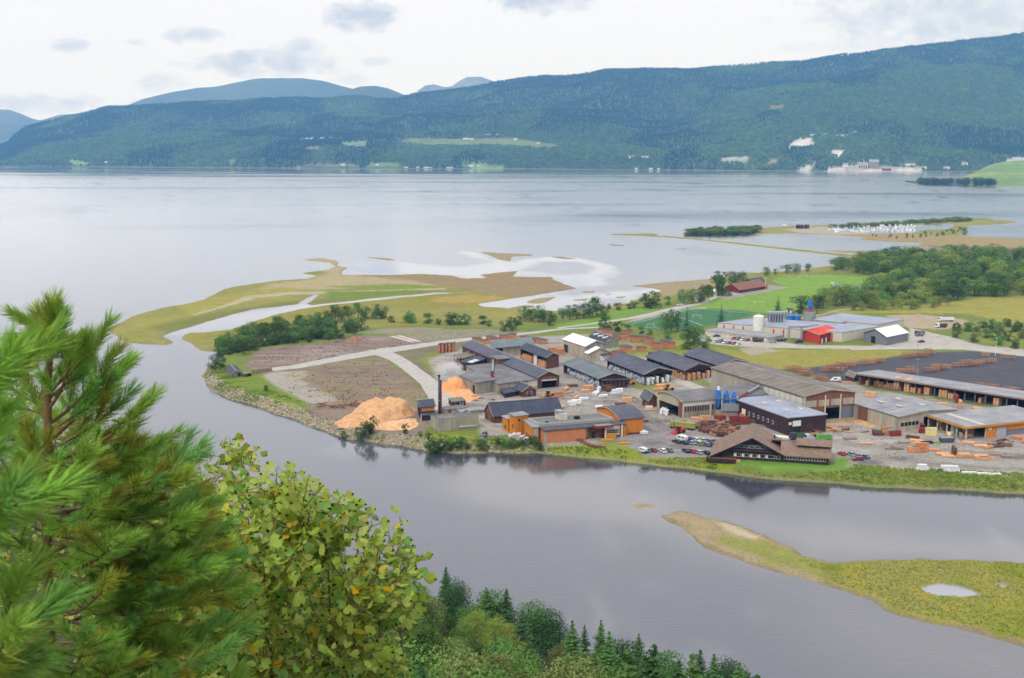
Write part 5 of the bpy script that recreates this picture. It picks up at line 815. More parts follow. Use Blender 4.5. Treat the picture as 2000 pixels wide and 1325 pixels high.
BM = [bundle_mesh(4.6, 1.15, 1.1, seed=i) for i in range(3)]; BML = [bundle_mesh(5.2, 1.2, .55, 2, 5, i) for i in range(2)]; WM = [wrap_mesh(4.4, 1.15, 1.1), wrap_mesh(3.2, 1.15, 1.1)]
COVER = MB().box(-2.5, 2.5, -.75, .75, 0, .09).mesh('cover')
def stack(loc, rz, nx, nz, mt, meshes=BM, label='', group=None, cat='lumber stack', name='lumber_stack', cover=None, dx=1.3, dz=1.2, ragged=0, seed=0):
    rg = random.Random(seed or int(loc[0]*13+loc[1]*7)); t = thing(name, label, cat, loc, rz)
    for i in range(nx):
        nn = max(1, nz-(rg.random() < ragged))
        for k in range(nn):
            o = link('board_bundle' if meshes is not WM else 'wrapped_pack', rg.choice(meshes), mt, t); o.location = (rg.uniform(-.12, .12), (i-(nx-1)/2)*dx, .1+k*dz); o.rotation_euler = (0, 0, rg.uniform(-.02, .02)); o.material_slots[0].link = 'OBJECT'; o.material_slots[0].material = mt
        if cover: o = link('cover_sheet', COVER, cover, t); o.location = (0, (i-(nx-1)/2)*dx, .12+nn*dz); o.rotation_euler = (rg.uniform(-.05,.05), rg.uniform(-.04,.04), 0)
    reg(t, label, group); return t
# orange stacks with dark sheets, out in the drying yard north of the sheds
A1 = SH[1].ang()
for px, py, nx, nz, mt in ((1189,651,4,2,L_OR),(1206,660,5,2,L_OR),(1224,657,3,3,L_OR),(1240,668,4,3,L_OR),(1222,688,6,3,L_OR),(1253,686,4,2,L_OR),(1268,672,4,3,L_OR),(1283,682,5,3,L_OR),(1307,680,5,3,L_OR),(1299,677,4,3,L_OR),(1209,700,6,3,L_OR),(1188,697,4,2,L_OR),(1176,650,3,2,L_OR),(1198,665,4,2,L_OR),(1258,664,4,2,L_OR),(1216,664,4,3,L_OR),(1275,693,2,1,L_DK)):
    stack(P(px,py), A1+.5*math.pi+random.uniform(-.1,.1), nx, nz, mt, label='orange lumber stack under dark sheets north of the timber sheds', group='lumber stacks in the drying yard', cover=mat('cover_sheet', S(96,88,88), var=.25, scale=.8, rnd=.15))
for px, py, nx, nz in ((932,668,4,2),(946,672,3,2),(962,666,8,2),(984,663,4,2),(1000,664,3,3),(1046,668,3,2),(1058,671,5,2),(1024,661,3,1)):
    stack(P(px,py), LS.ang()+.5*math.pi, nx, nz, L_OR, label='rust orange lumber stack behind the far end of the long brown shed', group='lumber stacks behind the long shed', cover=mat('cover_sheet', S(96,88,88)))
for px, py in ((860,688),(866,688),(873,687),(880,687),(886,686)):
    stack(P(px,py), 1.35, 1, 4, L_OR, label='tall narrow lumber stack on the gravel left of the long shed', group='narrow lumber stacks', cover=mat('cover_sheet', S(96,88,88)))
for px, py, nx, nz in ((1080,686,3,2),(1094,693,2,3)):
    stack(P(px,py), A1+.5*math.pi, nx, nz, L_OR, label='small orange lumber stack behind the short timber shed')
# packs standing in the open bays
def bay(b, f0, f1, n, nz, mt, meshes, label, tt=2.2, group=None):
    for i in range(n):
        q = b.w(b.lu*(f0+(f1-f0)*(i+.5)/n), tt, .08); stack(q, b.ang()+math.pi/2, 1 if b.lu*(f1-f0)/n < 2.6 else 2, nz, mt, meshes, label=label, group=group, ragged=.35, dx=1.25, name='pack_stack' if meshes is WM else 'lumber_stack', cat='pack stack' if meshes is WM else 'lumber stack', dz=1.13)
bay(SH[0], .05,.32,3,3,L_NEW,BM,'fresh lumber stack in the short open timber shed'); bay(SH[0], .55,.95,4,3,L_NEW,BM,'fresh lumber stack at the dark end of the short timber shed')
bay(SH[1], .02,.45,7,3,WRAPB,WM,'white wrapped pack stack in the green-roofed timber shed','',group='packs in the green-roofed shed') if False else bay(SH[1], .02,.9,12,3,WRAPB,WM,'white wrapped pack stack in the green-roofed timber shed',group='packs in the green-roofed shed')
bay(SH[2], .0,.95,13,3,WRAPB,WM,'white wrapped pack stack in the slate-roofed timber shed',group='packs in the slate-roofed shed')
bay(SH[3], .0,.32,5,3,L_NEW,BM,'fresh lumber stack at the near end of the third timber shed'); bay(SH[3], .55,.9,5,2,WRAPB,WM,'white pack stack deep in the third timber shed')
bay(SH[4], .5,.95,6,2,L_NEW,BM,'fresh lumber stack in the shed behind the concrete hall')
for b_, mt, mm, lab in ((SH[2], WRAP, WM, 'white pack stack under the open gable end of the slate-roofed shed'), (SH[3], L_NEW, BM, 'orange lumber stack under the open gable end of the third timber shed')):
    for i in range(5): stack(b_.w(1.2-.0, b_.lv*(.12+.19*i), .08), b_.ang(), 1, 3 if i != 3 else 2, mt, mm, label=lab, name='pack_stack' if mm is WM else 'lumber_stack', cat='pack stack' if mm is WM else 'lumber stack', dz=1.13)
for i in range(4): stack(P(1374+6*i,733-i*.6), SH[3].ang(), 1, 3, WRAPB, WM, label='bluish wrapped pack stack right of the third timber shed', name='pack_stack', cat='pack stack', dz=1.13)
for f, nx, nz in ((.02,1,2),(.085,1,1),(.11,1,1),(.165,2,5),(.215,2,5),(.245,2,2),(.275,1,2),(.31,2,3),(.385,3,3),(.42,2,2),(.55,1,2),(.62,2,3)):
    stack(LO.w(LO.lu*(f+.01), 2.6, .08), LO.ang()+math.pi/2, nx, nz, L_NEW if nx > 1 else L_OR, label='lumber stack standing in the very long open shed', group='lumber in the long open shed')
for i in range(6): stack(OH.w(OH.lu*(.15+.15*i), 4+3*(i % 2), .05), OH.ang()+math.pi/2, 1+(i % 2), 1+i % 3, (L_NEW, L_OR, WRAP)[i % 3], label='lumber stack under the ochre edged open hall roof')
# white packs and lumber lying on the yard
for px, py, rz, nx, nz, mt, mm, lab in (
 (1118,793,.1,1,2,WRAP,WM,'tall white wrapped pack pile behind the barn roof end'),(1126,790,.1,1,2,WRAP,WM,'tall white wrapped pack pile behind the barn roof end'),(1140,781,.12,1,1,WRAP,WM,'long white pack lying on the gravel beside the tall white pile'),
 (1164,770,1.2,2,1,WRAP,WM,'white pack group on the gravel before the green-roofed shed'),(1170,765,1.2,1,2,WRAP,WM,'white pack group on the gravel before the green-roofed shed'),(1178,776,.4,1,1,WRAP,WM,'white pack group on the gravel before the green-roofed shed'),
 (1202,770,.3,1,2,WRAP,WM,'white pack block by the pallets near the slate-roofed shed'),(1210,768,.3,1,2,WRAP,WM,'white pack block by the pallets near the slate-roofed shed'),
 (1143,766,.4,2,1,L_NEW,BM,'fresh lumber pile beside the brown shed of the mill yard'),(1150,762,.4,2,2,L_NEW,BM,'fresh lumber pile beside the brown shed of the mill yard'),
 (1126,777,1.2,1,1,L_NEW,BML,'scattered fresh boards outside the long shed door'),(1106,762,1.2,1,2,L_NEW,BML,'scattered fresh boards outside the long shed door'),(1112,768,.6,1,1,L_OR,BML,'scattered fresh boards outside the long shed door'),(1118,756,.2,1,2,L_DK,BML,'scattered fresh boards outside the long shed door'),
 (1097,799,1.2,1,1,L_NEW,BM,'small orange lumber pile at the barn corner'),(1185,762,.4,2,2,L_DK,BM,'brown pallet-like lumber stack by the lean-to end'),(1192,765,.4,1,2,L_DK,BM,'brown pallet-like lumber stack by the lean-to end'),(1290,760,.2,2,2,L_NEW,BM,'lumber pile beside the yellow loader'),(1283,763,.2,1,1,L_NEW,BM,'lumber pile beside the yellow loader'),
 (1170,798,.1,2,1,WRAP,WM,'flat white pack behind the flat factory roof'),(1190,799,.1,1,1,WRAP,WM,'flat white pack behind the flat factory roof'),
 (1296,808,1.2,2,2,WRAP,WM,'large white pack stack at the low hall gateway'),(1303,811,1.2,1,2,WRAP,WM,'large white pack stack at the low hall gateway'),(1268,798,.2,1,1,WRAP,WM,'white topped lumber pack by the small hipped shed'),(1270,802,.2,1,1,L_NEW,BML,'orange board pack by the small hipped shed'),
 (1186,861,.05,2,1,TRIM_Y,BML,'yellowish board stack on the quay before the factory entrance'),(1192,858,.05,1,2,TRIM_Y,BM,'yellowish board stack on the quay before the factory entrance'),(1218,868,.05,1,1,TRIM_Y,BML,'low yellow board stack right of the factory entrance'),
 (1406,822,.3,2,2,RUST,BM,'rusty red lumber stack before the band of dark windows'),(1434,828,.2,1,3,RUST,BM,'rusty crate stack behind the brown timber heap'),(1453,829,.2,1,3,RUST,BM,'rusty crate stack behind the brown timber heap'),
 (1691,868,-.05,1,1,L_NEW,BML,'lone long orange board pack on open gravel'),(1742,878,-.05,1,1,L_GY,BML,'pale low board pack left of the orange crates'),(1752,878,-.05,1,1,L_GY,BML,'pale low board pack left of the orange crates'),
 (1784,884,-.05,1,2,L_OR,BM,'square orange crate stack near the riverside road'),(1793,884,-.05,1,2,L_OR,BM,'square orange crate stack near the riverside road'),(1800,882,-.05,1,3,L_OR,BM,'square orange crate stack near the riverside road'),
 (1842,888,-.08,2,1,L_NEW,BML,'fresh board stack in the long row by the riverside road'),(1852,892,-.08,2,1,L_NEW,BML,'fresh board stack in the long row by the riverside road'),(1863,890,1.4,1,3,L_DK,BM,'dark crate in the middle of the fresh board row'),(1880,892,-.08,2,2,L_NEW,BML,'fresh board stack in the long row by the riverside road'),(1893,893,-.08,2,1,L_OR,BML,'fresh board stack in the long row by the riverside road'),(1916,896,-.08,3,2,L_NEW,BML,'fresh board stack in the long row by the riverside road'),(1926,898,-.08,1,2,L_NEW,BML,'fresh board stack in the long row by the riverside road'),(1946,889,-.08,1,1,L_GY,BML,'fresh board stack in the long row by the riverside road'),
 (1715,850,.2,2,2,L_DK,BM,'dark ended lumber stack with fresh boards beside the planing hall'),(1731,850,.2,1,3,L_OR,BM,'orange lumber stack with teal sheet beside the planing hall'),(1749,852,.2,1,2,RUST,BM,'maroon lumber block beside the planing hall'),
 (1782,857,-.5,1,2,L_DK,BML,'long maroon board pile before the open hall'),(1790,862,-.5,2,1,L_NEW,BML,'long fresh board pile before the open hall'),(1800,868,-.5,2,1,L_NEW,BML,'long fresh board pile before the open hall'),(1806,846,.1,1,2,RUST,BM,'maroon block behind the cream sacks'),(1818,852,.1,1,3,mat('sack_cream', S(226,214,150)),BM,'cream sacks stacked before the open hall'),(1810,866,.2,2,1,DARK,BML,'black plastic covered pile beside the green heap'),
 (1853,855,1.3,1,3,mat('sack_cream', S(226,214,150)),BML,'cream board stack under the open hall edge'),(1876,858,1.3,1,2,L_GY,BM,'grey crate pile at the open hall corner'),(1893,866,-.4,2,1,L_NEW,BML,'pink fresh board pile right of the open hall corner'),(1915,872,-.2,2,1,L_NEW,BML,'fresh board pile before the ochre doorway'),(1930,877,.5,1,1,L_OR,BM,'tilted orange crate before the lilac roller door'),(1945,872,.2,3,1,L_DK,BML,'dark scrap timber pile before the lilac roller door'),(1962,870,-.3,3,1,L_DK,BML,'dark scrap timber pile before the lilac roller door'),(1956,862,.5,1,1,DARK,BML,'dark scrap timber pile before the lilac roller door'),(1990,858,-.4,2,2,L_OR,BML,'brown board stacks at the far right edge of the yard'),(2010,866,-.4,3,2,L_OR,BML,'brown board stacks at the far right edge of the yard'),
 (1927,803,-.05,2,1,L_NEW,BM,'fresh lumber behind the ochre edged hall roof'),(1910,801,-.05,2,1,L_NEW,BM,'fresh lumber behind the ochre edged hall roof'),(1946,808,-.05,1,1,L_NEW,BM,'fresh lumber behind the ochre edged hall roof'),(1955,811,-.05,1,1,L_NEW,BM,'fresh lumber behind the ochre edged hall roof'),(1875,797,1.3,1,3,L_NEW,BM,'pale stack in front of the very long open shed'),(1868,786,1.3,1,3,RUST,BM,'dull red stack inside the very long open shed'),
 (1801,919,.0,1,2,WRAP,WM,'white pack pair with printed wrap on the riverside road edge'),(1850,921,.0,1,2,WRAP,WM,'long white pack row on the riverside road edge'),(1862,922,.0,1,2,WRAP,WM,'long white pack row on the riverside road edge'),(1893,925,.0,1,1,WRAP,BML,'low white pack at the grass edge'),(1922,927,.0,1,1,WRAP,BML,'low white pack at the grass edge'),(1940,928,.0,1,1,WRAP,BML,'low white pack at the grass edge'),
 (1350,736,.3,2,1,WRAP,WM,'pinkish white packs at the near end of the third timber shed'),(1362,738,.3,2,1,WRAP,WM,'pinkish white packs at the near end of the third timber shed'),(1162,700,.3,2,2,WRAP,WM,'white packs between the annex and the slate-roofed shed'),(1176,704,.3,2,2,WRAP,WM,'white packs between the annex and the slate-roofed shed'),
 (1680,736,-.2,1,1,L_NEW,BML,'loose boards near the white van on the asphalt'),(1654,748,-.2,1,1,L_OR,BML,'orange box beside the white van'),(895,706,1.3,2,1,L_GY,BM,'weathered stack left of the old lean-to'),(890,714,1.0,2,1,L_OR,BML,'weathered stack left of the old lean-to'),(1690,795,-.3,2,1,L_OR,BM,'orange stack between the big hall and planing hall')):
    stack(P(px,py), rz, nx, nz, mt, mm, label=lab, name='pack_stack' if mm is WM else 'lumber_stack', cat='pack stack' if mm is WM else 'lumber stack', dz=(.62 if mm is BML else 1.15))
for px, py, rz, nx, nz, mt, mm, lab in ((1240,778,.3,2,1,L_GY,BML,'grey loose boards left of the small concrete bay'),(1224,786,.1,1,2,L_NEW,BM,'fresh lumber block in mid yard behind the orange wing'),(1212,790,.2,2,1,L_DK,BML,'dark boards on the gravel in mid yard'),(1330,826,.2,2,1,L_DK,BML,'dark low boards in front of the low hall'),(1360,818,.1,2,1,L_NEW,BML,'pale boards at the foot of the window band wall'),(1376,817,.1,1,1,L_OR,BM,'orange crate at the foot of the window band wall'),(1456,818,.3,2,2,L_OR,BM,'orange blocks beside the cyclone hopper'),(1470,826,-.5,1,1,L_DK,BM,'dark block at the dark brown building corner'),(1485,833,-.5,1,1,L_GY,BML,'grey boards along the dark brown building'),(1660,858,.2,2,1,L_GY,BML,'grey low pile on the open gravel'),(1770,838,.3,1,1,L_OR,BM,'orange crate below the dark window row'),(1765,866,.1,1,1,L_GY,BML,'thin grey boards in the right yard centre'),(1822,880,-.1,2,1,L_OR,BML,'orange boards between the crates and the fresh board row'),(1968,893,-.1,2,1,L_GY,BML,'grey boards right of the fresh board row'),(1700,775,-.3,1,2,L_NEW,BM,'fresh block behind the planing hall roof'),(1840,797,-.2,2,2,L_NEW,BM,'fresh stack behind the right end of the planing hall'),(1236,816,.2,1,2,WRAP,WM,'white block right of the arched roof'),(1255,824,.3,2,1,L_DK,BML,'dark boards right of the arched orange wing'),(1092,775,.5,1,2,L_OR,BM,'orange blocks before the long shed door')):
    stack(P(px,py), rz, nx, nz, mt, mm, label=lab, name='pack_stack' if mm is WM else 'lumber_stack', cat='pack stack' if mm is WM else 'lumber stack', dz=(.62 if mm is BML else 1.15))
tarp = thing('tarpaulin', 'crumpled teal tarpaulin over the lumber beside the planing hall', 'tarpaulin', P(1728,849)); v = []; f = []
for i in range(9):
    for j in range(6): v.append((-4+i, -1.5+j*.6, 2.6+.5*math.sin(i*1.3+j)+(-.9 if j in (0,5) or i in (0,8) else 0)))
for i in range(8):
    for j in range(5): f.append((i*6+j,(i+1)*6+j,(i+1)*6+j+1,i*6+j+1))
MB().add(v,f).obj('sheet', mat('tarp_teal', S(84,170,160), var=.2, scale=.8), tarp)
# frame racks on the asphalt: tall brown stacks with pale ends
def rack_mesh(seed):
    rg = random.Random(seed); b = MB()
    for lv in range(rg.choice((2,3,3))):
        for i in range(5):
            z = lv*1.25
            x = -2.4+i*1.2; b.box(x-.07, x+.07, -1.2, 1.2, z+.95, z+1.1); b.box(x-.08, x+.08, -1.2, -1.0, z, z+.95); b.box(x-.08, x+.08, 1.0, 1.2, z, z+.95)
        b.box(-2.6, 2.6, -1.15, -.9, z+1.1, z+1.22); b.box(-2.6, 2.6, .9, 1.15, z+1.1, z+1.22)
    return b.mesh('rack')
RK = [rack_mesh(i) for i in range(4)]; L_RK = mat('rack_brown', S(178,132,98), var=.35, scale=1.2, rnd=.25)
for x0, y0, x1, y1, n in ((1611,727,1640,727,4),(1618,722,1640,720,3),(1648,721,1662,718,2),(1664,716,1672,714,2),(1688,714,1698,713,2),(1704,711,1715,709,2),(1722,708,1724,708,1),(1768,701,1790,697,4),(1798,698,1806,697,2),(1812,694,1820,692,2),(1758,730,1786,730,4),(1810,728,1826,726,3),(1832,724,1848,721,3),(1866,718,1882,717,3),(1892,716,1908,714,3),(1914,712,1926,710,2),(1938,709,1944,709,1),(1962,701,1976,702,2),(1925,697,1932,698,1),(1538,724,1546,723,2),(1556,728,1564,727,2),(1567,733,1580,735,3),(1594,741,1604,742,3),(1606,744,1612,746,2),(1716,758,1726,759,2),(1740,762,1750,764,2)):
    for i in range(n):
        f = i/max(1, n-1); o = link('frame_rack', RK[(i+int(x0)) % 4], L_RK, cat='rack', loc=P(x0+(x1-x0)*f, y0+(y1-y0)*f)); o.rotation_euler = (0,0,LO.ang()+.3+random.uniform(-.1,.1)); o.scale = (.85,.85,.8 if y0 > 737 else 1); o['label'] = 'x'; reg(o, 'brown stack of timber frames standing on the dark asphalt yard', 'timber frame stacks on the asphalt')
for px, py in ((1800,787),(1902,755),(1915,756),(1925,758),(1935,759),(1945,760),(1965,764),(1975,765),(1985,766)):
    o = link('frame_rack', RK[px % 4], L_GY, cat='rack', loc=P(px,py-4)); o.scale = (.6,.6,.5); reg(o, 'pale low timber frames behind the very long open shed', 'timber frames behind the long shed')
# brown heap of timber bundles before the office
HB = [bundle_mesh(2.8, .9, .9, 3, 3, i+9) for i in range(3)]
rg = random.Random(3); heap = np.array([(1350,829),(1380,826),(1420,828),(1448,837),(1450,853),(1420,857),(1385,851),(1358,841)], float); k = 0; mH = [mat('bundle_brown', S(126,84,66), var=.3, scale=1.5, rnd=.25), L_DK, mat('bundle_pale', S(168,124,98), var=.25, scale=1.5, rnd=.2)]
while k < 78:
    x, y = rg.uniform(1350,1450), rg.uniform(825,857)
    if sdf(np.array([x]), np.array([y]), heap, 50)[0] < 0: continue
    o = link('timber_bundle', rg.choice(HB), mH[0], cat='timber bundle', loc=P(x,y)+Vector((0,0,.1+(.95 if k % 3 == 0 else 0)))); o.rotation_euler = (0,0,-.35+rg.uniform(-.35,.35)); o.material_slots[0].link = 'OBJECT'; o.material_slots[0].material = rg.choice(mH)
    o['label'] = 'brown strapped timber bundle lying in the big oval heap behind the car park'; o['group'] = 'timber bundles in the oval heap'; k += 1
for px, py in ((1133,862),(1139,866),(1146,869),(1153,872),(1160,874),(1168,875),(1176,875)):
    o = link('timber_bundle', HB[px % 3], mH[0], cat='timber bundle', loc=P(px,py)); o.rotation_euler = (0,0,-.3+.1*(px % 5)); reg(o, 'rusty brown bundle on the bank before the factory entrance', 'bundles at the factory quay')
for px, py, n, lab in ((1640,842,26,'dark heap of scrap boards right of the dark brown building'),(1590,846,18,'rusty trestles and scrap against the dark brown building'),(655,797,34,'heap of charred and orange waste wood on the bank'),(690,793,26,'orange and black waste boards beside the sawdust'),(1950,868,20,'tangled scrap pile by the lilac roller door'),(1075,778,14,'loose machinery and scrap beside the navy shed'),(945,782,12,'bluish sheets and scrap behind the barn'),(625,792,16,'black waste timber left of the sawdust heap')):
    b = MB(); rg = random.Random(px)
    for i in range(n):
        a = rg.uniform(0,3.14); c = Vector((rg.gauss(0,3.2),rg.gauss(0,1.8),rg.uniform(.2,1.4))); dv = Vector((math.cos(a),math.sin(a)*.6,rg.uniform(-.15,.15)))*rg.uniform(.8,2.4); b.cyl(c-dv,c+dv,rg.uniform(.08,.25),n=5)
    mt = L_OR if px in (690,) else L_DK; mb2 = b.mesh('scrap'); mb2.materials.append(L_DK); mb2.materials.append(L_OR); mb2.polygons.foreach_set('material_index', [int((i//7) % 3 == 0) for i in range(len(mb2.polygons))]); link('scrap_pile', mb2, None, label=lab, cat='scrap pile', loc=P(px,py)); bpy.context.view_layer
# sawdust and bark piles
def pile(name, label, poly, peaks, mt, seed, z=ZG, n=46):
    W = PN(poly, z); c = W.mean(0); lo = W.min(0)-2; hi = W.max(0)+2; X, Y = np.meshgrid(np.linspace(lo[0],hi[0],n*2), np.linspace(lo[1],hi[1],n)); x, y = X.ravel(), Y.ravel()
    d = sdf(x,y,W,30)+fbm(x/3,y/3,seed)*.9; h = np.zeros(len(x))
    for (px,py,hh,r) in peaks: q = P(px,py,z); dd = np.hypot(x-q.x,(y-q.y)); h = np.maximum(h, hh-dd*hh/r)
    h = np.minimum(h, hh*9)*ss(d/4)+fbm(x/2.2,y/2.2,seed+1)*.5*ss(d/2)+fbm(x/.7,y/.7,seed+2)*.15*ss(d); h = np.where(d > 0, np.maximum(h,.12), -.3)
    h = np.where(h > .5, h+np.abs(fbm(x/5,y/5,seed+4))*1.0, h)
    idx = np.arange(len(x)).reshape(X.shape); F = np.stack([idx[:-1,:-1].ravel(),idx[:-1,1:].ravel(),idx[1:,1:].ravel(),idx[1:,:-1].ravel()],1); F = F[h[F].max(1) > -.2]
    o = link(name, mesh_np(name, np.stack([x-c[0],y-c[1],h],1), F, True), mt, label=label, cat='sawdust heap', loc=(c[0],c[1],z)); return o
pile('sawdust_heap','largest tan sawdust heap on the bank left of the boiler house',[(654,826),(676,812),(700,800),(720,788),(750,786),(790,788),(812,800),(808,812),(760,822),(740,836),(700,838),(665,834)],[(736,806,6.5,16),(765,804,6.8,14),(780,808,7.2,12),(700,822,3.8,12),(750,818,4,14)],mat('sawdust_tan', S(206,160,114), var=.2, scale=.5, bump=.5),101)
pile('sawdust_heap','low flat pale sawdust spread by the river at the heap foot',[(730,832),(760,822),(812,818),(818,832),(800,840),(760,841),(735,840)],[(770,832,1.6,10),(800,828,1.8,9)],mat('sawdust_pale', S(216,172,126), var=.22, scale=.5, bump=.5),105)
pile('sawdust_heap','bright orange fresh sawdust heap behind the chimney',[(860,760),(866,748),(890,745),(912,752),(918,763),(890,768),(862,766)],[(888,760,6,13),(876,762,4,9)],mat('sawdust_orange', S(228,160,100), var=.12, scale=.5, bump=.4),109)
pile('sawdust_heap','lower orange sawdust tongue spilling towards the concrete workshop',[(874,768),(900,764),(925,766),(940,776),(915,786),(895,784)],[(905,774,3.2,11),(890,772,2.5,8)],mat('sawdust_light', S(222,164,116), var=.15, scale=.5, bump=.4),113)
pile('sawdust_heap','thin spread of bark and chips beside the planing hall wall',[(1665,822),(1690,818),(1720,834),(1700,836),(1670,828)],[(1690,828,.8,6)],mat('chips', S(188,158,116), var=.2, scale=.6),117)
pile('bark_heap','small rust coloured bark heap on the disused field',[(676,668),(692,656),(706,660),(710,668),(695,671)],[(692,668,3,9)],mat('bark_rust', S(150,108,86), var=.3, scale=.6),121)
pile('bark_heap','green tarped low heap before the open hall',[(1820,866),(1832,862),(1840,866),(1834,869)],[(1830,868,1,4)],mat('heap_green', S(90,150,50), var=.2, scale=.6),125)
for px, py in ((1060,865),(1010,855),(1000,858),(1020,861),(1030,864)):
    stack(P(px,py-4), random.random(), 1, 1, WRAP, [WM[1]], label='crumpled white plastic bale on the grass before the narrow tower', name='plastic_bale', cat='plastic bale')
# ---- vehicles
def car_meshes(kind):
    if kind == 'van': L_, W_, pr, gl = 4.9, 1.9, [(-2.45,.35),(-2.45,1.0),(-1.55,1.15),(-.9,1.95),(2.35,2.0),(2.45,.4)], [(-1.5,1.2),(-.95,1.85),(.2,1.85),(.2,1.2)]
    elif kind == 'wagon': L_, W_, pr, gl = 4.6, 1.78, [(-2.3,.32),(-2.28,.72),(-1.1,.92),(1.95,.98),(2.25,.9),(2.3,.35)], [(-1.05,.9),(-.35,1.42),(1.75,1.42),(2.15,.95)]
    elif kind == 'hatch': L_, W_, pr, gl = 3.9, 1.7, [(-1.95,.32),(-1.92,.7),(-1.0,.92),(1.6,.98),(1.9,.88),(1.95,.35)], [(-.95,.9),(-.3,1.46),(1.2,1.46),(1.75,.96)]
    else: L_, W_, pr, gl = 4.5, 1.76, [(-2.25,.32),(-2.22,.7),(-1.1,.9),(1.35,.94),(2.2,.92),(2.25,.35)], [(-1.05,.88),(-.35,1.4),(.95,1.4),(1.6,.93)]
    def ext(b, p, w0, wt):
        n = len(p); zt = max(z for _, z in p); zl = min(z for _, z in p); wd = lambda z: w0+(wt-w0)*((z-zl)/(zt-zl+1e-6))
        b.add([(x,-wd(z)/2,z) for x, z in p]+[(x,wd(z)/2,z) for x, z in p], [tuple(range(n)),tuple(range(2*n-1,n-1,-1))]+[(i+1,i,i+n,i+1+n) for i in range(n-1)]+[(0,n-1,2*n-1,n)])
    body = MB(); ext(body, pr, W_*.96, W_)
    g = MB(); ext(g, gl, W_*.94 if kind != 'van' else W_+.02, W_*.76 if kind != 'van' else W_*1.01)
    rf = MB(); z = gl[1][1]; x0, x1 = gl[1][0], gl[2][0]; wr = W_*.77
    if kind != 'van': rf.hexa([(x0+.02,-wr/2,z),(x1,-wr/2,z),(x1,wr/2,z),(x0+.02,wr/2,z)],[(x0+.12,-wr/2+.06,z+.05),(x1-.08,-wr/2+.06,z+.05),(x1-.08,wr/2-.06,z+.05),(x0+.12,wr/2-.06,z+.05)])
    else: rf.box(-.8,2.3,-W_/2+.1,W_/2-.1,2.0,2.04)
    whl = MB(); whl.cyl((0,-.1,0),(0,.1,0),.32,n=12); lt = MB(); lt.box(-L_/2-.01,-L_/2+.05,-.14,.14,-.08,.08)
    return body.mesh('body'), g.mesh('glass'), rf.mesh('roof'), whl.mesh('wheel'), lt.mesh('light'), L_, W_
CM = {k: car_meshes(k) for k in ('sedan','hatch','wagon','van')}; TYRE = mat('tyre_rubber', S(36,36,38)); LAMP = mat('lamp_lens', S(214,216,220), rough=.2); PAINT = {}
def paint(n, c): return mat('paint_'+n, S(*c), var=.03, rough=.28, spec=.6)
CC = dict(white=(228,230,230), silver=(176,180,188), grey=(110,114,124), dark=(50,54,64), black=(36,38,44), red=(196,50,50), maroon=(150,54,68), blue=(66,82,150), lightblue=(140,166,196), green=(136,156,104), teal=(90,112,128), navy=(52,60,100), cream=(206,204,186))
def car(px, py, rz, kind, colr, where):
    B_, G_, R_, W_m, L_m, ln, wd = CM[kind]; pm = paint(colr, CC[colr]); d = inst([('body',B_,pm),('window_glass',G_,GLASS),('roof',R_,pm)], 'parked_car', '', 'van' if kind == 'van' else 'car', P(px,py), rz)
    for x in (-ln*.31, ln*.30):
        for y in (-wd/2+.08, wd/2-.08): o = link('wheel', W_m, TYRE, d, loc=(x,y,.32))
    for y in (-wd*.36, wd*.36): link('headlight', L_m, LAMP, d, loc=(0,y,.66))
    reg(d, f'{dict(dark="dark grey",lightblue="light blue").get(colr,colr)} {dict(sedan="saloon car",hatch="hatchback",wagon="estate car",van="van")[kind]} {where}', None); return d
cp = 'in the car park by the river'
for px, py, k, c in ((1259,880,'hatch','dark'),(1266,881,'hatch','maroon') if 0 else (1263,882,'wagon','teal'),(1276,882,'hatch','maroon'),(1294,883,'wagon','white'),(1307,882,'sedan','grey'),(1340,883,'sedan','dark'),(1352,884,'hatch','red'),(1364,886,'wagon','silver'),(1380,887,'hatch','black')): car(px,py,-1.25,k,c,cp+', front row')
for px, py, k, c in ((1322,865,'sedan','dark'),(1335,867,'wagon','navy'),(1350,868,'hatch','silver'),(1366,870,'hatch','green'),(1379,871,'wagon','grey'),(1391,872,'hatch','dark'),(1347,860,'sedan','blue'),(1360,862,'sedan','white'),(1372,863,'hatch','silver'),(1384,864,'wagon','teal'),(1395,865,'sedan','dark'),(1404,867,'wagon','teal'),(1416,868,'sedan','lightblue')): car(px,py,-1.0,k,c,cp+', back rows')
for px, py, k, c, rz in ((1644,889,'hatch','red',-1.3),(1662,890,'hatch','lightblue',-1.2),(1674,894,'sedan','grey',.1),(1689,895,'sedan','teal',-1.1),(1675,899,'wagon','maroon',.05)): car(px,py,rz,k,c,'beside the lawn at the right end of the office')
for px, py, k, c, rz in ((944,857,'sedan','teal',1.2),(946,851,'hatch','black',1.3)): car(px,py,rz,k,c,'on the drive beside the narrow orange tower')
for px, py, k, c, rz in ((1384,667,'sedan','red',.2),(1399,658,'sedan','navy',.1),(1397,669,'wagon','cream',1),(1407,669,'van','grey',.9),(1415,671,'hatch','white',.9),(1424,672,'hatch','blue',.9),(1433,673,'hatch','maroon',.9),(1442,674,'sedan','white',.9),(1433,663,'sedan','red',.8),(1442,664,'hatch','teal',.8),(1450,665,'hatch','white',.8),(1459,666,'sedan','maroon',.8),(1517,668,'hatch','navy',.8),(1524,667,'hatch','black',.8),(1531,666,'hatch','blue',.8),(1510,670,'sedan','silver',-.2),(1560,670,'van','navy',0),(1799,669,'sedan','navy',.3),(1795,657,'van','grey',.1)): car(px,py,rz,k,c,'on the light gravel before the cream factory')
for px, py, k, c, rz in ((1328,597,'sedan','white',.1),(1358,575,'van','silver',.4),(1425,577,'sedan','grey',.2)): car(px,py,rz,k,c,'on the drive beside the football ground')
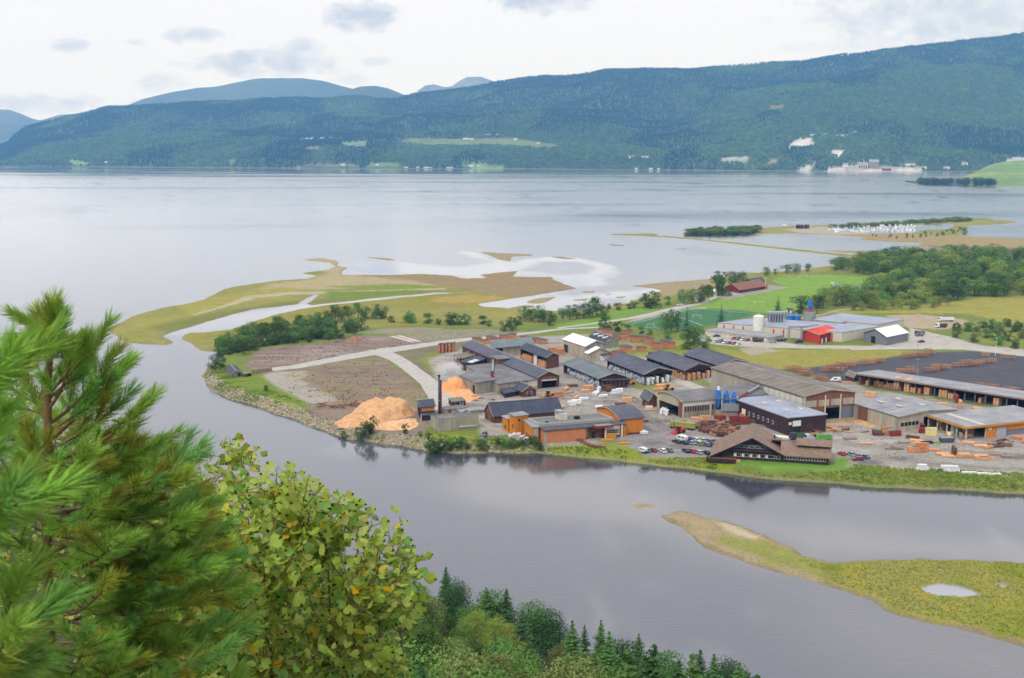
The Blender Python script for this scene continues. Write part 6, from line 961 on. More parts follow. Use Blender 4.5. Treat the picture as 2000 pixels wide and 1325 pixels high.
car(1632,745,0,'van','white','on the dark asphalt by the site hut')
# caravan and dome camper
for px, py, sc_, lab in ((1277,870,1,'white caravan standing behind the car rows') if 0 else (1333,862,1,'white caravan standing behind the back rows of cars'),(1256,884,.8,'white rounded camper at the left end of the front row')):
    d = thing('caravan', lab, 'caravan', P(px,py), -.9); b = MB(); n = 10; pr = [(2.2*math.cos(6.283*i/n)*(1.0), 1.55+1.05*math.sin(6.283*i/n)) for i in range(n)]; pr = [(max(-2.1,min(2.1,x*1.15)),max(.5,min(2.5,z*1.05))) for x, z in pr]
    b.add([(x,-1.05,z) for x, z in pr]+[(x,1.05,z) for x, z in pr],[tuple(range(n)),tuple(range(2*n-1,n-1,-1))]+[((i+1)%n,i,i+n,(i+1)%n+n) for i in range(n)]); b.obj('body', paint('white', CC['white']), d); MB().box(-1.4,-.2,-1.09,-1.05,1.5,2.1).obj('window', GLASS, d); MB().box(.5,1.5,-1.09,-1.05,1.5,2.1).obj('window', GLASS, d)
    for y in (-.95,.95): link('wheel', CM['van'][3], TYRE, d, loc=(0,y,.32))
    MB().cyl((-2.1,0,.5),(-3.2,0,.4),.06,n=6).obj('drawbar', POST, d); d.scale = (sc_,)*3
def truck(px, py, rz, cabc, boxc, label, L_=8, open_=False, boxh=2.4):
    d = thing('truck', label, 'truck', P(px,py), rz); cm_ = mat('truck_'+label[:8].replace(' ','_'), S(*cabc), rough=.35, var=.04); bm_ = mat('bed_'+label[:10].replace(' ','_'), S(*boxc), var=.12, scale=.6)
    b = MB(); b.hexa([(-L_/2,-1.2,.6),(-L_/2+2,-1.2,.6),(-L_/2+2,1.2,.6),(-L_/2,1.2,.6)],[(-L_/2+.3,-1.15,2.8),(-L_/2+2,-1.15,2.9),(-L_/2+2,1.15,2.9),(-L_/2+.3,1.15,2.8)]); b.obj('cab', cm_, d); MB().hexa([(-L_/2-.02+.12,-1.05,1.6),(-L_/2+.2,-1.05,1.6),(-L_/2+.2,1.05,1.6),(-L_/2-.02+.12,1.05,1.6)],[(-L_/2+.2,-1,2.6),(-L_/2+.4,-1,2.6),(-L_/2+.4,1,2.6),(-L_/2+.2,1,2.6)]).obj('windscreen', GLASS, d)
    b = MB()
    if open_: b.box(-L_/2+2.3,L_/2,-1.2,1.2,.9,1.1); b.box(-L_/2+2.3,L_/2,-1.2,-1.1,1.1,boxh); b.box(-L_/2+2.3,L_/2,1.1,1.2,1.1,boxh); b.box(-L_/2+2.3,-L_/2+2.4,-1.1,1.1,1.1,boxh); b.box(L_/2-.1,L_/2,-1.1,1.1,1.1,boxh)
    else: b.box(-L_/2+2.3,L_/2,-1.2,1.2,.9,boxh+.6)
    b.obj('bed', bm_, d); MB().box(-L_/2+.4,L_/2-.2,-.5,.5,.5,.88).obj('chassis', DARK, d)
    for x in (-L_/2+1.1, L_/2-2.4, L_/2-1.2):
        for y in (-1.05,1.05): o = link('wheel', CM['van'][3], TYRE, d, loc=(x,y,.5)); o.scale = (1.5,1.6,1.5)
    return d
truck(1484,668,2.9,(230,230,228),(84,80,72),'white cab truck with dark crane bed before the factory office',9,True)
truck(1848,628,.05,(226,226,224),(222,222,222),'white box truck standing on the gravel beyond the field track',10,True,2.8)
truck(1838,640,.3,(220,220,218),(180,80,60),'white cab truck with red orange load on the far gravel',8,True)
truck(1607,861,.1,(90,160,80),(80,160,70),'green tractor trailer behind the office roof',7,True,2.0); truck(1585,861,.2,(180,184,190),(176,184,192),'silver flatbed trailer beside the green trailer',6,True,1.7); truck(1560,858,.3,(60,60,70),(70,110,80),'dark cab lorry with green load behind the office',8,True,2.4)
truck(1333,838,-.45,(150,146,70),(150,150,76),'long yellow-green covered trailer by the brown timber heap',11) ; truck(1796,655,.2,(96,98,104),(110,112,116),'small grey lorry at the right of the tent hall',6,True)
def loader(px, py, rz, col, label, bucket=True):
    d = thing('wheel_loader', label, 'loader', P(px,py), rz); m_ = mat('loader_'+label.split()[0], S(*col), var=.08, rough=.4)
    MB().hexa([(-.2,-.8,.7),(2.6,-.8,.7),(2.6,.8,.7),(-.2,.8,.7)],[(-.2,-.75,1.9),(2.4,-.7,1.7),(2.4,.7,1.7),(-.2,.75,1.9)]).obj('body', m_, d); b = MB(); b.hexa([(-1.2,-.7,1.2),(.3,-.7,1.2),(.3,.7,1.2),(-1.2,.7,1.2)],[(-1,-.6,2.9),(.2,-.6,2.9),(.2,.6,2.9),(-1,.6,2.9)]); b.obj('cab', GLASS, d); MB().box(-1.05,.25,-.65,.65,2.9,3.0).obj('cab_roof', m_, d)
    b = MB(); b.cyl((-1,-.6,1.3),(-3,-.6,.9),.14,n=6); b.cyl((-1,.6,1.3),(-3,.6,.9),.14,n=6); b.obj('lift_arm', m_, d); MB().hexa([(-3.8,-1.3,.2),(-3,-1.3,.2),(-3,1.3,.2),(-3.8,1.3,.2)],[(-3.5,-1.3,.9),(-3,-1.3,1.3),(-3,1.3,1.3),(-3.5,1.3,.9)]).obj('bucket', m_, d)
    for x in (-1.4,1.6):
        for y in (-.95,.95): o = link('wheel', CM['van'][3], TYRE, d, loc=(x,y,.7)); o.scale = (2.1,2,2.1)
loader(1306,762,.1,(228,160,30),'yellow wheel loader on the gravel between the timber sheds'); loader(1230,751,.2,(224,156,40),'orange machine standing between two timber sheds'); loader(1072,775,.6,(206,140,50),'ochre loader outside the long shed door'); loader(1802,842,1.0,(220,50,34),'red forklift in the open bay of the planing hall'); loader(1327,846,.6,(208,64,44),'red loader with folded arm beside the car park'); loader(1690,742,.3,(200,90,50),'small orange loader near the site hut')
d = thing('skip', 'dark blue waste skip with rubbish in the right hand yard', 'skip', P(1849,864), .1); b = MB(); b.hexa([(-2.4,-1,.1),(2.4,-1,.1),(2.4,1,.1),(-2.4,1,.1)],[(-3,-1.1,1.8),(3,-1.1,1.8),(3,1.1,1.8),(-3,1.1,1.8)]); b.obj('body', mat('skip_blue', S(74,86,112), var=.15), d); MB().box(-2.6,2.6,-.9,.9,1.81,2.0).obj('rubbish', L_GY, d)
d = thing('skip', 'yellow-green round topped container behind the office gable', 'container', P(1441,869), .1); b = MB(); b.cyl((-2.2,0,1.3),(2.2,0,1.3),1.3,n=14); b.box(-2.2,2.2,-1.25,1.25,.1,1.3); b.obj('body', mat('skip_green', S(150,150,52), var=.15), d)
for px, py in ((1246,842),(1253,845),(1258,848)): stack(P(px,py), .2*px, 1, 1, WRAP, [WM[1]], label='white appliance-like block at the right corner of the orange wing', name='white_block', cat='block')
stack(P(1236,847), .2, 2, 1, L_DK, BML, label='dark timber trailer load along the orange wing')
b_ = MB().hexa([(0,0,0),(26,-2.4,0),(26,1.6,0),(0,3.2,0)],[(0,0,.06),(26,-2.4,.06),(26,1.6,.06),(0,3.2,.06)]); d = link('white_sheet', b_.mesh('sheet'), W_WHITE, label='long white plastic sheet lying on the ground behind the office roof', cat='plastic sheet', loc=P(1490,850)); d.rotation_euler = (0,0,-.45)
# lamp posts and poles
def pole(px, py, hpx, label, mt=None, lamp=True):
    q = P(px,py); h = top_z(q, py-hpx)-ZG; d = thing('lamp_post', label, 'pole', q); MB().cyl((0,0,0),(0,0,h),.14,.09,n=8).obj('pole', mt or STEEL, d)
    if lamp: MB().box(-.9,.9,-.12,.12,h-.05,h+.12).obj('lamp_head', mt or STEEL, d)
for px, py, hp, lab in ((1944,695,34,'tall white lamp post at the edge of the asphalt yard'),(1791,732,30,'slim mast rising from the asphalt behind the long open shed'),(1791,688,24,'thin mast at the top edge of the asphalt yard'),(1425,624,40,'floodlight mast between the two football pitches'),(1499,612,34,'floodlight mast beside the grass pitch goal'),(1333,600,28,'floodlight mast near the artificial pitch corner'),(1258,600,26,'lamp post by the round bush at the gravel drive'),(1495,566,24,'white flagpole before the clubhouse'),(1179,606,24,'dark mast above the shoreline trees')): pole(px,py,hp,lab,W_WHITE if 'white' in lab else None)
# ---- marina and far shore
def boat_mesh(seed):
    rg = random.Random(seed); L_ = rg.uniform(4.2,7.2); W_ = L_*.32; b = MB(); n = 6
    low = [(-L_/2,-W_*.35,0),(L_*.2,-W_*.35,0),(L_*.45,0,.15),(L_*.2,W_*.35,0),(-L_/2,W_*.35,0)]; up = [(-L_/2,-W_/2,.9),(L_*.2,-W_/2,1.0),(L_*.55,0,1.3),(L_*.2,W_/2,1.0),(-L_/2,W_/2,.9)]
    b.add(low+up,[(4,3,2,1,0),(5,6,7,8,9)]+[(i,(i+1)%5,(i+1)%5+5,i+5) for i in range(5)]); b.hexa([(-L_*.25,-W_*.32,.95),(L_*.12,-W_*.32,.95),(L_*.12,W_*.32,.95),(-L_*.25,W_*.32,.95)],[(-L_*.22,-W_*.28,2.0),(L_*.02,-W_*.28,2.0),(L_*.02,W_*.28,2.0),(-L_*.22,W_*.28,2.0)])
    if seed == 3: b.cyl((0,0,1),(0,0,6),.05,n=5)
    return b.mesh('boat')
BO = [boat_mesh(i) for i in range(7)]; bw = mat('boat_white', S(236,238,240), rough=.3, var=.03, rnd=.1); k = 0; rg = random.Random(11)
while k < 120:
    x = rg.uniform(1618,1786); y = 456-(x-1618)*.004*0+rg.uniform(-13,0)*(.55+.45*min(1,(x-1618)/60)); y = y-(x-1618)*.02
    o = link('moored_boat', BO[k % 7], bw, cat='boat', loc=P(x,y,0.0)); o.rotation_euler = (0,0,rg.choice((1.4,-1.7,1.55))+rg.uniform(-.15,.15)); o['label'] = 'white motor boat moored among the others in the marina basin'; o['group'] = 'boats moored in the marina'; k += 1
for px, py, rz in ((1533,443,.1),): o = link('motor_cruiser', BO[0], bw, cat='boat', loc=P(px,py,0), label='white cruiser alone outside the breakwater at its left end'); o.scale = (1.8,1.8,1.8)
for px, py in ((1556,447),(1561,447),(1566,447),(1572,447),(1577,447)):
    b = Bd('boathouse','x',(px,py-6),(px-1.2,py-6.5),(px+3.6,py-6.3),h=4,z0=1.2,group='boathouses on the breakwater'); b.walls(W_DRED if px % 2 else W_DBROWN); b.gable(R_NAVY,1.6,'u',over=.3,wm=W_DRED); reg(b.root,'small red boathouse in the row at the left end of the marina','boathouses on the breakwater')
def house(px, py, s, w_, d, h, roofm, wallm, label, name='house', rise=None):
    """far house standing on the hill at picture row py; s scales metres"""
    if d is None:
        a = np.full(200, px*1.0); b2 = np.linspace(0, .7, 200); X, Y, Z = hill_xyz(a, b2); qx_, qy_ = pix(X, Y, Z); i = int(np.argmin(np.abs(qy_-py))); loc = Vector((X[i], Y[i], Z[i]-1))
    else: loc = Vector(d)
    t = thing(name, label, 'house' if name == 'house' else 'building', loc, random.uniform(-.3,.3)); hd_ = w_*.6; MB().box(-w_/2,w_/2,-hd_/2,hd_/2,-3,h).obj('wall', wallm, t); rr = rise or h*.5; mb = MB(); e = .5
    mb.add([(-w_/2-e,-hd_/2-e,h),(w_/2+e,-hd_/2-e,h),(w_/2+e,0,h+rr),(-w_/2-e,0,h+rr),(-w_/2-e,hd_/2+e,h),(w_/2+e,hd_/2+e,h)],[(0,1,2,3),(3,2,5,4),(0,3,4),(1,5,2),(0,4,5,1)]); mb.obj('roof', roofm, t)
    n_ = max(2,int(w_/5))
    for k in range(n_): x = -w_/2+w_*(k+.5)/n_; MB().box(x-.8,x+.8,-hd_/2-.08,-hd_/2-.002,1.2,3.2).obj('window', GLASS, t)
    return t
hs = 'white house in the row of farms high on the left slope|white farmhouse below the left hamlet|white farm at the left end of the yellow field|small cottage above the yellow field|pale house at the right end of the yellow field|white house alone in the mid forest|small white cabin alone right of the fields|white house by the water left of the green field|white boathouse on the fjord shore|white house above the quarry scar|white block between the scars|white house in the hamlet over the plant|pale house above the green farmland|small house at the left foot of the slope'.split('|')
for px, py, w_, h, k in ((597,274,20,8,0),(605,273,22,8,0),(612,273,14,7,0),(616,272,20,9,0),(635,272,24,7,0),(652,271,26,7,0),(702,286,22,9,1),(911,273,34,8,2),(922,273,24,7,2),(953,265,24,9,3),(972,264,18,7,3),(1007,274,20,8,4),(1050,281,16,7,4),(1061,289,26,9,5),(1069,290,16,6,5),(1118,288,16,10,6),(675,322,24,8,7),(740,322,20,8,7),(796,327,18,5,8),(818,328,20,5,8),(838,328,44,4,8),(880,327,40,4,8),(921,325,24,8,8),(936,326,14,7,8),(1232,308,40,9,9),(1256,308,34,9,9),(1240,331,16,7,8),(1268,331,18,7,8),(1283,331,14,6,8),(1578,267,26,11,9),(1600,264,40,8,10),(1634,267,60,8,10),(1658,260,30,9,11),(1767,321,44,8,11),(1795,330,24,8,12),(1838,330,30,8,12),(1872,322,30,10,12),(1972,313,44,10,12),(218,317,20,7,13)):
    reg(house(px,py,1,w_,None,h,R_DARK if k % 2 else R_LGREY, W_WHITE,'x'), hs[k], None)
for px, py, w_, h, wm_, lab in ((1632,331,50,10,W_WHITE,'low white shed at the left end of the fjord quarry plant'),(1643,329,24,18,W_WHITE,'pale conveyor tower of the fjord quarry plant'),(1676,329,54,20,W_CREAM,'tall white silo block of the fjord quarry plant'),(1698,328,44,24,W_MIX,'grey sloping crusher house of the fjord quarry plant'),(1722,331,40,8,W_DRED,'low red store at the fjord quarry plant'),(1660,332,70,9,W_CREAM,'long pale quay store of the fjord quarry plant')):
    t = house(px,py,1,w_,None,h,R_LGREY,wm_,lab,name='quarry_building')
    if 'silo block' in lab:
        for k in range(5): MB().box(-24+k*11,-19+k*11,-16.8,-16.3,1,16).obj('bay_opening', DARK, t)
# ================================================================ trees
def leaf_cloud(cent, rad, n, size, rg, squash=.8, up=.25):
    """leaf-sized quads on the skins of many small clumps: returns V, F"""
    cent = np.asarray(cent); rad = np.asarray(rad); pr = rad**2/np.sum(rad**2); ci = rg.choice(len(cent), n, p=pr)
    d = rg.normal(size=(n, 3)); d[:, 2] += up; d /= np.linalg.norm(d, axis=1)[:, None]
    c = cent[ci]+d*(rad[ci]*rg.uniform(.6, 1.08, n))[:, None]*np.array([1, 1, squash])
    nm = d+rg.normal(size=(n, 3))*.55; nm /= np.linalg.norm(nm, axis=1)[:, None]
    a = np.cross(nm, rg.normal(size=(n, 3))); a /= np.linalg.norm(a, axis=1)[:, None]+1e-9; b = np.cross(nm, a); s = (size*rg.uniform(.6, 1.3, n))[:, None]
    V = np.stack([c-a*s*.5, c+b*s*.42, c+a*s*.6, c-b*s*.42], 1).reshape(-1, 3); return V, np.arange(4*n).reshape(n, 4)
def join(parts):
    o = 0; Vs = []; Fs = []
    for V, F in parts: Vs.append(V); Fs.append(F+o); o += len(V)
    return np.concatenate(Vs), np.concatenate(Fs)
def broadleaf(seed, h=1.0, w_=.42, n=900, size=.05, clumps=16, trunk=.28, bushy=False, rk_=1.0):
    rg = np.random.default_rng(seed); cs = []; rs = []
    for i in range(clumps):
        z = rg.uniform(.2 if bushy else trunk, .93); k = math.sin(math.pi*min(1, max(.12, (z-.05)/.98)))**.7; a = rg.uniform(0, 6.28); r = w_*k*math.sqrt(rg.random())*.75
        cs.append((math.cos(a)*r, math.sin(a)*r, z)); rs.append(rg.uniform(.1, .2)*(.7+.5*k)*rk_)
    if bushy: cs += [(rg.uniform(-.3,.3), rg.uniform(-.3,.3), .15) for _ in range(5)]; rs += [.2]*5
    V, F = leaf_cloud(cs, rs, n, size, rg); V[:, 2] = np.maximum(V[:, 2], .02); crown = mesh_np('crown', V, F)
    b = MB(); b.cyl((0, 0, -.08), (rg.uniform(-.03,.03), 0, .5), .022, .014, n=7)
    for i in range(4): c = cs[i]; b.cyl((0, 0, .2+.08*i), c, .012, .005, n=5)
    return crown, b.mesh('trunk')
def spruce(seed, n_t=16, per=11, slim=.2, fine=3):
    rg = np.random.default_rng(seed); V = []; F = []
    for t in range(n_t):
        f = t/(n_t-1); z = .06+.9*f**.93; R = slim*(1-f)**.82*rg.uniform(.85, 1.1)+.012; m = max(4, int(per*(1-f*.55)))
        for j in range(m):
            a = 6.2832*(j+rg.uniform(-.3, .3))/m+t*.7; L_ = R*rg.uniform(.7, 1.15); dz = -.28*L_ if f < .75 else .2*L_; d = np.array([math.cos(a), math.sin(a), 0]); s = np.array([-d[1], d[0], 0]); zz = z+rg.uniform(-.012, .012)
            base = np.array([0, 0, zz+.02])
            for k in range(fine):                       # each bough: overlapping ragged sprays
                f0, f1 = k/fine, (k+1.25)/fine; w0 = L_*.30*(1-f0*.55)+.006
                p0 = base+d*L_*f0+np.array([0, 0, dz*f0]); p1 = base+d*L_*f1+np.array([0, 0, dz*f1-.012*rg.random()]); sg = s*w0*rg.uniform(.6, 1.2); sh = s*w0*rg.uniform(.6, 1.2); dn = np.array([0, 0, -w0*rg.uniform(.25, .7)])
                o = len(V); V += [p0, (p0+p1)/2+sg+dn, p1, (p0+p1)/2-sh+dn]; F.append((o, o+1, o+2, o+3))
    o = len(V); V += [np.array([-.006, 0, .95]), np.array([.006, 0, .95]), np.array([0, .006, .95]), np.array([0, 0, 1.0])]; F.append((o, o+1, o+3, o+3)) if False else F.append((o, o+1, o+3, o+2))
    b = MB(); b.cyl((0, 0, -.05), (0, 0, .9), .014, .003, n=6); return mesh_np('crown', np.array(V), np.array(F)), b.mesh('trunk')
BARK = mat('bark', S(96,86,74), var=.25, scale=2); BARKW = mat('birch_bark', S(170,166,156), var=.3, scale=2)
FOL = [mat('foliage_green', S(100,132,62), var=.3, scale=.35, rnd=.3, trans=.15, spec=.12, rough=.8), mat('foliage_deep', S(78,104,50), var=.3, scale=.35, rnd=.25, trans=.1, spec=.1, rough=.8), mat('foliage_yellow', S(140,156,70), var=.28, scale=.35, rnd=.25, trans=.2, spec=.12, rough=.8), mat('foliage_olive', S(122,132,76), var=.3, scale=.35, rnd=.25, trans=.15, spec=.1, rough=.8)]
FSP = [mat('spruce_dark', S(66,98,58), var=.25, scale=.3, rnd=.22, spec=.08, rough=.9), mat('spruce_green', S(84,120,62), var=.25, scale=.3, rnd=.2, spec=.08, rough=.9)]
BL = [broadleaf(i, n=1200, clumps=15+i, trunk=.14, w_=.40, rk_=1.35) for i in range(5)]; BU = [broadleaf(20+i, w_=.62, n=1100, size=.07, clumps=14, bushy=True, rk_=1.2) for i in range(4)]; PO = [broadleaf(30, w_=.13, n=600, size=.05, clumps=18, trunk=.15)]
SPM = [spruce(40+i, 14, 9, .22, 2) for i in range(2)]
BIG_ = [broadleaf(50+i, w_=.38, n=15000, size=.018, clumps=30+3*i, trunk=.3, rk_=.95) for i in range(5)]; BSP = [spruce(60+i, 34, 20, .17+.02*i, 5) for i in range(4)]; PINE_M = [broadleaf(70, w_=.26, n=10000, size=.02, clumps=46, trunk=.25)]
def tree(name, tm, loc, h, wf, mt, bark, label, group=None, cat='tree', r=None):
    t = thing(name, label, cat, loc, random.uniform(0, 6.28), group); t.scale = (h*wf, h*wf, h)
    for pn, me, m_ in (('crown', tm[0], mt), ('trunk', tm[1], bark)):
        o = bpy.data.objects.new(pn, me); COL.objects.link(o); o.parent = t
        if len(me.materials) == 0: me.materials.append(m_)
        o.material_slots[0].link = 'OBJECT'; o.material_slots[0].material = m_
    return t
def at_px(px, py, hpx):
    q = P(px, py); q.z = hz(q.x, q.y); k = P(px, py, max(q.z, 0)); k.z = hz(k.x, k.y); return k, hpx*math.hypot(k.y, CAMH)/FPX*1.02
rg = random.Random(21)
HUE = dict(foliage_green='mid green', foliage_deep='deep green', foliage_yellow='yellow-green', foliage_olive='olive')
def zlab(label, x, y, mt, pts):
    a = sorted(p[0]/p[1] for p in pts); b = sorted(p[1] for p in pts); n = len(a); i = sum(v < x/y for v in a)*5//n; j = sum(v < y for v in b)*3//n
    return f"{HUE.get(mt.name,'')} {label}, {('near','middle','far')[min(j,2)]} side, {('left end','left','centre','right','right end')[min(i,4)]}"
def scatter(poly, n, h0, h1, kinds, name, label, group, z=3, wf=(1, 1.35), mind=0, mats_=None):
    W = PN(poly, z); lo, hi = W.min(0), W.max(0); pts = []; tries = 0; X = np.random.default_rng(len(poly)*7+n).uniform(lo, hi, (n*60, 2)); d = sdf(X[:, 0], X[:, 1], W, 5); X = X[d > 0]
    for x, y in X:
        if len(pts) >= n: break
        if mind and any((x-a)**2+(y-b)**2 < mind*mind for a, b in pts): continue
        pts.append((x, y))
    for x, y in pts:
        h = rg.uniform(h0, h1); mt = rg.choice(mats_ or FOL[:3]); t = tree(name, rg.choice(kinds), (x, y, hz(x, y)), h, rg.uniform(*wf), mt, BARK, zlab(label, x, y, mt, pts), group, cat='bush' if 'bush' in name else 'tree')
# round trees and bushes one by one: base x, base y, height, width/height, kind
for px, py, hp, wf, k, lab in (
 (1183,645,30,1.1,'b','round dark tree standing alone right of the gravel road'),(1208,648,20,1.3,'b','first of two small trees beside the drying yard stacks'),(1226,650,17,1.4,'b','second of two small trees beside the drying yard stacks'),(1253,652,14,1.3,'b','small bush above the drying yard stacks'),(1269,655,12,1.3,'b','low bush right of the drying yard stacks'),
 (1272,602,32,1.7,'b','big round bush by the gravel drive near the shore'),(1304,596,18,1,'b','small tree right of the big round shore bush'),(1334,592,27,1.1,'t','left tree of the clump on the football ground drive'),(1352,594,30,1.1,'t','second tree of the clump on the football ground drive'),(1370,592,32,1.1,'t','third tree of the clump on the football ground drive'),(1384,588,30,1,'t','right tree of the clump on the football ground drive'),
 (1356,684,48,1.15,'t','big round tree between the lumber stacks and the factory car park'),(1340,682,34,1.2,'b','lower bush at the left of the big round car park tree'),(1375,684,26,1.3,'b','shrub at the right foot of the big round car park tree'),(1300,650,40,1.1,'t','broad tree left of the two narrow poplars'),(1303,664,20,1.2,'b','bush below the two narrow poplars'),
 (1412,578,44,1.0,'d','dark bushy conifer left of the clubhouse'),(1432,562,32,1.1,'t','tree behind the left end of the clubhouse roof'),(1447,560,28,1.1,'t','middle tree behind the clubhouse roof'),(1400,572,40,.8,'d','dark conifer at the edge of the clubhouse gravel'),(1496,541,20,1.1,'t','tree right of the dark barn behind the clubhouse'),(1515,536,12,1,'b','tiny tree at the shore above the grass pitch'),(1536,534,18,1.6,'t','left of the three round trees above the grass pitch'),(1553,534,20,1.5,'t','middle of the three round trees above the grass pitch'),(1578,532,18,1,'t','right round tree alone above the grass pitch'),
 (1561,613,18,1.2,'d','dark round bush right of the white hut'),(672,858,17,1,'b','small bush on the bank left of the paired river bushes'),(709,860,30,1.2,'b','left half of the round bush pair on the riverbank'),(724,859,34,1.1,'b','right half of the round bush pair on the riverbank'),(793,856,20,.9,'b','narrow bush at the foot of the flat sawdust'),
 (418,722,26,1.2,'b','grey-green tree at the tip of the promontory'),(434,718,22,1,'b','second small tree beside the riverside shed'),(519,764,12,1.3,'b','dark scrub on the promontory slope')):
    q, h = at_px(px, py, hp); tm = rg.choice(BL) if k == 't' else rg.choice(BU); tree('broadleaf_tree' if k != 'b' else 'bush', tm, q, h, wf*(.95 if k == 't' else .8), FOL[1] if k == 'd' else rg.choice(FOL[:2]), BARK, lab, cat='tree' if k != 'b' else 'bush')
for px, py, hp, lab in ((1311,648,44,'left narrow dark poplar before the artificial pitch'),(1323,648,40,'right narrow dark poplar before the artificial pitch')): q, h = at_px(px, py, hp); tree('poplar', PO[0], q, h, 1, FOL[1], BARK, lab)
for px, py, hp, wf, lab in ((1341,646,50,1,'tall spruce right of the two narrow poplars'),(1408,634,42,1.25,'dark broad spruce behind the left corner of the factory'),(1519,616,40,1.3,'dark spruce between the pitches and the factory roof')): q, h = at_px(px, py, hp); tree('spruce', SPM[0], q, h, wf, FSP[0], BARK, lab)
# rows along the shore
row = [(640,632,24),(655,626,30),(668,630,26),(680,627,27),(700,622,28),(716,622,22),(735,622,26),(746,623,22),(690,640,20),(706,644,22),(765,630,12),(797,629,20),(805,631,18),(836,632,20),(856,634,11),(880,634,22),(893,635,20),(908,635,20),(943,634,17),(955,636,12),(985,647,18),(1000,647,26),(1012,634,18),(1024,628,30),(1038,628,24),(1053,628,30),(1063,628,24),(1078,629,20),(1075,636,12),(1098,625,24),(1112,624,26),(1126,623,26),(1140,622,28),(1152,620,30),(1165,618,34),(1176,618,20),(1208,606,14),(1190,604,10),(1238,602,14),(1230,604,10)]
for px, py, hp in row:
    q, h = at_px(px, py, hp); t = tree('shore_tree', rg.choice(BL if hp > 22 else BU), q, h*1.05, 1.15, rg.choice(FOL[:2]), BARK, '', cat='tree'); reg(t, 'dark green tree in the row between the marsh and the mill', 'trees in the marsh edge row')
scatter([(430,694),(425,668),(470,650),(560,630),(645,622),(660,640),(600,648),(560,655),(690,646),(694,658),(600,670),(520,676),(480,694)], 120, 4.5, 8.5, BU+BL[:2], 'copse_bush', 'bush of the copse left of the disused field', 'bushes of the dense copse', mind=3.2, mats_=[FOL[1], FOL[1], FOL[0]])
FOR = [(1530,614),(1545,606),(1600,588),(1640,580),(1700,566),(1730,556),(1726,546),(1650,532),(1620,526),(1680,512),(1800,500),(2080,497),(2080,575),(2000,580),(1880,590),(1800,602),(1700,604),(1660,598),(1600,612),(1550,616)]
scatter(FOR, 292, 9, 14, BL, 'forest_tree', 'tree in the wood beyond the football pitches', 'trees of the wood beside the pitches', mind=7.5, wf=(1.3,1.8), mats_=[FOL[0],FOL[1],FOL[0],FOL[2]])
scatter([(1845,660),(1870,640),(1900,636),(2060,632),(2060,700),(1990,684),(1920,672)], 48, 3, 6, BU, 'field_bush', 'bush right of the far gravel place', 'bushes on the rough ground', mind=5, mats_=[FOL[0],FOL[3],FOL[1]])
scatter([(1660,610),(1760,606),(1860,600),(1860,596),(1760,600),(1660,604)], 16, 5, 9, BL, 'field_tree', 'tree at the front of the wood', 'trees at the edge of the wood', mind=6, mats_=[FOL[2],FOL[3]])
scatter([(1340,459),(1345,452),(1420,448),(1480,447),(1480,455),(1420,459)], 110, 4, 7, BU, 'spit_bush', 'low tree on the wooded tip of the breakwater', 'low trees on the breakwater tip', z=1.5, mind=4, wf=(1.6,2.6), mats_=[FOL[1],FOL[0],FOL[3]])
scatter([(1620,441),(1740,436),(1870,427),(1900,428),(1900,432),(1800,436),(1660,442)], 110, 2.5, 5.5, BU, 'mole_bush', 'scrub bush on the outer harbour mole', 'scrub on the outer harbour mole', z=1.5, mind=5, wf=(1.6,2.8), mats_=[FOL[0],FOL[3],FOL[2]])
scatter([(1700,460),(1790,457),(1850,452),(1890,445),(1890,455),(1800,464),(1740,466)], 30, 2.5, 5, BU, 'marina_bush', 'scrub bush on the shore side of the marina', 'scrub beside the marina', z=1.5, mind=10, mats_=[FOL[0],FOL[3]])
for px, py, hp in ((840,886,26),(853,886,28),(864,884,22),(880,884,20),(892,883,22),(902,882,18),(932,882,14),(945,884,20),(912,884,14),(972,880,14),(985,882,18),(998,882,20),(1012,881,18),(1025,881,14),(1040,880,18),(1049,882,20),(1056,884,14),(838,872,12),(820,866,10)):
    q, h = at_px(px, py, hp); t = tree('bank_bush', rg.choice(BU), q, h, 1.1, rg.choice(FOL[:2]), BARK, '', cat='bush'); reg(t, 'green bush on the riverbank before the factory', 'bushes along the riverbank')
# trees on the farmland point across the fjord
for k in range(46):
    px = rg.uniform(1788, 1934); s_ = rg.uniform(.02, .12) if px < 1862 else rg.uniform(.01, .06)
    x, y, z = farm_z(np.array([px]), np.array([s_])); t = tree('far_tree', rg.choice(BL), (x[0], y[0], z[0]-.5), rg.uniform(16, 26), 1.3, FOL[1], BARK, 'dark tree on the wooded point below the green farmland', 'trees on the point below the farmland')
for px, py in ((1990,314),(1998,312),(1960,318)): house(px,py,1,24,farm_z(np.array([px]),np.array([.95]))[0][0:1].tolist()+[farm_z(np.array([px]),np.array([.95]))[1],float(farm_z(np.array([px]),np.array([.95]))[2][0])],8,R_LGREY,W_WHITE,{1990:'right farmhouse on top of the green farmland',1998:'farmhouse at the frame edge above the farmland',1960:'left farmhouse on top of the green farmland'}[px])
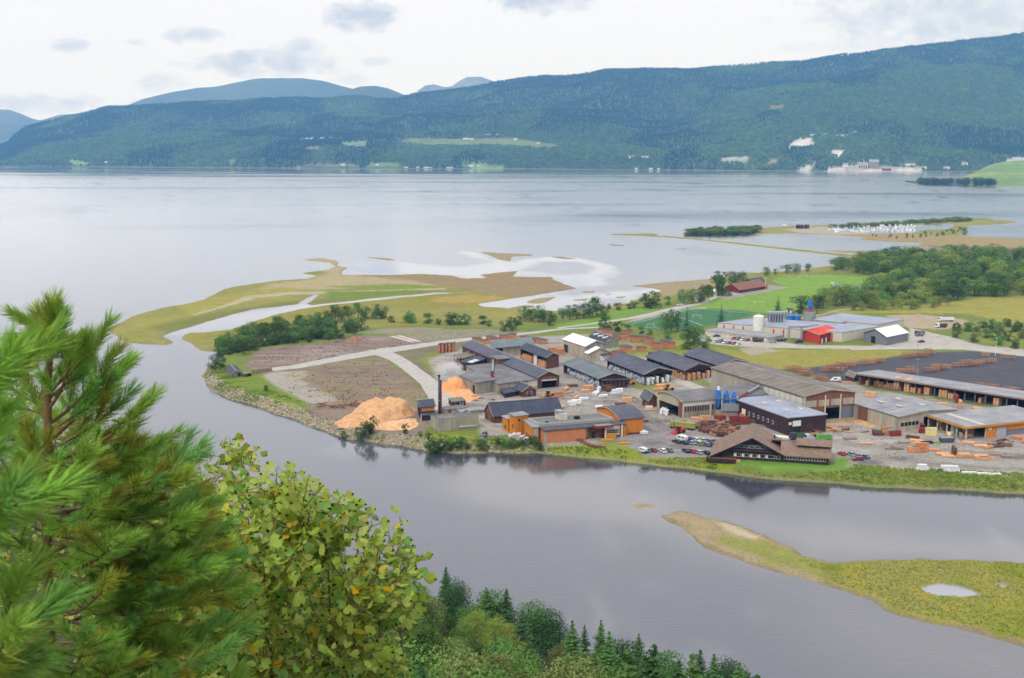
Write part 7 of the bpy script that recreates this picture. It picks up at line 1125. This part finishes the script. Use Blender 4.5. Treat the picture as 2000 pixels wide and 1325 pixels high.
# rough grass tufts and stones along the river bank and the sand island
def tuft_mesh(seed):
    rg2 = np.random.default_rng(seed); n = 26; a = rg2.uniform(0, 6.28, n); r = rg2.uniform(0, .5, n); L_ = rg2.uniform(.5, 1.0, n); b = np.stack([np.cos(a)*r, np.sin(a)*r, a*0], 1); ln = np.stack([np.cos(a)*.35*L_, np.sin(a)*.35*L_, L_], 1); s = np.stack([-np.sin(a), np.cos(a), a*0], 1)*.09
    return mesh_np('tuft', np.stack([b-s, b+s, b+ln], 1).reshape(-1, 3), np.arange(3*n).reshape(n, 3))
def stone_mesh(seed):
    rg2 = random.Random(seed); b = MB(); v = [(rg2.uniform(-.5,.5)+x*.5, rg2.uniform(-.2,.2)+y*.4, z*.35+rg2.uniform(-.1,.1)) for x, y, z in ((-1,-1,0),(1,-1,0),(1,1,0),(-1,1,0),(-.6,-.6,1),(.6,-.5,1),(.5,.6,1),(-.6,.5,1))]; b.hexa(v[:4], v[4:]); return b.mesh('stone')
R2 = np.random.default_rng(5)
def band(dlo, dhi, n, box, key='main', yk=None):
    X = R2.uniform(box[0], box[1], n); Y = R2.uniform(box[2], box[3], n); z, a, b, k = lowland(X, Y); d = a if key == 'main' else b; ok = (d > dlo) & (d < dhi) & (z > .05)
    if yk: ok &= (k > yk)
    return X[ok], Y[ok], z[ok]
B0 = PN([(400,720),(2150,980)], 0); X, Y, Z = band(2.6, 17, 260000, (-190, 260, 340, 640), yk=.5); q1, q2 = pix(X, Y, Z); NOG = [PN(p, 3) for p in ([(1225,812),(1330,842),(1440,868),(1440,897),(1380,895),(1225,889)], [(1400,880),(1450,850),(1640,860),(1675,890),(1655,919),(1600,921),(1500,917),(1400,906)], [(1640,905),(2300,934),(2300,800),(1640,800)], [(1000,800),(1260,800),(1225,880),(1130,872),(1040,868),(1000,866)])]
ng_ = np.zeros(len(X), bool)
for p_ in NOG: ng_ |= sdf(X, Y, p_, 30) > 0
ok = ~ng_ & (q2 > 700) & (q1 > 380) & ((q1 > 930) | (fbm(X/9,Y/9,3) > 0)) & ~((q1 > 600) & (q1 < 830) & (q2 < 850)); X, Y, Z = X[ok], Y[ok], Z[ok]
X2, Y2, Z2 = band(5, 200, 160000, (30, 330, 130, 420), key='b'); hd2 = sdf(X2, Y2, PN([(1270,990),(1350,990),(1420,1010),(1500,1040),(1560,1065),(1620,1092),(1540,1090),(1600,1120),(1640,1160),(1480,1112),(1400,1090),(1300,1030)], .5), 30); ok = hd2 < -1; X2, Y2, Z2 = X2[ok], Y2[ok], Z2[ok]
Xa = np.r_[X, X2]; Ya = np.r_[Y, Y2]; Za = np.r_[Z, Z2]; sel = R2.random(len(Xa)) < min(1, 60000/len(Xa)); Xa, Ya, Za = Xa[sel], Ya[sel], Za[sel]
gm = [mat('grass_green', S(142,170,66), var=.25, scale=.12, rnd=.2, trans=.2, spec=.05), mat('grass_yellow', S(162,174,80), var=.2, scale=.12, rnd=.2, trans=.2, spec=.05), mat('grass_rust', S(158,154,84), var=.2, scale=.12, rnd=.2, spec=.05)]
onis = np.r_[np.zeros(len(X)), np.ones(len(X2))][sel]; kk = np.where(fbm(Xa/16, Ya/16, 33)+R2.normal(0,.15,len(Xa)) > .0+onis*.12, 0, np.where(R2.random(len(Xa)) < .88, 1, 2)).astype(int)
scatter_gn('bank_grass', np.stack([Xa,Ya,Za-.03],1), R2.uniform(.35,.85,len(Xa))*(1-onis*.45), [tuft_mesh(1),tuft_mesh(2),tuft_mesh(3)], kk, gm)
X, Y, Z = band(-1, 8, 120000, (-190, 60, 380, 640), yk=.3); q1, q2 = pix(X, Y, Z); ok = (q2 > 700) & (q1 < 1080) & (q1 > 380); X, Y, Z = X[ok], Y[ok], Z[ok]; sel = R2.random(len(X)) < min(1, 2600/len(X)); X, Y, Z = X[sel], Y[sel], Z[sel]
X3, Y3 = R2.uniform(-270, 180, 500), R2.uniform(500, 700, 500)
scatter_gn('bank_stones', np.stack([X,Y,Z],1), R2.uniform(.2,.85,len(X)), [stone_mesh(1),stone_mesh(2)], (R2.random(len(X)) < .5).astype(int), [mat('stone_pale', S(176,168,150), var=.2, scale=.6, rnd=.3), mat('stone_grey', S(128,122,112), var=.2, scale=.6, rnd=.3)])
X, Y = R2.uniform(-290, 0, 30000), R2.uniform(430, 720, 30000); fld = np.maximum(sdf(X, Y, PN([(478,714),(560,676),(690,657),(850,672),(700,690),(540,720)], 3), 30), sdf(X, Y, PN([(560,726),(700,706),(745,706),(840,776),(740,791),(660,787),(555,767)], 3), 30)); ok = (fld > 1) & (fbm(X/6, Y/4, 44) > .12); X, Y = X[ok][:4200], Y[ok][:4200]
scatter_gn('wood_debris', np.stack([X,Y,X*0+3.0],1), R2.uniform(.25,.8,len(X)), [stone_mesh(5),stone_mesh(6)], (R2.random(len(X)) < .4).astype(int), [mat('debris_brown', S(104,84,68), var=.3, scale=.6, rnd=.4), mat('debris_pale', S(168,150,130), var=.3, scale=.6, rnd=.3)])
X, Y = R2.uniform(-60, 330, 60000), R2.uniform(400, 640, 60000); fld = sdf(X, Y, PN([(950,790),(1100,745),(1240,750),(1330,800),(1450,830),(1640,850),(1700,845),(2000,880),(2000,925),(1660,905),(1640,860),(1250,850),(1240,815),(1110,800)], 3), 30); ok = (fld > 1) & (fbm(X/9, Y/7, 45) > .16); X, Y = X[ok][:1500], Y[ok][:1500]
scatter_gn('yard_litter', np.stack([X,Y,X*0+3.0],1), R2.uniform(.15,.5,len(X)), [stone_mesh(7),stone_mesh(8)], (R2.random(len(X)) < .4).astype(int), [bpy.data.materials['debris_brown'], bpy.data.materials['debris_pale']])
# steam
sm = bpy.data.materials.new('steam'); sm.use_nodes = True; t = sm.node_tree; t.nodes.clear(); o_ = t.nodes.new('ShaderNodeOutputMaterial'); pv = t.nodes.new('ShaderNodeVolumePrincipled'); tcn = t.nodes.new('ShaderNodeTexCoord'); nz_ = t.nodes.new('ShaderNodeTexNoise'); nz_.inputs['Scale'].default_value = .35; nz_.inputs['Detail'].default_value = 4
ln_ = t.nodes.new('ShaderNodeVectorMath'); ln_.operation = 'LENGTH'; mr_ = t.nodes.new('ShaderNodeMapRange'); mr_.inputs[1].default_value = 1; mr_.inputs[2].default_value = .2; mr_.inputs[3].default_value = 0; mr_.inputs[4].default_value = 1
mp_ = t.nodes.new('ShaderNodeMapping'); mp_.inputs['Scale'].default_value = (1/7, 1/4.5, 1/4.5); t.links.new(tcn.outputs['Object'], mp_.inputs[0]); t.links.new(mp_.outputs[0], ln_.inputs[0]); t.links.new(ln_.outputs['Value'], mr_.inputs[0]); t.links.new(tcn.outputs['Object'], nz_.inputs[0])
a_ = t.nodes.new('ShaderNodeMath'); a_.operation = 'SUBTRACT'; t.links.new(nz_.outputs[0], a_.inputs[0]); a_.inputs[1].default_value = .40; a_.use_clamp = True; m_ = t.nodes.new('ShaderNodeMath'); m_.operation = 'MULTIPLY'; t.links.new(a_.outputs[0], m_.inputs[0]); t.links.new(mr_.outputs[0], m_.inputs[1]); m2_ = t.nodes.new('ShaderNodeMath'); m2_.operation = 'MULTIPLY'; t.links.new(m_.outputs[0], m2_.inputs[0]); m2_.inputs[1].default_value = 4.2; t.links.new(m2_.outputs[0], pv.inputs['Density']); pv.inputs['Color'].default_value = (.98,.98,1,1); t.links.new(pv.outputs[0], o_.inputs['Volume'])
import bmesh
bm_ = bmesh.new(); bmesh.ops.create_icosphere(bm_, subdivisions=3, radius=1)
for v_ in bm_.verts: v_.co.x *= 7; v_.co.y *= 4.5; v_.co.z *= 4.5
me = bpy.data.meshes.new('steam'); bm_.to_mesh(me); bm_.free(); q = ct_top = P(858.4,808.5); link('steam', me, sm, kind='stuff', loc=(q.x+4.5, q.y+2, ZG+top_z(P(858.4,808.5),735)-ZG+2.6))
# ---------------------------------------------------------------- wood on the near slope
tips = [(871,1106,0),(906,1120,1),(890,1135,1),(950,1147,0),(989,1148,0),(1043,1180,1),(1020,1190,0),(1118,1210,0),(1142,1220,0),(1174,1210,0),(1207,1253,1),(1248,1236,0),(1277,1252,0),(1297,1275,1),(1325,1283,0),(1354,1271,0),(1368,1267,0),(1395,1275,0),(1422,1290,1),(1444,1292,0),(1478,1312,0),(962,1160,1),(1072,1195,1),(1226,1262,0),(1460,1305,0),(1190,1232,0),(1262,1270,0)]
def on_slope(px, py, h):
    for d in np.arange(60, 330, 1.5):
        q = PD(px, py, d); g_ = sz(q.x, q.y)
        if q.z-g_ <= h and g_ > 0: return Vector((q.x, q.y, g_-.3)), q.z-g_+.3
    return None, None
rg = random.Random(8)
for i, (px, py, k) in enumerate(tips):
    h = rg.uniform(17, 22) if not k else rg.uniform(13, 17); q, hh = on_slope(px, py, h)
    if q is None: continue
    if hh < 4: hh = 8
    t = tree('spruce' if not k else 'pine', BSP[i % 4] if not k else PINE_M[0], q, hh, rg.uniform(.95, 1.2), FSP[i % 2], BARK, '', cat='tree'); reg(t, ('pointed spruce' if not k else 'bushy dark pine')+' on the wooded slope along the bottom edge', 'conifers on the near slope')
BND = np.array([(-300,600),(0,640),(60,650),(120,800),(200,880),(330,850),(360,960),(430,940),(450,960),(470,1010),(600,1040),(700,1060),(850,1140),(900,1165),(1000,1195),(1100,1240),(1170,1270),(1230,1290),(1300,1330),(1500,1500)], float)
placed = []; R3 = np.random.default_rng(17)
for _ in range(5200):
    x, y = R3.uniform(-170, 75), R3.uniform(22, 330)
    if abs(x)/y > .62: continue
    g_ = sz(x, y)
    if g_ < 1.5: continue
    h = R3.uniform(12, 18) if y > 60 else R3.uniform(4, 8); px, py = pix(np.array([x]), np.array([y]), np.array([g_+h])); px, py = px[0], py[0]
    if px < -150 or py > 1500 or py < np.interp(px, BND[:, 0], BND[:, 1])+(6 if px > 800 else 14): continue
    if any((x-a)**2+(y-b)**2 < ((.5 if px > 420 else .6)*h)**2 for a, b in placed): continue
    if px < 640 and py > np.interp(px, BND[:, 0], BND[:, 1])+130 and y > 50: continue
    placed.append((x, y)); vis = px > 480 and py < 1330; kd = R3.random()
    if kd < .10 and y > 60: t = tree('spruce', BSP[R3.integers(4)], (x, y, g_-.3), h*1.05, 1.1, FSP[R3.integers(2)], BARK, '', cat='tree')
    else: t = tree('slope_tree', BIG_[R3.integers(5)], (x, y, g_-.3), h, R3.uniform(.8, 1.05), [FOL[0], FOL[2], FOL[3], FOL[0], FOL[1]][R3.integers(5)], BARKW, '', cat='tree')
    hue = 'dark spruce' if kd < .10 and y > 60 else {'foliage_green':'green','foliage_deep':'deep green','foliage_yellow':'yellow-green','foliage_olive':'olive'}[t.children[0].material_slots[0].material.name]+' leafy tree'
    zx = 'behind the foreground pine' if px < 420 else 'behind the aspen' if px < 850 else 'right of the aspen' if px < 1030 else 'below the pointed spruces'; zy = 'at the top edge' if py < np.interp(px, BND[:,0], BND[:,1])+45 else 'at the picture bottom' if py > 1270 else 'in the middle'
    t['label'] = f'{hue} on the near slope {zx}, {zy}'; t['group'] = 'trees of the near slope wood'
print('slope trees', len(placed))
# ================================================================ pine and aspen beside the viewpoint
def tube(pts, r0, r1, n=6):
    pts = [Vector(p) for p in pts]; V = []; F = []; prev = None
    for i, p in enumerate(pts):
        d = (pts[min(i+1, len(pts)-1)]-pts[max(i-1, 0)]).normalized(); a = d.orthogonal().normalized() if prev is None else (prev-d*prev.dot(d)).normalized(); prev = a; b = d.cross(a); r = r0+(r1-r0)*i/(len(pts)-1)
        V += [p+(a*math.cos(6.2832*j/n)+b*math.sin(6.2832*j/n))*r for j in range(n)]
        if i: o = (i-1)*n; F += [(o+j, o+(j+1) % n, o+n+(j+1) % n, o+n+j) for j in range(n)]
    return np.array([tuple(v) for v in V]), np.array(F)
def curve(a, b, sag=.15, n=8, rg=random, out=None):
    a, b = Vector(a), Vector(b); L_ = (b-a).length; m = (a+b)/2+(out or Vector((0, 0, -1)))*sag*L_+Vector((rg.uniform(-1,1), rg.uniform(-1,1), rg.uniform(-1,1)))*.05*L_
    return [(1-t)**2*a+2*t*(1-t)*m+t*t*b for t in [i/(n-1) for i in range(n)]]
def shoot_mesh(seed, L_=.085, n=165, nl=.040, wd=.0015):
    """a pine shoot along +Z: brown stem hidden in paired needles pointing forward"""
    rg2 = np.random.default_rng(seed); t = rg2.random(n)**.8; a = rg2.uniform(0, 6.2832, n); r = .0025; base = np.stack([np.cos(a)*r, np.sin(a)*r, t*L_], 1); op_ = rg2.uniform(.45, .95, n)*(1-.35*t)
    d = np.stack([np.cos(a)*np.sin(op_), np.sin(a)*np.sin(op_), np.cos(op_)], 1); ln = (nl*rg2.uniform(.75, 1.1, n))[:, None]; mid = base+d*ln*.55; d2 = d+np.array([0, 0, .25]); d2 /= np.linalg.norm(d2, axis=1)[:, None]; tip = mid+d2*ln*.45
    s = np.cross(d, rg2.normal(size=(n, 3))); s /= np.linalg.norm(s, axis=1)[:, None]; s *= wd/2
    V = np.stack([base-s, base+s, mid+s*.9, mid-s*.9, tip+s*.15, tip-s*.15], 1).reshape(-1, 3); k = np.arange(n)*6; F = np.concatenate([np.stack([k, k+1, k+2, k+3], 1), np.stack([k+3, k+2, k+4, k+5], 1)]); return V, F
NEED = mat('needles_green', S(150,188,78), var=.25, scale=9, rnd=.22, trans=.25, spec=.2, rough=.6); NEEDY = mat('needles_olive', S(158,164,62), var=.25, scale=9, rnd=.2, trans=.25, spec=.2, rough=.6); NEEDB = mat('needles_bluish', S(128,176,86), var=.2, scale=9, rnd=.15, trans=.2, spec=.2, rough=.6)
TWIG = mat('twig_brown', S(118,90,60), var=.25, scale=20); TWG = mat('branch_grey', S(120,104,84), var=.3, scale=20)
SHV = [shoot_mesh(i) for i in range(5)]; SHM = [mesh_np('shoot', *s) for s in SHV]
def orient(d, roll):
    d = Vector(d).normalized(); q = d.to_track_quat('Z', 'Y').to_matrix(); return q @ Matrix.Rotation(roll, 3, 'Z')
def pine(name, label, trunk, limbs, seed, spread, scale=1.0, keep=300, budget=1e9):
    rg = random.Random(seed); root = thing(name, label, 'pine tree', trunk[-1]); O = Vector(trunk[-1]); wood = []; sh = []
    wood.append(tube([Vector(p)-O for p in trunk], .0075*scale, .018*scale, 8))
    V, F = wood[0]; link('trunk', mesh_np('trunk', V, F, True), TWIG, root); tw = []
    def shoots_along(pts, r, f0=.3, lvl=0):
        n = len(pts); L_ = sum((pts[i+1]-pts[i]).length for i in range(n-1)); k = max(2, int(L_/.075))
        for j in range(k):
            f = f0+(1-f0)*j/k; i = min(n-2, int(f*(n-1))); p = pts[i].lerp(pts[i+1], f*(n-1)-i); d = (pts[i+1]-pts[i]).normalized()
            for sgn in (-1, 1):
                s = d.cross(Vector((rg.uniform(-.4,.4), rg.uniform(-.4,.4), 1))).normalized()*sgn; e = (d*.75+s*.75+Vector((0,0,rg.uniform(.0,.5)))).normalized(); l = r*(1-f)*rg.uniform(.7,1.2)+.07*scale
                if lvl == 0 and l > .17*scale: c = curve(p, p+e*l, .06, 5, rg); tw.append(tube(c, .0035*scale, .0018*scale, 4)); shoots_along(c, .0, .15, 1)
                else: sh.append((p+e*.02, e, rg.uniform(.75, 1.1)*scale)); tw.append(tube([p, p+e*.1*scale], .0022*scale, .0014*scale, 3))
            if rg.random() < .4: sh.append((p, (d+Vector((rg.uniform(-.3,.3), rg.uniform(-.3,.3), rg.uniform(-.1,.4)))).normalized(), rg.uniform(.8,1.05)*scale))
        d = (pts[-1]-pts[-2]).normalized(); sh.append((pts[-1]-d*.04, (d+Vector((0,0,.15))).normalized(), 1.15*scale))
    for (a, b) in limbs:
        a, b = Vector(a)-O, Vector(b)-O; b = b-(b-a).normalized()*.085*scale; c = curve(a, b, .12, 9, rg); V, F = tube(c, .004*scale+.006*(b-a).length*scale, .0025*scale, 6); link('branch', mesh_np('branch', V, F, True), TWG if rg.random() < .5 else TWIG, root); shoots_along(c, spread*(b-a).length)
    t0 = [Vector(p)-O for p in trunk]; d = (t0[0]-t0[1]).normalized()
    for j in range(6): p = t0[0].lerp(t0[1], j*.11); a = rg.uniform(0,6.28); e = (d*.8+Vector((math.cos(a),math.sin(a),0))*.55*(.3+.1*j)).normalized(); sh.append((p, e, 1.0*scale))
    sh.append((t0[0]-d*.03, d, 1.3*scale)); V, F = join(tw); link('twigs', mesh_np('twigs', V, F, True), TWIG, root, kind='stuff')
    rg.shuffle(sh); mats3 = (NEED, NEED, NEED, NEEDY, NEEDB); rest = {}
    for i, (p, e, s) in enumerate(sh):
        k = rg.randrange(5); mt = mats3[rg.randrange(5)]; R = orient(e, rg.uniform(0, 6.28))
        if i < keep:
            o = link('needle_shoot', SHM[k], mt, root); o.matrix_local = Matrix.Translation(p) @ (R.to_4x4()) @ Matrix.Scale(s, 4); o.material_slots[0].link = 'OBJECT'; o.material_slots[0].material = mt
        else: rest.setdefault(mt.name, []).append((SHV[k][0]*s @ np.array(R).T+np.array(p), SHV[k][1]))
    for mn, ps in rest.items(): V, F = join(ps); link('needles', mesh_np('needles', V, F), bpy.data.materials[mn], root, kind='stuff')
    return len(sh)
def D3(px, py, r):            # point at straight distance r along the sight line
    q = PD(px, py, 1.0)-Vector((0, 0, CAMH)); return Vector((0, 0, CAMH))+q.normalized()*r
T = [D3(99,650,3.05),D3(97,700,3.08),D3(92,760,3.1),D3(95,900,3.15),D3(90,1020,3.2),D3(94,1180,3.3),D3(100,1400,3.45)]; T[-1] = Vector((T[-1].x, T[-1].y, 117.0)); T.append(Vector((T[-1].x-.03, T[-1].y+.02, 114.2)))
def tn(py): # node on the trunk at a picture row
    ys = [650,700,760,900,1020,1180,1400]; k = max(0, min(5, sum(py > y for y in ys)-1)); return T[k].lerp(T[k+1], (py-ys[k])/(ys[k+1]-ys[k]))
lim = []
for y0, tx, ty, r in ((640,133,598,3.0),(650,58,606,3.1),(700,122,672,3.2),(700,66,650,2.9),(770,196,646,3.15),(780,240,618,3.05),(800,160,655,2.95),(820,30,720,3.2),(830,258,672,3.2),(840,282,697,3.05),(880,286,757,3.1),(900,332,772,2.95),(930,298,828,3.2),(860,200,740,3.4),(900,-30,760,3.2),
 (960,308,858,3.1),(1000,430,872,3.0),(980,380,900,3.3),(1020,350,930,3.1),(1030,424,960,3.25),(1060,440,1022,3.0),(1080,410,1062,3.25),(1100,470,1075,3.1),(1120,448,1120,2.95),(1160,500,1150,3.2),(1180,420,1190,3.0),(1200,470,1230,3.3),(1240,380,1260,3.1),(1280,440,1310,3.2),(1300,330,1340,3.0),
 (1000,-40,850,3.3),(1040,-60,930,3.1),(1080,-30,1010,3.0),(1130,-60,1120,3.2),(1200,-40,1210,3.1),(1260,-40,1300,3.2),(980,180,880,2.7),(1040,210,980,2.75),(1100,240,1060,2.7),(1180,220,1150,2.7),(1240,180,1240,2.7),(1020,200,860,3.7),(1080,280,960,3.7),(1150,320,1060,3.7),(1220,300,1170,3.8),(1000,60,880,3.8),(1260,250,1290,2.8),(1200,330,1120,3.5),(900,380,860,3.15),(930,420,900,3.3),(960,400,940,2.95),(1000,460,990,3.1),(1040,470,1040,3.35),(1080,500,1100,3.2),(1110,400,1010,2.9),(1140,510,1170,3.3),(1170,380,1100,3.0),(1210,520,1240,3.1),(1250,480,1270,2.95),(1300,500,1330,3.2),(1150,300,1190,3.1),(1190,360,1250,3.2),(940,350,880,3.5),(1010,310,900,3.4),(940,120,800,3.5),(960,40,820,3.0)):
    lim.append((tn(y0), D3(tx, ty, r)))
n1_ = pine('pine_tree', 'young pine with long green needles filling the left foreground', T, lim, 5, .24, keep=300)
T2 = [D3(-160,700,1.5),D3(-150,800,1.55),D3(-150,1000,1.6),D3(-150,1300,1.7),D3(-150,1700,2.0)]; T2.append(Vector((T2[-1].x, T2[-1].y, 114.2)))
l2 = [(T2[1],D3(70,705,1.35)),(T2[2],D3(48,790,1.45)),(T2[2],D3(60,990,1.25)),(T2[2],D3(30,1080,1.35)),(T2[3],D3(90,1130,1.4)),(T2[3],D3(60,1250,1.3)),(T2[3],D3(20,1330,1.4))]
n2_ = pine('pine_tree', 'very near blurred pine boughs reaching in at the left edge', T2, l2, 9, .3, scale=1.0, keep=60)
print('shoots', n1_, n2_)
# ---- aspen
def leaf_mesh(seed):
    rg2 = random.Random(seed); n = 9; out_ = [(0, 0)]+[(math.sin(math.pi*i/n)*.5*(1+.08*rg2.uniform(-1,1)), .02+.98*(i/n)**.85) for i in range(1, n)]; V = [(0, 0, 0), (0, .35, -.05), (0, .7, -.05), (0, 1.04, .02+rg2.uniform(-.1,.05))]; k = 1+0*n
    cup = rg2.uniform(.1, .35); L_ = [(-x, y, cup*x*1.1+rg2.uniform(-.03,.03)) for x, y in out_[1:]]; R_ = [(x, y, cup*x*1.1+rg2.uniform(-.03,.03)) for x, y in out_[1:]]; o = 4; V += L_+R_; F = []; m = len(L_)
    sp_ = lambda y: 0 if y < .2 else (1 if y < .55 else (2 if y < .88 else 3))
    for sd, off in ((0, 4), (1, 4+m)):
        prev = 0; ps = 0
        for i in range(m):
            s_ = sp_(V[off+i][1]); a, b = (prev, off+i)
            if s_ != ps: F.append((ps, s_, off+i) if sd else (ps, off+i, s_)); 
            if a != ps and i: F.append((ps, off+i, a) if sd else (ps, a, off+i))
            elif i == 0: pass
            prev = off+i; ps = s_
        F.append((ps, 3, prev)) if ps != 3 else None
        F.append((2, 3, prev))
    b = MB(); b.add(V, F); b.cyl((0,-.5,.12),(0,0,0),.012,n=3); return b
LM = [leaf_mesh(i) for i in range(5)]; LMM = [b.mesh('leaf') for b in LM]
for me in LMM: me.polygons.foreach_set('use_smooth', np.ones(len(me.polygons), bool))
LTRI = []
for me in LMM:
    me.calc_loop_triangles(); t = np.zeros(len(me.loop_triangles)*3, np.int32); me.loop_triangles.foreach_get('vertices', t); v = np.zeros(len(me.vertices)*3, np.float32); me.vertices.foreach_get('co', v); LTRI.append((v.reshape(-1, 3), t.reshape(-1, 3)))
LFM = [mat('leaf_yellowgreen', S(164,184,72), var=.2, scale=14, rnd=.2, trans=.4, spec=.4, rough=.45), mat('leaf_green', S(124,162,72), var=.2, scale=14, rnd=.2, trans=.35, spec=.4, rough=.45), mat('leaf_lime', S(188,202,96), var=.18, scale=14, rnd=.15, trans=.45, spec=.4, rough=.45), mat('leaf_ochre', S(206,186,64), var=.2, scale=14, rnd=.2, trans=.4, spec=.3), mat('leaf_yellow', S(236,190,40), var=.15, scale=14, trans=.4, spec=.3)]
def aspen(label, region, dr, stems, ntw, leaves, keep, seed, lsize=.047):
    rg = random.Random(seed); root = thing('aspen_tree', label, 'aspen tree', stems[0][0]); O = Vector(stems[0][0]); pts = []
    for st in stems:
        c = curve(Vector(st[0])-O, Vector(st[1])-O, .06, 12, rg, Vector((1,0,0))); V, F = tube(c, .016*st[2], .004, 7); link('branch', mesh_np('branch', V, F, True), TWG, root); pts += c[2:]
    R_ = np.array(region, float); lo, hi = R_.min(0), R_.max(0); tw = []; lf = []; k = 0
    while k < ntw:
        x, y = rg.uniform(lo[0], hi[0]), rg.uniform(lo[1], hi[1])
        if sdf(np.array([x]), np.array([y]), R_, 500)[0] < 0: continue
        k += 1; e = D3(x+rg.gauss(0,9), y-abs(rg.gauss(0,11)), rg.uniform(*dr))-O; a = min(pts, key=lambda p: (p-e).length+ (0.3 if p.z > e.z else 0)); L_ = (e-a).length
        if L_ > .45: a = e+(a-e)*(.45/L_)
        c = curve(a, e, .1, 6, rg); tw.append(tube(c, .003, .0012, 4)); pts.append(c[2]) if rg.random() < .3 else None
        for j in range(leaves):
            f = .25+.78*j/leaves; i = min(4, int(f*5)); p = c[i].lerp(c[i+1], min(1, f*5-i)); d = (c[i+1]-c[i]).normalized(); s = Vector((rg.uniform(-1,1), rg.uniform(-1,1), rg.uniform(-.9,.35))).normalized(); ydir = (d*.35+s).normalized(); s_ = lsize*rg.uniform(.5,1.25)
            nrm = Vector((rg.uniform(-1,1), rg.uniform(-1.0,.8), rg.uniform(-.1,1))).normalized(); xd = ydir.cross(nrm).normalized(); zd = xd.cross(ydir); M = Matrix((xd, ydir, zd)).transposed(); lf.append((p+ydir*s_*.5, M, s_, y))
    V, F = join(tw); link('twigs', mesh_np('twigs', V, F, True), TWIG, root, kind='stuff'); rg.shuffle(lf); rest = {}
    for i, (p, M, s_, y) in enumerate(lf):
        k = rg.randrange(5); u_ = rg.random(); mt = LFM[0] if u_ < .48 else LFM[1] if u_ < .68 else LFM[2] if u_ < .95 else LFM[3] if u_ < .99 else LFM[4]
        if i < keep: o = link('leaf', LMM[k], mt, root); o.matrix_local = Matrix.Translation(p) @ M.to_4x4() @ Matrix.Scale(s_, 4); o.material_slots[0].link = 'OBJECT'; o.material_slots[0].material = mt
        else: rest.setdefault(mt.name, []).append((LTRI[k][0]*s_ @ np.array(M).T+np.array(p), LTRI[k][1]))
    for mn, ps in rest.items(): V, F = join(ps); link('leaves', mesh_np('leaves', V, F, True), bpy.data.materials[mn], root, kind='stuff')
    return len(lf)
base = Vector((D3(560,1330,5.0).x, D3(560,1330,5.0).y, 113.4)); mk = lambda px, py, r: D3(px, py, r)
REGA = [(440,925),(500,948),(520,925),(545,925),(570,938),(600,935),(620,955),(660,962),(690,975),(680,1000),(720,1010),(770,1012),(800,1045),(790,1065),(830,1080),(858,1105),(835,1118),(815,1150),(825,1180),(812,1230),(800,1290),(790,1340),(400,1340),(380,1200),(420,1050)]
na = aspen('leafy aspen with yellow-green round leaves in the centre left foreground', REGA, (4.1,5.5), [(base,mk(560,960,4.8),1.2),(base,mk(700,1000,4.9),1.1),(base,mk(770,1100,4.9),.5),(base,mk(640,1080,4.5),.9),(base,mk(470,960,5.0),1.0),(base,mk(500,1180,4.6),.9),(base,mk(740,1220,4.7),.9)], 520, 9, 300, 4)
b2 = Vector((D3(300,1330,7.5).x, D3(300,1330,7.5).y, 112.0))
REGB = [(385,880),(440,868),(500,872),(522,890),(500,905),(530,925),(470,935),(480,1000),(560,1050),(560,1340),(150,1340),(100,1150),(250,950),(330,930)]
nb = aspen('slender birch with small pale leaves behind the foreground pine', REGB, (6.3,8.2), [(b2,mk(470,880,7.2),1.2),(b2,mk(400,960,7.4),1.1),(b2,mk(300,1050,7.4),1.0),(b2,mk(200,1150,7.0),1.0),(b2,mk(520,1060,7.2),1.0)], 420, 9, 120, 6, lsize=.05)
b3 = Vector((D3(10,1330,11).x, D3(10,1330,11).y, 110.0)); REGC = [(-60,700),(0,640),(20,660),(55,640),(75,655),(60,700),(120,740),(200,790),(260,830),(330,870),(300,1000),(200,1100),(60,1200),(-60,1200)]
nc_ = aspen('dark leafed sapling showing behind the pine at the left edge', REGC, (10.5,13), [(b3,mk(30,660,11.5),1.3),(b3,mk(150,850,11.5),1.2),(b3,mk(280,880,11.5),1.2)], 260, 10, 60, 8, lsize=.06)
print('leaves', na, nb, nc_)
# ================================================================ labels of repeated things: place word by order in the picture
ORD = 'first second third fourth fifth sixth seventh eighth ninth tenth eleventh twelfth thirteenth fourteenth fifteenth sixteenth seventeenth eighteenth nineteenth twentieth'.split()
def scr(o):
    m = o.location; return pix(np.array([m.x]), np.array([m.y]), np.array([m.z]))[0][0]
for base_, ol in REG.items():
    ol.sort(key=scr); n = len(ol)
    for i, o in enumerate(ol):
        if n == 1: o['label'] = base_
        elif n <= 20: o['label'] = base_+', '+(('left one' if i == 0 else 'right one') if n == 2 else ('leftmost' if i == 0 else 'rightmost' if i == n-1 else ORD[i]+' from left'))
        else:
            j = n-1-i; o['label'] = base_+', '+(ORD[i]+' from left' if i < 20 else ORD[j]+' from right' if j < 20 else 'in the middle of the row')
        if n > 1 and 'group' not in o: o['group'] = base_
        if len(o['label'].split()) > 16: o['label'] = ' '.join(base_.split()[:9])+', '+o['label'].split(', ')[-1]
